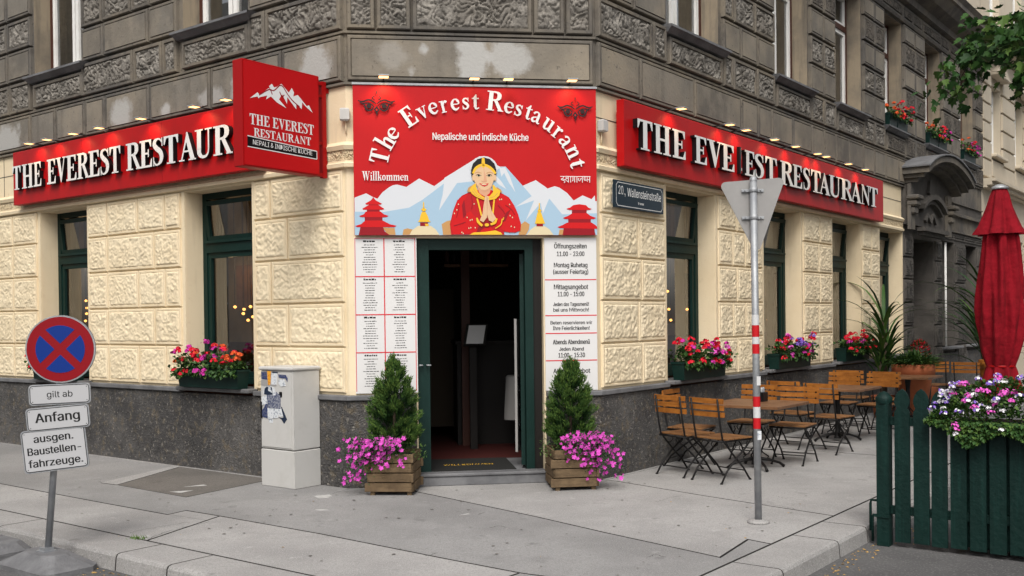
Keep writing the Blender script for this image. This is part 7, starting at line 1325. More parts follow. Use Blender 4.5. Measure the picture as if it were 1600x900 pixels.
# ------------------------------------------------------------------ crates with little spruces by the door
def crate_tree(c, rot, lab, side, seed, hgt=.86):
    rg = random.Random(seed); o = thing('planter_crate', lab, 'planter', c, rot); m = WM[o]
    a = .215
    for r in range(4):
        z0, z1 = .035+.088*r, .035+.088*r+.078
        for k in range(4):
            e = .0 if (r+k) % 2 else .022
            mb = MB(m @ RZ(math.pi/2*k)); mb.box(-a-e+.0, a+e-.022, -a-.0, -a+.022, z0, z1, 0, .003); mb.build('board', M['wood_crate'], o)
    for sx in (-1, 1):
        for sy in (-1, 1): mb = MB(m); mb.box(sx*.17-.02, sx*.17+.02, sy*.17-.02, sy*.17+.02, 0, .36); mb.build('corner_post', M['wood_crate'], o)
    mb = MB(m); mb.add([(-.19, -.19, .34), (.19, -.19, .34), (.19, .19, .34), (-.19, .19, .34)], [(0, 1, 2, 3)]); mb.build('soil', M['joint'], o)
    t = thing('dwarf_spruce', 'dense dark green dwarf spruce in the wooden crate %s of the door' % side, 'conifer', tuple(m @ Vector((0, .02, .34)))); tm_ = WM[t]
    mb = MB(tm_); mb.tube([(0, 0, 0), (0, 0, hgt*.9)], [.02, .004], 6); mb.build('trunk', M['bark'], t)
    mb = MB(tm_); clumps = [(rg.random(), rg.uniform(0, 6.283), rg.uniform(.85, 1.14)) for _ in range(210)]
    fat = .92+.16*rg.random(); ly = rg.uniform(-.02, .02)
    def prof(h): return fat*(0.015+.205*math.sin(min(1, (1-h)*1.35)*math.pi/2)**.9)*(1 if h > .12 else .75+2.1*h)
    for (h, a_, k) in clumps:
        h = 1-(1-h)**.75*1.0; r0 = prof(h)*k
        base_ = Vector((math.cos(a_)*r0*.55, math.sin(a_)*r0*.55, .03+h*hgt*.90)); tip = Vector((math.cos(a_)*r0, math.sin(a_)*r0, .03+h*hgt*.92+.06+.03*rg.random()))
        for j in range(60):
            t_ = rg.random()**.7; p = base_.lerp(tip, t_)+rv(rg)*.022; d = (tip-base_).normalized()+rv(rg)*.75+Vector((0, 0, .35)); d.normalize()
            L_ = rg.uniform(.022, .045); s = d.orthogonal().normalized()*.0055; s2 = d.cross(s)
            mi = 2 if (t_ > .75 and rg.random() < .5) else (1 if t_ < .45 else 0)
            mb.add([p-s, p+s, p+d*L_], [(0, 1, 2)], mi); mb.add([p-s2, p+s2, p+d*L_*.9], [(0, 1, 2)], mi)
    for j in range(140):
        h = rg.random(); p = Vector((0, 0, hgt*.93+h*.09))+rv(rg)*.02*(1-h); d = Vector((rg.gauss(0, .35), rg.gauss(0, .35), 1)).normalized(); s = d.orthogonal().normalized()*.004; mb.add([p-s, p+s, p+d*.035], [(0, 1, 2)], rg.choice((0, 2)))
    mb.build('crown', [M['spA'], M['spB'], M['spC']], t, kind='stuff')
    # trailing pink flowers
    sx = -1 if side == 'left' else 1
    f = thing('trailing_petunia', 'bright pink trailing flowers spilling over the %s crate' % side, 'flowers', tuple(m @ Vector((sx*.1, -.15, .36)))); fm_ = T(m @ Vector((0, 0, 0)))
    mb = MB(fm_); fl = MB(fm_)
    for i in range(190):
        u_ = rg.random(); th = R(rg.uniform(-30, 112)); d = Vector((sx*math.cos(th), -abs(math.sin(th))*.8-.12, 0)).normalized()
        ln = rg.uniform(.12, .40)*(1 if th < R(45) else .62); p0 = Vector((sx*rg.uniform(-.06, .16), -.12, .36)); pk = p0+d*ln*.6+Vector((0, 0, rg.uniform(.08, .26))); pe = p0+d*ln+Vector((0, 0, rg.uniform(-.26 if th < R(40) else -.10, .16)))
        for k in range(18):
            t_ = rg.random(); p = (p0*(1-t_)**2+pk*2*t_*(1-t_)+pe*t_*t_)+rv(rg)*.028; leaf(mb, p, rv(rg)+Vector((0, -.3, .1)), rv(rg)+Vector((0, 0, .5)), rg.uniform(.018, .034), rg.uniform(.010, .018), rg.choice((0, 1, 1, 0)))
        for k in range(2):
            t_ = rg.uniform(.45, 1.08); p = (p0*(1-t_)**2+pk*2*t_*(1-t_)+pe*t_*t_)+rv(rg)*.02; n_ = (Vector((d.x*.5, -1, .45))+rv(rg)*.55).normalized(); a2 = n_.orthogonal().normalized(); b2 = n_.cross(a2); q = rg.uniform(.018, .030)*(1 if rg.random() < .8 else .55); ph = rg.uniform(0, 6)
            fl.add([p]+[p+(a2*math.cos(ph+j*math.pi/5)+b2*math.sin(ph+j*math.pi/5)*rg.uniform(.8, 1))*q*(1 if j % 2 else .62)+n_*.008*(1 if j % 2 else .2) for j in range(10)], [(0, 1+j, 1+(j+1) % 10) for j in range(10)], 0 if rg.random() < .7 else 1)
    mb.build('foliage', GR, f, kind='stuff'); fl.build('blossoms', [mat('magenta_pink_petal', (.60, .075, .45), .6), mat('magenta_dark_petal', (.46, .045, .32), .6)], f, kind='stuff')
    g2 = MB(fm_)
    for i in range(260):
        d = Vector((-sx*rg.uniform(-.1, .30), rg.uniform(-.22, -.02), .35+rg.uniform(-.03, .12))); leaf(g2, d, rv(rg)+Vector((-sx*.4, -.4, .2)), Vector((0, 0, 1))+rv(rg)*.6, rg.uniform(.02, .035), .010, rg.choice((0, 2, 2)))
    g2.build('filler_leaves', GR, f, kind='stuff')
crate_tree((-1.11, 9.50, 0), R(-4), 'weathered wooden slat crate planter standing left of the doorway', 'left', 21, .89)
crate_tree((.55, 9.66, 0), R(8), 'weathered wooden slat crate planter standing right of the doorway', 'right', 27, .85)
# hairline cracks and pale scuffs in the pavement
for k, pts in enumerate([[(-.30, 8.34), (-.24, 8.43)], [(-.19, 7.8), (-.12, 7.87), (-.07, 7.82)], [(-.61, 6.9), (-.56, 6.94), (-.53, 7.0)], [(.88, 6.78), (.95, 6.86), (1.0, 6.79)], [(2.33, 9.05), (2.37, 8.94), (2.45, 8.96)],
        [(2.0, 8.72), (2.19, 8.62), (2.33, 8.43)], [(-2.93, 7.77), (-2.83, 7.95), (-2.6, 8.17)], [(-2.49, 8.23), (-2.85, 8.48)], [(-2.71, 7.51), (-2.66, 7.79), (-2.44, 8.18)], [(1.23, 8.82), (1.38, 9.01), (1.48, 9.1)], [(-1.68, 9.44), (-1.56, 9.70)]]):
    rg = random.Random(k); P_, w_ = smooth_path(pts, .0045, 10); P_ = [p+Vector((rg.gauss(0, .006), rg.gauss(0, .006))) for p in P_]; mb = MB()
    for q in brush([tuple(p) for p in P_], [.002+.004*rg.random() for _ in P_], 1):
        mb.add([(a, b, .0009) for a, b in (q if (q[1][0]-q[0][0])*(q[2][1]-q[0][1])-(q[2][0]-q[0][0])*(q[1][1]-q[0][1]) > 0 else q[::-1])], [(0, 1, 2, 3)])
    mb.build('pavement_crack', M['joint'], pv)
M['scuff'] = mat('pale_scuff', (.46, .455, .44), .9, var=(14, (.45, .7), (.30, .29, .28), 5))
for pts in ([(-1.83, 9.32), (-1.7, 9.39), (-1.66, 9.30), (-1.68, 9.23), (-1.75, 9.18)], [(-1.69, 8.63), (-1.64, 8.66), (-1.57, 8.62), (-1.63, 8.60)], [(-.45, 8.32), (-.38, 8.40), (-.36, 8.37)], [(-3.2, 9.9), (-3.05, 10.02), (-3.0, 9.96)], [(-3.25, 9.62), (-3.05, 9.68), (-3.12, 9.55)]):
    mb = MB(); mb.flat(pts, .0002 if pts[0][0] > -3 else .0045, .0012 if pts[0][0] > -3 else .0062); mb.build('paint_scuff', M['scuff'], pv)

# gum spots and grit trodden into the pavement
rg = random.Random(44); mb = MB()
for i in range(170):
    x, y = rg.uniform(-4.5, 3.2), rg.uniform(6.3, 10.6)
    dl = (Vector((x, y, 0))-A).dot(nL); dr = (Vector((x, y, 0))-B).dot(nR); dc_ = (Vector((x, y, 0))-A).dot(nC)
    if max(dl, dr) > 2.4 or not (max(dl, dr, dc_) > .15): continue
    r = rg.uniform(.006, .017); mb.add([(x+r*math.cos(k*1.047)*rg.uniform(.7, 1.1), y+r*math.sin(k*1.047)*rg.uniform(.7, 1.1), .0052) for k in range(6)], [(0, 1, 2, 3, 4, 5)])
mb.build('pavement_spots', M['joint'] if False else M['pave3'], pv, kind='stuff')
# ------------------------------------------------------------------ terrace furniture
def make_chair(label, group):
    """folding garden chair, origin on the ground under the seat centre, facing +x, width along y"""
    o = thing('folding_chair', label, 'chair', group=group)
    for k, z in enumerate((.79, .725, .66)):
        mb = MB(); x = -.182-.055*(z-.42)/.4; n = 6
        vs = []; 
        for i in range(n+1):
            y = -.215+.43*i/n; c = .018*(1-(2*i/n-1)**2)
            for (dx, dz) in ((-.008, -.024), (.008, -.024), (.008, .024), (-.008, .024)): vs.append((x-c+dx, y, z+dz))
        mb.add(vs, [(4*i+j, 4*i+4+j, 4*i+4+(j+1) % 4, 4*i+(j+1) % 4) for i in range(n) for j in range(4)]+[(0, 1, 2, 3), (4*n+3, 4*n+2, 4*n+1, 4*n)]); mb.build('back_slat', M['wood_chair'], o)
    for k in range(6):
        mb = MB(); x = -.185+.066*k; mb.box(x, x+.058, -.2, .2, .412, .428, 0, .003); mb.build('seat_slat', M['wood_seat'], o)
    for sy in (-1, 1):
        mb = MB(); y = sy*.17; mb.tube([(-.265, y, .81), (-.222, y, .55), (-.195, y, .42), (-.03, y, .25), (.10, y, .13), (.20, y, .0)], .0098, 5); mb.lathe([(0, 0), (.016, 0), (.012, .012), (0, .02)], 6, 0, (.2, y)); mb.build('leg', M['iron'], o)
        mb = MB(); y = sy*.19; mb.tube([(.20, y, .405), (.11, y, .32), (-.03, y, .22), (-.15, y, .12), (-.235, y, .0)], .0098, 5); mb.lathe([(0, 0), (.016, 0), (.012, .012), (0, .02)], 6, 0, (-.235, y)); mb.build('leg', M['iron'], o)
        mb = MB(); mb.tube([(-.2, sy*.185, .40), (.2, sy*.185, .40)], .008, 4); mb.build('seat_frame', M['iron'], o)
        mb = MB(); mb.tube([(-.15, sy*.18, .39), (-.11, sy*.18, .33), (-.05, sy*.18, .31), (-.01, sy*.18, .35), (-.04, sy*.18, .375)], .006, 4); mb.build('scroll', M['iron'], o)
        mb = MB(); mb.tube([(.15, sy*.18, .39), (.12, sy*.18, .31), (.06, sy*.18, .29), (.03, sy*.18, .33), (.06, sy*.18, .36)], .006, 4); mb.build('scroll', M['iron'], o)
    for (x, w_, z, r) in ((-.2, .185, .40, .008), (.2, .185, .40, .008), (.12, .17, .10, .006), (-.17, .19, .09, .006)): mb = MB(); mb.tube([(x, -w_, z), (x, w_, z)], r, 4); mb.build('crossbar', M['iron'], o)
    return o
proto = make_chair('', 'slatted folding chairs on the restaurant terrace'); used = [False]
aR = math.atan2(dR.y, dR.x)
def chair(s, n, ang, label):
    p = RP(s, n); m = T(p) @ RZ(aR+R(ang))
    if not used[0]:
        used[0] = True; proto.matrix_world = m; WM[proto] = m; proto['label'] = label; return
    dup(proto, m, label)
# facing +s: angle 0; facing -s: 180.  positive n is towards the street = clockwise
chair(.80, .55, -17, 'leftmost folding chair, nearest the wall, seen from behind')
chair(.66, 1.02, -16, 'folding chair just left of the yield sign post, at the front of the first table')
chair(2.12, 1.15, 183, 'folding chair on the far side of the first table, nearest the street')
chair(2.22, .62, 180, 'folding chair on the far side of the first table, nearest the wall')
chair(1.35, .32, -86, 'folding chair squeezed between the first terrace table and the wall')
chair(3.20, 1.17, -8, 'folding chair on the near side of the second table, nearest the street')
chair(3.42, .62, -5, 'folding chair on the near side of the second table, nearest the wall')
chair(5.05, 1.12, 178, 'folding chair on the far side of the second table, nearest the street')
chair(5.15, .58, 181, 'folding chair on the far side of the second table, nearest the wall')
chair(6.0, 1.0, 0, 'folding chair just in front of the terracotta pot')
chair(6.1, .45, 2, 'folding chair left of the terracotta pot, close to the wall')
chair(9.4, .72, 10, 'distant folding chair just right of the terracotta pot, nearest the wall')
chair(9.3, 1.25, 3, 'distant folding chair between the terracotta pot and the parasol')
def table(s, n, w_, lab, z=.69):
    o = thing('terrace_table', lab, 'table', tuple(RP(s, n)), aR, group='square wooden terrace tables'); m = WM[o]
    k = 6
    for i in range(k):
        mb = MB(m); a = -w_/2+w_*i/k; mb.box(a+.0015, a+w_/k-.0015, -w_/2, w_/2, z-.03, z, 0, .003); mb.build('top_board', M['wood_table'], o)
    mb = MB(m); mb.lathe([(.05, .04), (.035, .10), (.028, .2), (.035, .35), (.03, .5), (.045, z-.05), (.12, z-.032)], 12)
    mb.build('column', M['iron'], o)
    for j in range(4):
        a = math.pi/4+math.pi/2*j; c, s_ = math.cos(a), math.sin(a)
        mb = MB(m); mb.tube([(c*.03, s_*.03, .10), (c*.15, s_*.15, .085), (c*.26, s_*.26, .05), (c*.31, s_*.31, .012)], [.02, .016, .014, .018], 6); mb.build('foot', M['iron'], o)
        mb = MB(m); mb.tube([(c*.03, s_*.03, .22), (c*.08, s_*.08, .16), (c*.14, s_*.14, .12), (c*.12, s_*.12, .09)], .008, 5); mb.build('scroll', M['iron'], o)
    return o
table(1.55, .97, .84, 'first square terrace table, with a black caddy on top, behind the yield sign post')
table(4.25, .88, .84, 'second square terrace table from the corner, bare brown top')
table(7.0, .95, .80, 'third square terrace table, mostly hidden behind chairs before the terracotta pot')
cd = thing('caddy', 'small black napkin and spice caddy on the first terrace table', 'caddy', tuple(RP(1.72, .95, .69))); m = T(RP(1.72, .95, .691)) @ RZ(aR)
mb = MB(m); mb.box(-.06, .06, -.06, .06, 0, .10, 0, .004); mb.build('box', M['black'], cd)
mb = MB(m)
for x, y in ((-.03, -.03), (.03, -.02), (0, .03)): mb.lathe([(.018, .1), (.018, .135), (.012, .15), (0, .15)], 8, 0, (x, y))
mb.build('shaker', M['alu'], cd)
# ------------------------------------------------------------------ pots
def pot(name, c, r0, r1, h, mt, lab, cat='plant pot'):
    o = thing(name, lab, cat, c); m = WM[o]; mb = MB(m)
    mb.lathe([(0, 0), (r0, 0), (r0+(r1-r0)*.82, h*.80)], 24); mb.build('pot_body', mt, o)
    mb = MB(m); mb.lathe([(r0+(r1-r0)*.82, h*.80), (r1+.012, h*.805), (r1+.02, h*.99), (r1-.0, h), (r1-.03, h*.99), (r1-.035, h*.9), (0, h*.9)], 24); mb.build('rim', mt, o)
    return o
pot('terracotta_pot', tuple(RP(7.6, .86)), .17, .30, .84, M['terra'], 'tall terracotta pot with bushy green plant behind the last terrace chairs')
def bush(c, r, h, lab, seed, n=2200, L_=.11, W_=.020, droop=.6, name='potted_shrub', mats=GR):
    rg = random.Random(seed); o = thing(name, lab, 'plant', c); mb = MB(WM[o])
    for i in range(n):
        a = rg.uniform(0, 6.283); e = rg.random()**.6; d = Vector((math.cos(a)*e, math.sin(a)*e, rg.uniform(.1, 1)*(1-e*.5))); k = rg.uniform(.3, 1)
        p = Vector((d.x*r*k, d.y*r*k, d.z*h*k)); dd = Vector((d.x, d.y, .5-droop*e*k))+rv(rg)*.35; leaf(mb, p, dd, Vector((0, 0, 1))+rv(rg)*.3, L_*rg.uniform(.6, 1.2), W_, rg.choice((0, 2, 0, 1)))
    mb.build('foliage', mats, o, kind='stuff'); return o
bush(tuple(RP(7.6, .86, .80)), .40, .26, 'spreading light green shrub in the terracotta pot', 31)
def strap_leaf(o, m, base_, az, L_, up_, W_, mt, rg):
    """one long arching leaf as a folded strip"""
    n = 7; pts = []; p = Vector(base_); el = up_
    for i in range(n+1): pts.append(p.copy()); d = Vector((math.cos(az)*math.cos(el), math.sin(az)*math.cos(el), math.sin(el))); p += d*L_/n; el -= rg.uniform(.10, .30)*(.5+i/n)
    s = Vector((-math.sin(az), math.cos(az), 0)); vs = []
    for i, q in enumerate(pts):
        w_ = W_*math.sin(math.pi*min(1, (i/n)*.75+.2))*(1 if i < n else .05); vs += [q-s*w_/2+Vector((0, 0, w_*.2)), q, q+s*w_/2+Vector((0, 0, w_*.2))]
    mb = MB(m); mb.add(vs, [f for i in range(n) for f in ((3*i, 3*i+1, 3*i+4, 3*i+3), (3*i+1, 3*i+2, 3*i+5, 3*i+4))], 0, True); mb.build('leaf', mt, o)
def palm(c, h, lab, seed, n=34, pl=True, spread=1.0):
    rg = random.Random(seed); o = thing('yucca_plant', lab, 'plant', c); m = WM[o]
    mb = MB(m); mb.lathe([(0, 0), (.15, 0), (.19, .32), (.2, .34), (.17, .34), (.17, .30), (0, .30)], 18); mb.build('pot_body', M['terra'] if pl else M['iron'], o)
    stems = [(0, 0, h*.42), (.05, .03, h*.30), (-.06, .02, h*.20)]
    for (x, y, z) in stems: mb = MB(m); mb.tube([(x*.4, y*.4, .28), (x, y, .28+z)], [.028, .022], 7); mb.build('stem', M['bark'], o)
    for i in range(n):
        x, y, z = stems[i % 3]; zz = .28+z*rg.uniform(.35, 1.0); strap_leaf(o, m, (x, y, zz), rg.uniform(0, 6.283), h*rg.uniform(.35, .60)*spread, rg.uniform(.6, 1.45), rg.uniform(.036, .06), GR[rg.choice((0, 0, 1, 2))], rg)
palm(tuple(RP(7.6, .42)), 2.95, 'tall spiky yucca in a pot against the last cream pier', 41, 74, True, .60)
palm(tuple(RP(11.6, 1.05)), 3.5, 'tall dark palm in a pot by the grey facade left of the parasol', 42, 90, False, .85)
palm(tuple(RP(10.2, .35)), .9, 'small yellowish yucca in a pot beside the grey house entrance', 43, 22)
palm(tuple(RP(14.5, 1.6)), 1.7, 'dark palm half hidden to the right of the red parasol', 44, 40, False, 1.0)
rb = thing('red_leaf_plant', 'low red leaved plant in front of the grey entrance pier', 'plant', tuple(RP(9.6, .4))); rg = random.Random(9); mb = MB(WM[rb])
for i in range(420):
    d = rv(rg); p = Vector((d.x*.14, d.y*.14, .92+d.z*.2)); leaf(mb, p, d+Vector((0, 0, .4)), Vector((0, 0, 1)), .07, .03, rg.choice((0, 1, 2, 2)))
mb.build('foliage', [M['pR'], M['pdred'], M['leafB']], rb, kind='stuff')
mb = MB(WM[rb]); mb.lathe([(0, 0), (.16, 0), (.2, .62), (.0, .62)], 16); mb.build('pot_body', M['iron'], rb); mb = MB(WM[rb]); mb.tube([(0, 0, .6), (0, 0, .9)], .02, 6); mb.build('stem', M['bark'], rb)
pot('barrel', tuple(RP(11.0, 1.30)), .24, .26, .78, M['wood_chair'], 'brown wooden barrel used as a table left of the parasol foot', 'barrel')

# ------------------------------------------------------------------ green picket fence on the road and its planter
fe = thing('picket_fence', 'dark green picket fence panel with latch standing on the road at the right', 'fence', tuple(RP(-.82, 3.04, -.12)))
FF = frame(RP(-.82, 3.04, -.12), nR)      # x away from the house, y = towards the far end of the street? viewer on -y
mb = MB(FF); mb.box(-.045, .045, -.045, .045, 0, 1.075, 0, .004); mb.build('post', M['fence_green'], fe)
mb = MB(FF); mb.lathe([(.058, 1.06), (.064, 1.075), (.064, 1.10), (.058, 1.11), (.045, 1.125), (.03, 1.14), (0, 1.152)], 8); mb.build('post_cap', M['fence_green'], fe)
for z in (.93, .27):
    mb = MB(FF); mb.box(.046, 1.75, .0, .028, z-.032, z+.032, 0, .003); mb.build('rail', M['fence_green'], fe)
xs = [.135, .27, .395, .525, .655, .785, .915, 1.045, 1.175, 1.305, 1.435, 1.565, 1.69]
for i, x in enumerate(xs):
    w2 = .054; zt = .955 if i < 3 else .90; mb = MB(FF); y0 = -.022
    if i < 3:
        hd = [(-w2, .04), (w2, .04), (w2, 1.00), (w2*.86, 1.015), (w2*.72, 1.03), (w2*.86, 1.045), (w2, 1.065), (w2*1.0, 1.09), (w2*.8, 1.125), (w2*.45, 1.155), (0, 1.172), (-w2*.45, 1.155), (-w2*.8, 1.125), (-w2, 1.09), (-w2, 1.065), (-w2*.86, 1.045), (-w2*.72, 1.03), (-w2*.86, 1.015), (-w2, 1.00)]
    else: hd = [(-w2, .04), (w2, .04), (w2, .955), (-w2, .955)]
    mb.prism([(x+a, b+.004*math.sin(i*2.3)) for a, b in hd], y0, -.0005); mb.build('picket', M['fence_green'], fe)
mb = MB(FF); mb.tube([(-.046, 0, .33), (-.10, 0, .33), (-.105, 0, .30), (-.105, 0, .10)], .010, 6).tube([(-.046, 0, .22), (-.085, 0, .22), (-.09, 0, .19), (-.09, 0, .02)], .010, 6); mb.box(-.06, .05, -.055, -.046, .215, .235); mb.build('latch', M['fence_green'], fe)
pb = thing('flower_trough', 'long dark green trough full of pink, white and violet flowers behind the picket fence', 'planter', tuple(FF @ Vector((1.1, .2, .5))))
mb = MB(FF); mb.box(.47, 1.9, .04, .36, .05, .95, 0, .004); mb.build('trough', M['fence_green'], pb)
rg = random.Random(77); mb = MB(FF); fl = MB(FF)
for i in range(9500):
    x = rg.uniform(.33, 1.95); e = rg.random(); edge = min(1, (x-.30)/.30)
    top = (.30*math.sin(min(1, edge)*math.pi/2)+.03*math.sin(x*9))
    if rg.random() < .66: yq = rg.uniform(-.14, .34); p = Vector((x, yq, .93+top*(rg.random()**.6)*(.45+.55*min(1, (yq+.16)/.25)))); d = Vector((rg.gauss(0, .5), -.5, .4))
    else: p = Vector((x, -.04-rg.random()*.10, .97-rg.random()**1.2*(.13+.05*math.sin(x*13))*edge)); d = Vector((rg.gauss(0, .4), -.6, -.6))
    leaf(mb, p, d+rv(rg)*.35, Vector((0, -.5, 1))+rv(rg)*.5, rg.uniform(.022, .042), rg.uniform(.020, .032), rg.choice((0, 0, 2, 1, 2)))
for i in range(130):
    x = rg.uniform(.34, 1.95); edge = min(1, (x-.28)/.3); t = rg.random(); top = .30*math.sin(min(1, edge)*math.pi/2)
    p = Vector((x, -.16+.34*t*rg.random(), .95+top*(.25+.85*t))) if rg.random() < .93 else Vector((x, -.14, .93-.1*rg.random()))
    c = rg.choice((3, 2, 4)) if .52 < x < .85 and rg.random() < .7 else ((4 if rg.random() < .55 else 3) if x < .5 else rg.choice((1, 2, 4, 4, 1)))
    cc = [c, 3] if c == 4 else ([c, 2] if c in (1, 2) else c)
    blossom(fl, p, rg.uniform(.020, .034), 16, cc, rg, .0095)
mb.build('foliage', GR, pb, kind='stuff'); fl.build('blossoms', FLW, pb, kind='stuff')

# ------------------------------------------------------------------ closed red parasol
um = thing('closed_parasol', 'closed dark red parasol tied near the bottom, standing behind the flower trough', 'parasol', (4.165, 8.70, -.12)); uc = (4.165, 8.70)
mb = MB(T((4.165, 8.70, 0))); mb.tube([(0, 0, -.1), (0, 0, 2.66)], .024, 12); mb.lathe([(.0, 2.70), (.03, 2.695), (.07, 2.672), (.072, 2.655), (0, 2.65)], 12); mb.build('pole', M['alu'], um)
mb = MB(T((4.165, 8.70, 0))); mb.lathe([(0, -.03), (.28, -.03), (.28, -.10), (.30, -.12)], 24).lathe([(.05, .2), (.05, -.03)], 12); mb.build('stand', M['iron'], um)
def fold(k, ph, amp):
    def f(a, z, r): 
        w_ = (math.cos(k*a+ph+.5*math.sin(z*3+a*2))); return r*(1+amp*(abs(w_)**.7*(1 if w_ > 0 else -1)))
    return f
mb = MB(T((4.165, 8.70, 0))); mb.lathe([(.055, 2.655), (.075, 2.60), (.10, 2.50), (.125, 2.42), (.15, 2.34), (.178, 2.285), (.182, 2.27)], 64, 0, (0, 0), True, lambda a, z, r: r*(1+.22*(2.66-z)/.38*math.cos(6*a+.6)+.05*math.cos(13*a)))
mb.lathe([(.182, 2.27), (.15, 2.30), (.11, 2.33)], 64, 0, (0, 0), True, lambda a, z, r: r*(1+.22*math.cos(6*a+.6))); mb.build('top_flounce', M['fabric'], um)
mb = MB(T((4.165, 8.70, 0))); zs_ = [2.36, 2.24, 2.12, 2.0, 1.88, 1.76, 1.64, 1.52, 1.42, 1.34, 1.27, 1.21, 1.17, 1.15]
rs_ = [.10, .125, .135, .145, .155, .163, .168, .166, .158, .148, .136, .122, .110, .105]
mb.lathe(list(zip(rs_, zs_)), 96, 0, (0, 0), True, lambda a, z, r: r*(1+.15*math.sin(8*a+2.2*math.sin(z*2.2))+.08*math.sin(15*a+3*z)*min(1, (z-1.1)*2))); mb.build('canopy', M['fabric'], um)
mb = MB(T((4.165, 8.70, 0))); mb.lathe([(.105, 1.15), (.115, 1.12), (.13, 1.05), (.15, .97), (.158, .90)], 96, 0, (0, 0), True, lambda a, z, r: r*(1+(.10+.25*(1.15-z))*math.sin(8*a+1)+.05*math.sin(15*a))); mb.build('canopy_hem', M['fabric'], um)
mb = MB(T((4.165, 8.70, 0))); mb.lathe([(.112, 1.158), (.116, 1.15), (.112, 1.142)], 24); mb.build('strap', M['red_metal'], um)

# ------------------------------------------------------------------ neighbouring cream house
nb = thing('neighbour_house', 'pale cream apartment house with stone banding beyond the grey corner house', 'building', tuple(RP(16, 0)))
X1 = 34
nw = [(16.75+2.5*i, 17.78+2.5*i) for i in range(6)]
mb = MB(FR); wall_sheet(mb, XE+.02, X1, 4.6, 7.6, [(a, b, 5.25, 6.85) for a, b in nw], .2); wall_sheet(mb, XE+.02, X1, 7.9, 13, [(a, b, 8.4, 10.3) for a, b in nw], .2, y=0); wall_sheet(mb, XE+.02, X1, 0, 4.4, [(a, b, .9, 3.4) for a, b in nw], .25)
mb.box(XE+.03, X1, .32, 9, 0, 13); mb.build('wall', M['cream_house'], nb)
mb = MB(FR)
for (z0, z1, d) in ((4.40, 4.45, .12), (4.451, 4.53, .22), (4.531, 4.60, .30), (7.60, 7.68, .15), (7.681, 7.78, .3), (7.781, 7.9, .45), (3.75, 3.80, .06)): mb.box(XE+.02, X1, -d, 0, z0, z1)
mb.build('cornice', M['cream_house'], nb)
for i in range(len(nw)):
    a, b = nw[i]; pa = nw[i-1][1] if i else XE+.02
    for j in range(7):
        z0 = 4.65+.42*j; mb = MB(FR); mb.box(pa+.06, a-.08, -.05, -.001, z0+.02, z0+.40, 0, .012); mb.build('stone_course', M['cream_house'], nb)
    for j in range(8):
        z0 = .5+.40*j; mb = MB(FR); mb.box(pa+.06, a-.08, -.05, -.001, z0+.02, z0+.38, 0, .012); mb.build('stone_course', M['cream_house'], nb)
    window(FR, a, b, 5.25, 6.85, .15, 'cream', parent=nb); window(FR, a, b, .9, 3.4, .2, 'cream', parent=nb); window(FR, a, b, 8.4, 10.3, .15, 'cream', parent=nb)
    mb = MB(FR); mb.box(a-.1, b+.1, -.16, .1, 5.16, 5.245, 0, .02); mb.build('window_sill', M['cream_house'], nb); mb = MB(FR); mb.box(a-.05, b+.05, -.06, -.001, 4.72, 5.12, 0, .02); mb.build('apron_panel', M['cream_house'], nb)
    mb = MB(FR); mb.box(a-.12, b+.12, -.22, -.001, 7.02, 7.10, 0, .02).prism([(a-.12, 7.0995), (b+.12, 7.0995), ((a+b)/2, 7.40)], -.2, -.001); mb.build('window_pediment', M['cream_house'], nb)

# ------------------------------------------------------------------ houses across both streets (seen in the window glass)
def opposite(fr, lab, n, seed, mt, hgt=12):
    o = thing('apartment_house', lab, 'building', tuple(fr @ Vector((0, 0, -.12)))); mb = MB(fr); ops = []
    L_ = n*2.3+1
    for i in range(n):
        for k in range(4): ops.append((1+2.3*i, 2.1+2.3*i, .9+3*k, 2.8+3*k))
    wall_sheet(mb, 0, L_, -.12, hgt, ops, .25); mb.box(0, L_, .5, 8, -.12, hgt); mb.build('wall', mt, o)
    wm = MB(fr); 
    for (a, b, c, d) in ops:
        mb = MB(fr); mb.box(a, b, .24, .27, c, d); mb.build('window', M['dark_in'], o)
        wm.box(a-.1, b+.1, -.06, 0, c-.1, c-.02).box(a+.5, a+.56, .2, .239, c, d).box(a, b, .2, .238, c+1.3, c+1.36)
    wm.build('window_trim', M['white_paint'], o)
    mb = MB(fr); mb.box(-.2, L_+.2, -.4, 0, hgt-.5, hgt); mb.build('cornice', mt, o)
opposite(frame(RP(24, 13.5), -dR), 'pale apartment house across the right hand street, reflected in the windows', 11, 1, M['opp1'])
opposite(frame(LP(-3, 14), dL), 'grey apartment house across the left hand street, reflected in the windows', 11, 2, M['opp1'])

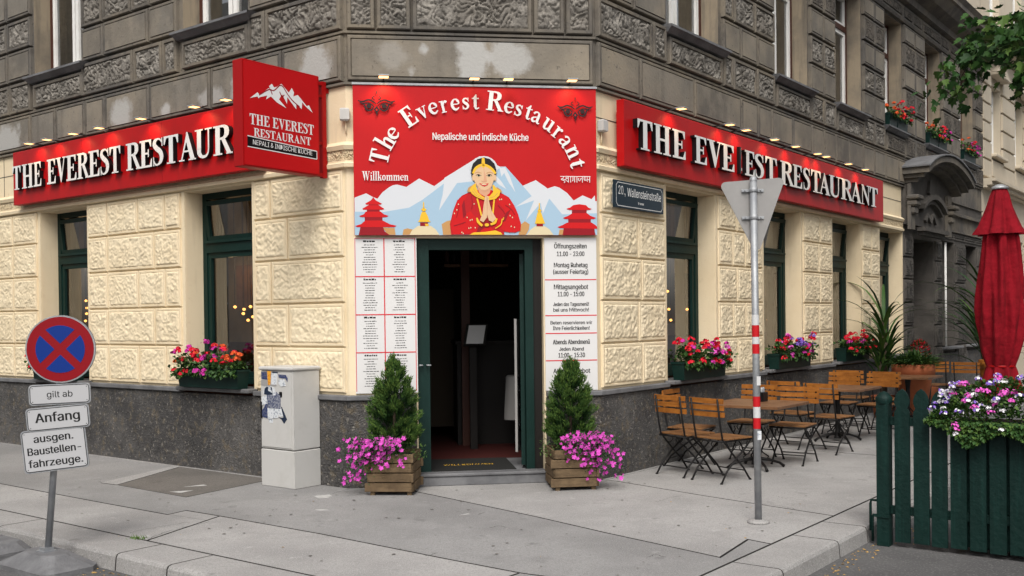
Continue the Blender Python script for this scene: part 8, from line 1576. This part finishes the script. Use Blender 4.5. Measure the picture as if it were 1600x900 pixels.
# ------------------------------------------------------------------ street tree reaching in from the right
rg = random.Random(5); tp = Vector((7.9, 9.6, -.12)); te = thing('street_tree', 'leafy maple branch of a street tree reaching in at the upper right corner', 'tree', tuple(tp))
mb = MB(); mb.tube([tp, tp+Vector((.05, 0, 1.4)), tp+Vector((-.02, .05, 2.9)), tp+Vector((.1, .1, 4.6)), tp+Vector((.05, .1, 6.8))], [.17, .14, .125, .09, .04], 10)
mb.build('trunk', M['bark'], te)
cl = []
def limb(p, d, L_, r, dep):
    n = 5; pts = [p.copy()]; q = p.copy(); dd = d.normalized()
    for i in range(n):
        dd = (dd+rv(rg)*.18+Vector((0, 0, -.05 if dep > 0 else .02))).normalized(); q = q+dd*L_/n; pts.append(q.copy())
        if dep >= 1: cl.append((q.copy(), dd.copy()))
    mb = MB(); mb.tube(pts, [r*(1-.7*i/n) for i in range(n+1)], 5); mb.build('branch' if dep else 'limb', M['bark'], te)
    if dep < 2:
        for k in range(4 if dep == 0 else 4):
            i = rg.randint(2, n); s = rv(rg); s.z = s.z*.5; limb(pts[i], dd*.7+s*.9, L_*.55, r*.45, dep+1)
for k, (z, d, L_) in enumerate([(2.9, (-1, -.02, .30), 2.2), (3.0, (-1, -.05, .36), 2.4), (3.5, (-.95, -.18, .45), 2.2), (4.0, (-.8, -.5, .5), 2.0), (3.9, (-.9, .3, .55), 2.0), (4.4, (.9, .2, .4), 2.3), (4.6, (.2, -.95, .4), 2.3), (4.8, (.3, .9, .5), 2.2), (5.4, (-.6, .1, .7), 2.0), (5.8, (.5, -.3, .8), 1.8)]):
    limb(tp+Vector((0, .05, z)), Vector(d), L_, .05, 0)
mb = MB()
MP = [(0, 0), (.30, .04), (.48, .30), (.30, .36), (.36, .66), (.14, .60), (0, 1), (-.14, .60), (-.36, .66), (-.30, .36), (-.48, .30), (-.30, .04)]
for (c, dd) in cl:
    for i in range(30):
        p = c+rv(rg)*rg.random()**.6*.30; d = (dd*.6+rv(rg)*.7+Vector((0, 0, -.45))).normalized(); nn = (Vector((0, 0, 1))+rv(rg)*.8).normalized(); s = d.cross(nn).normalized(); u = s.cross(d); L_ = rg.uniform(.075, .135)
        mb.add([p+s*a*L_+d*b*L_+u*(abs(a)*.25*L_) for a, b in MP], [(0, 1, 2, 3), (0, 3, 4, 5), (0, 5, 6, 7), (0, 7, 8, 9), (0, 9, 10, 11)], rg.choice((0, 0, 1, 1, 2)))
mb.build('crown', GR, te, kind='stuff')
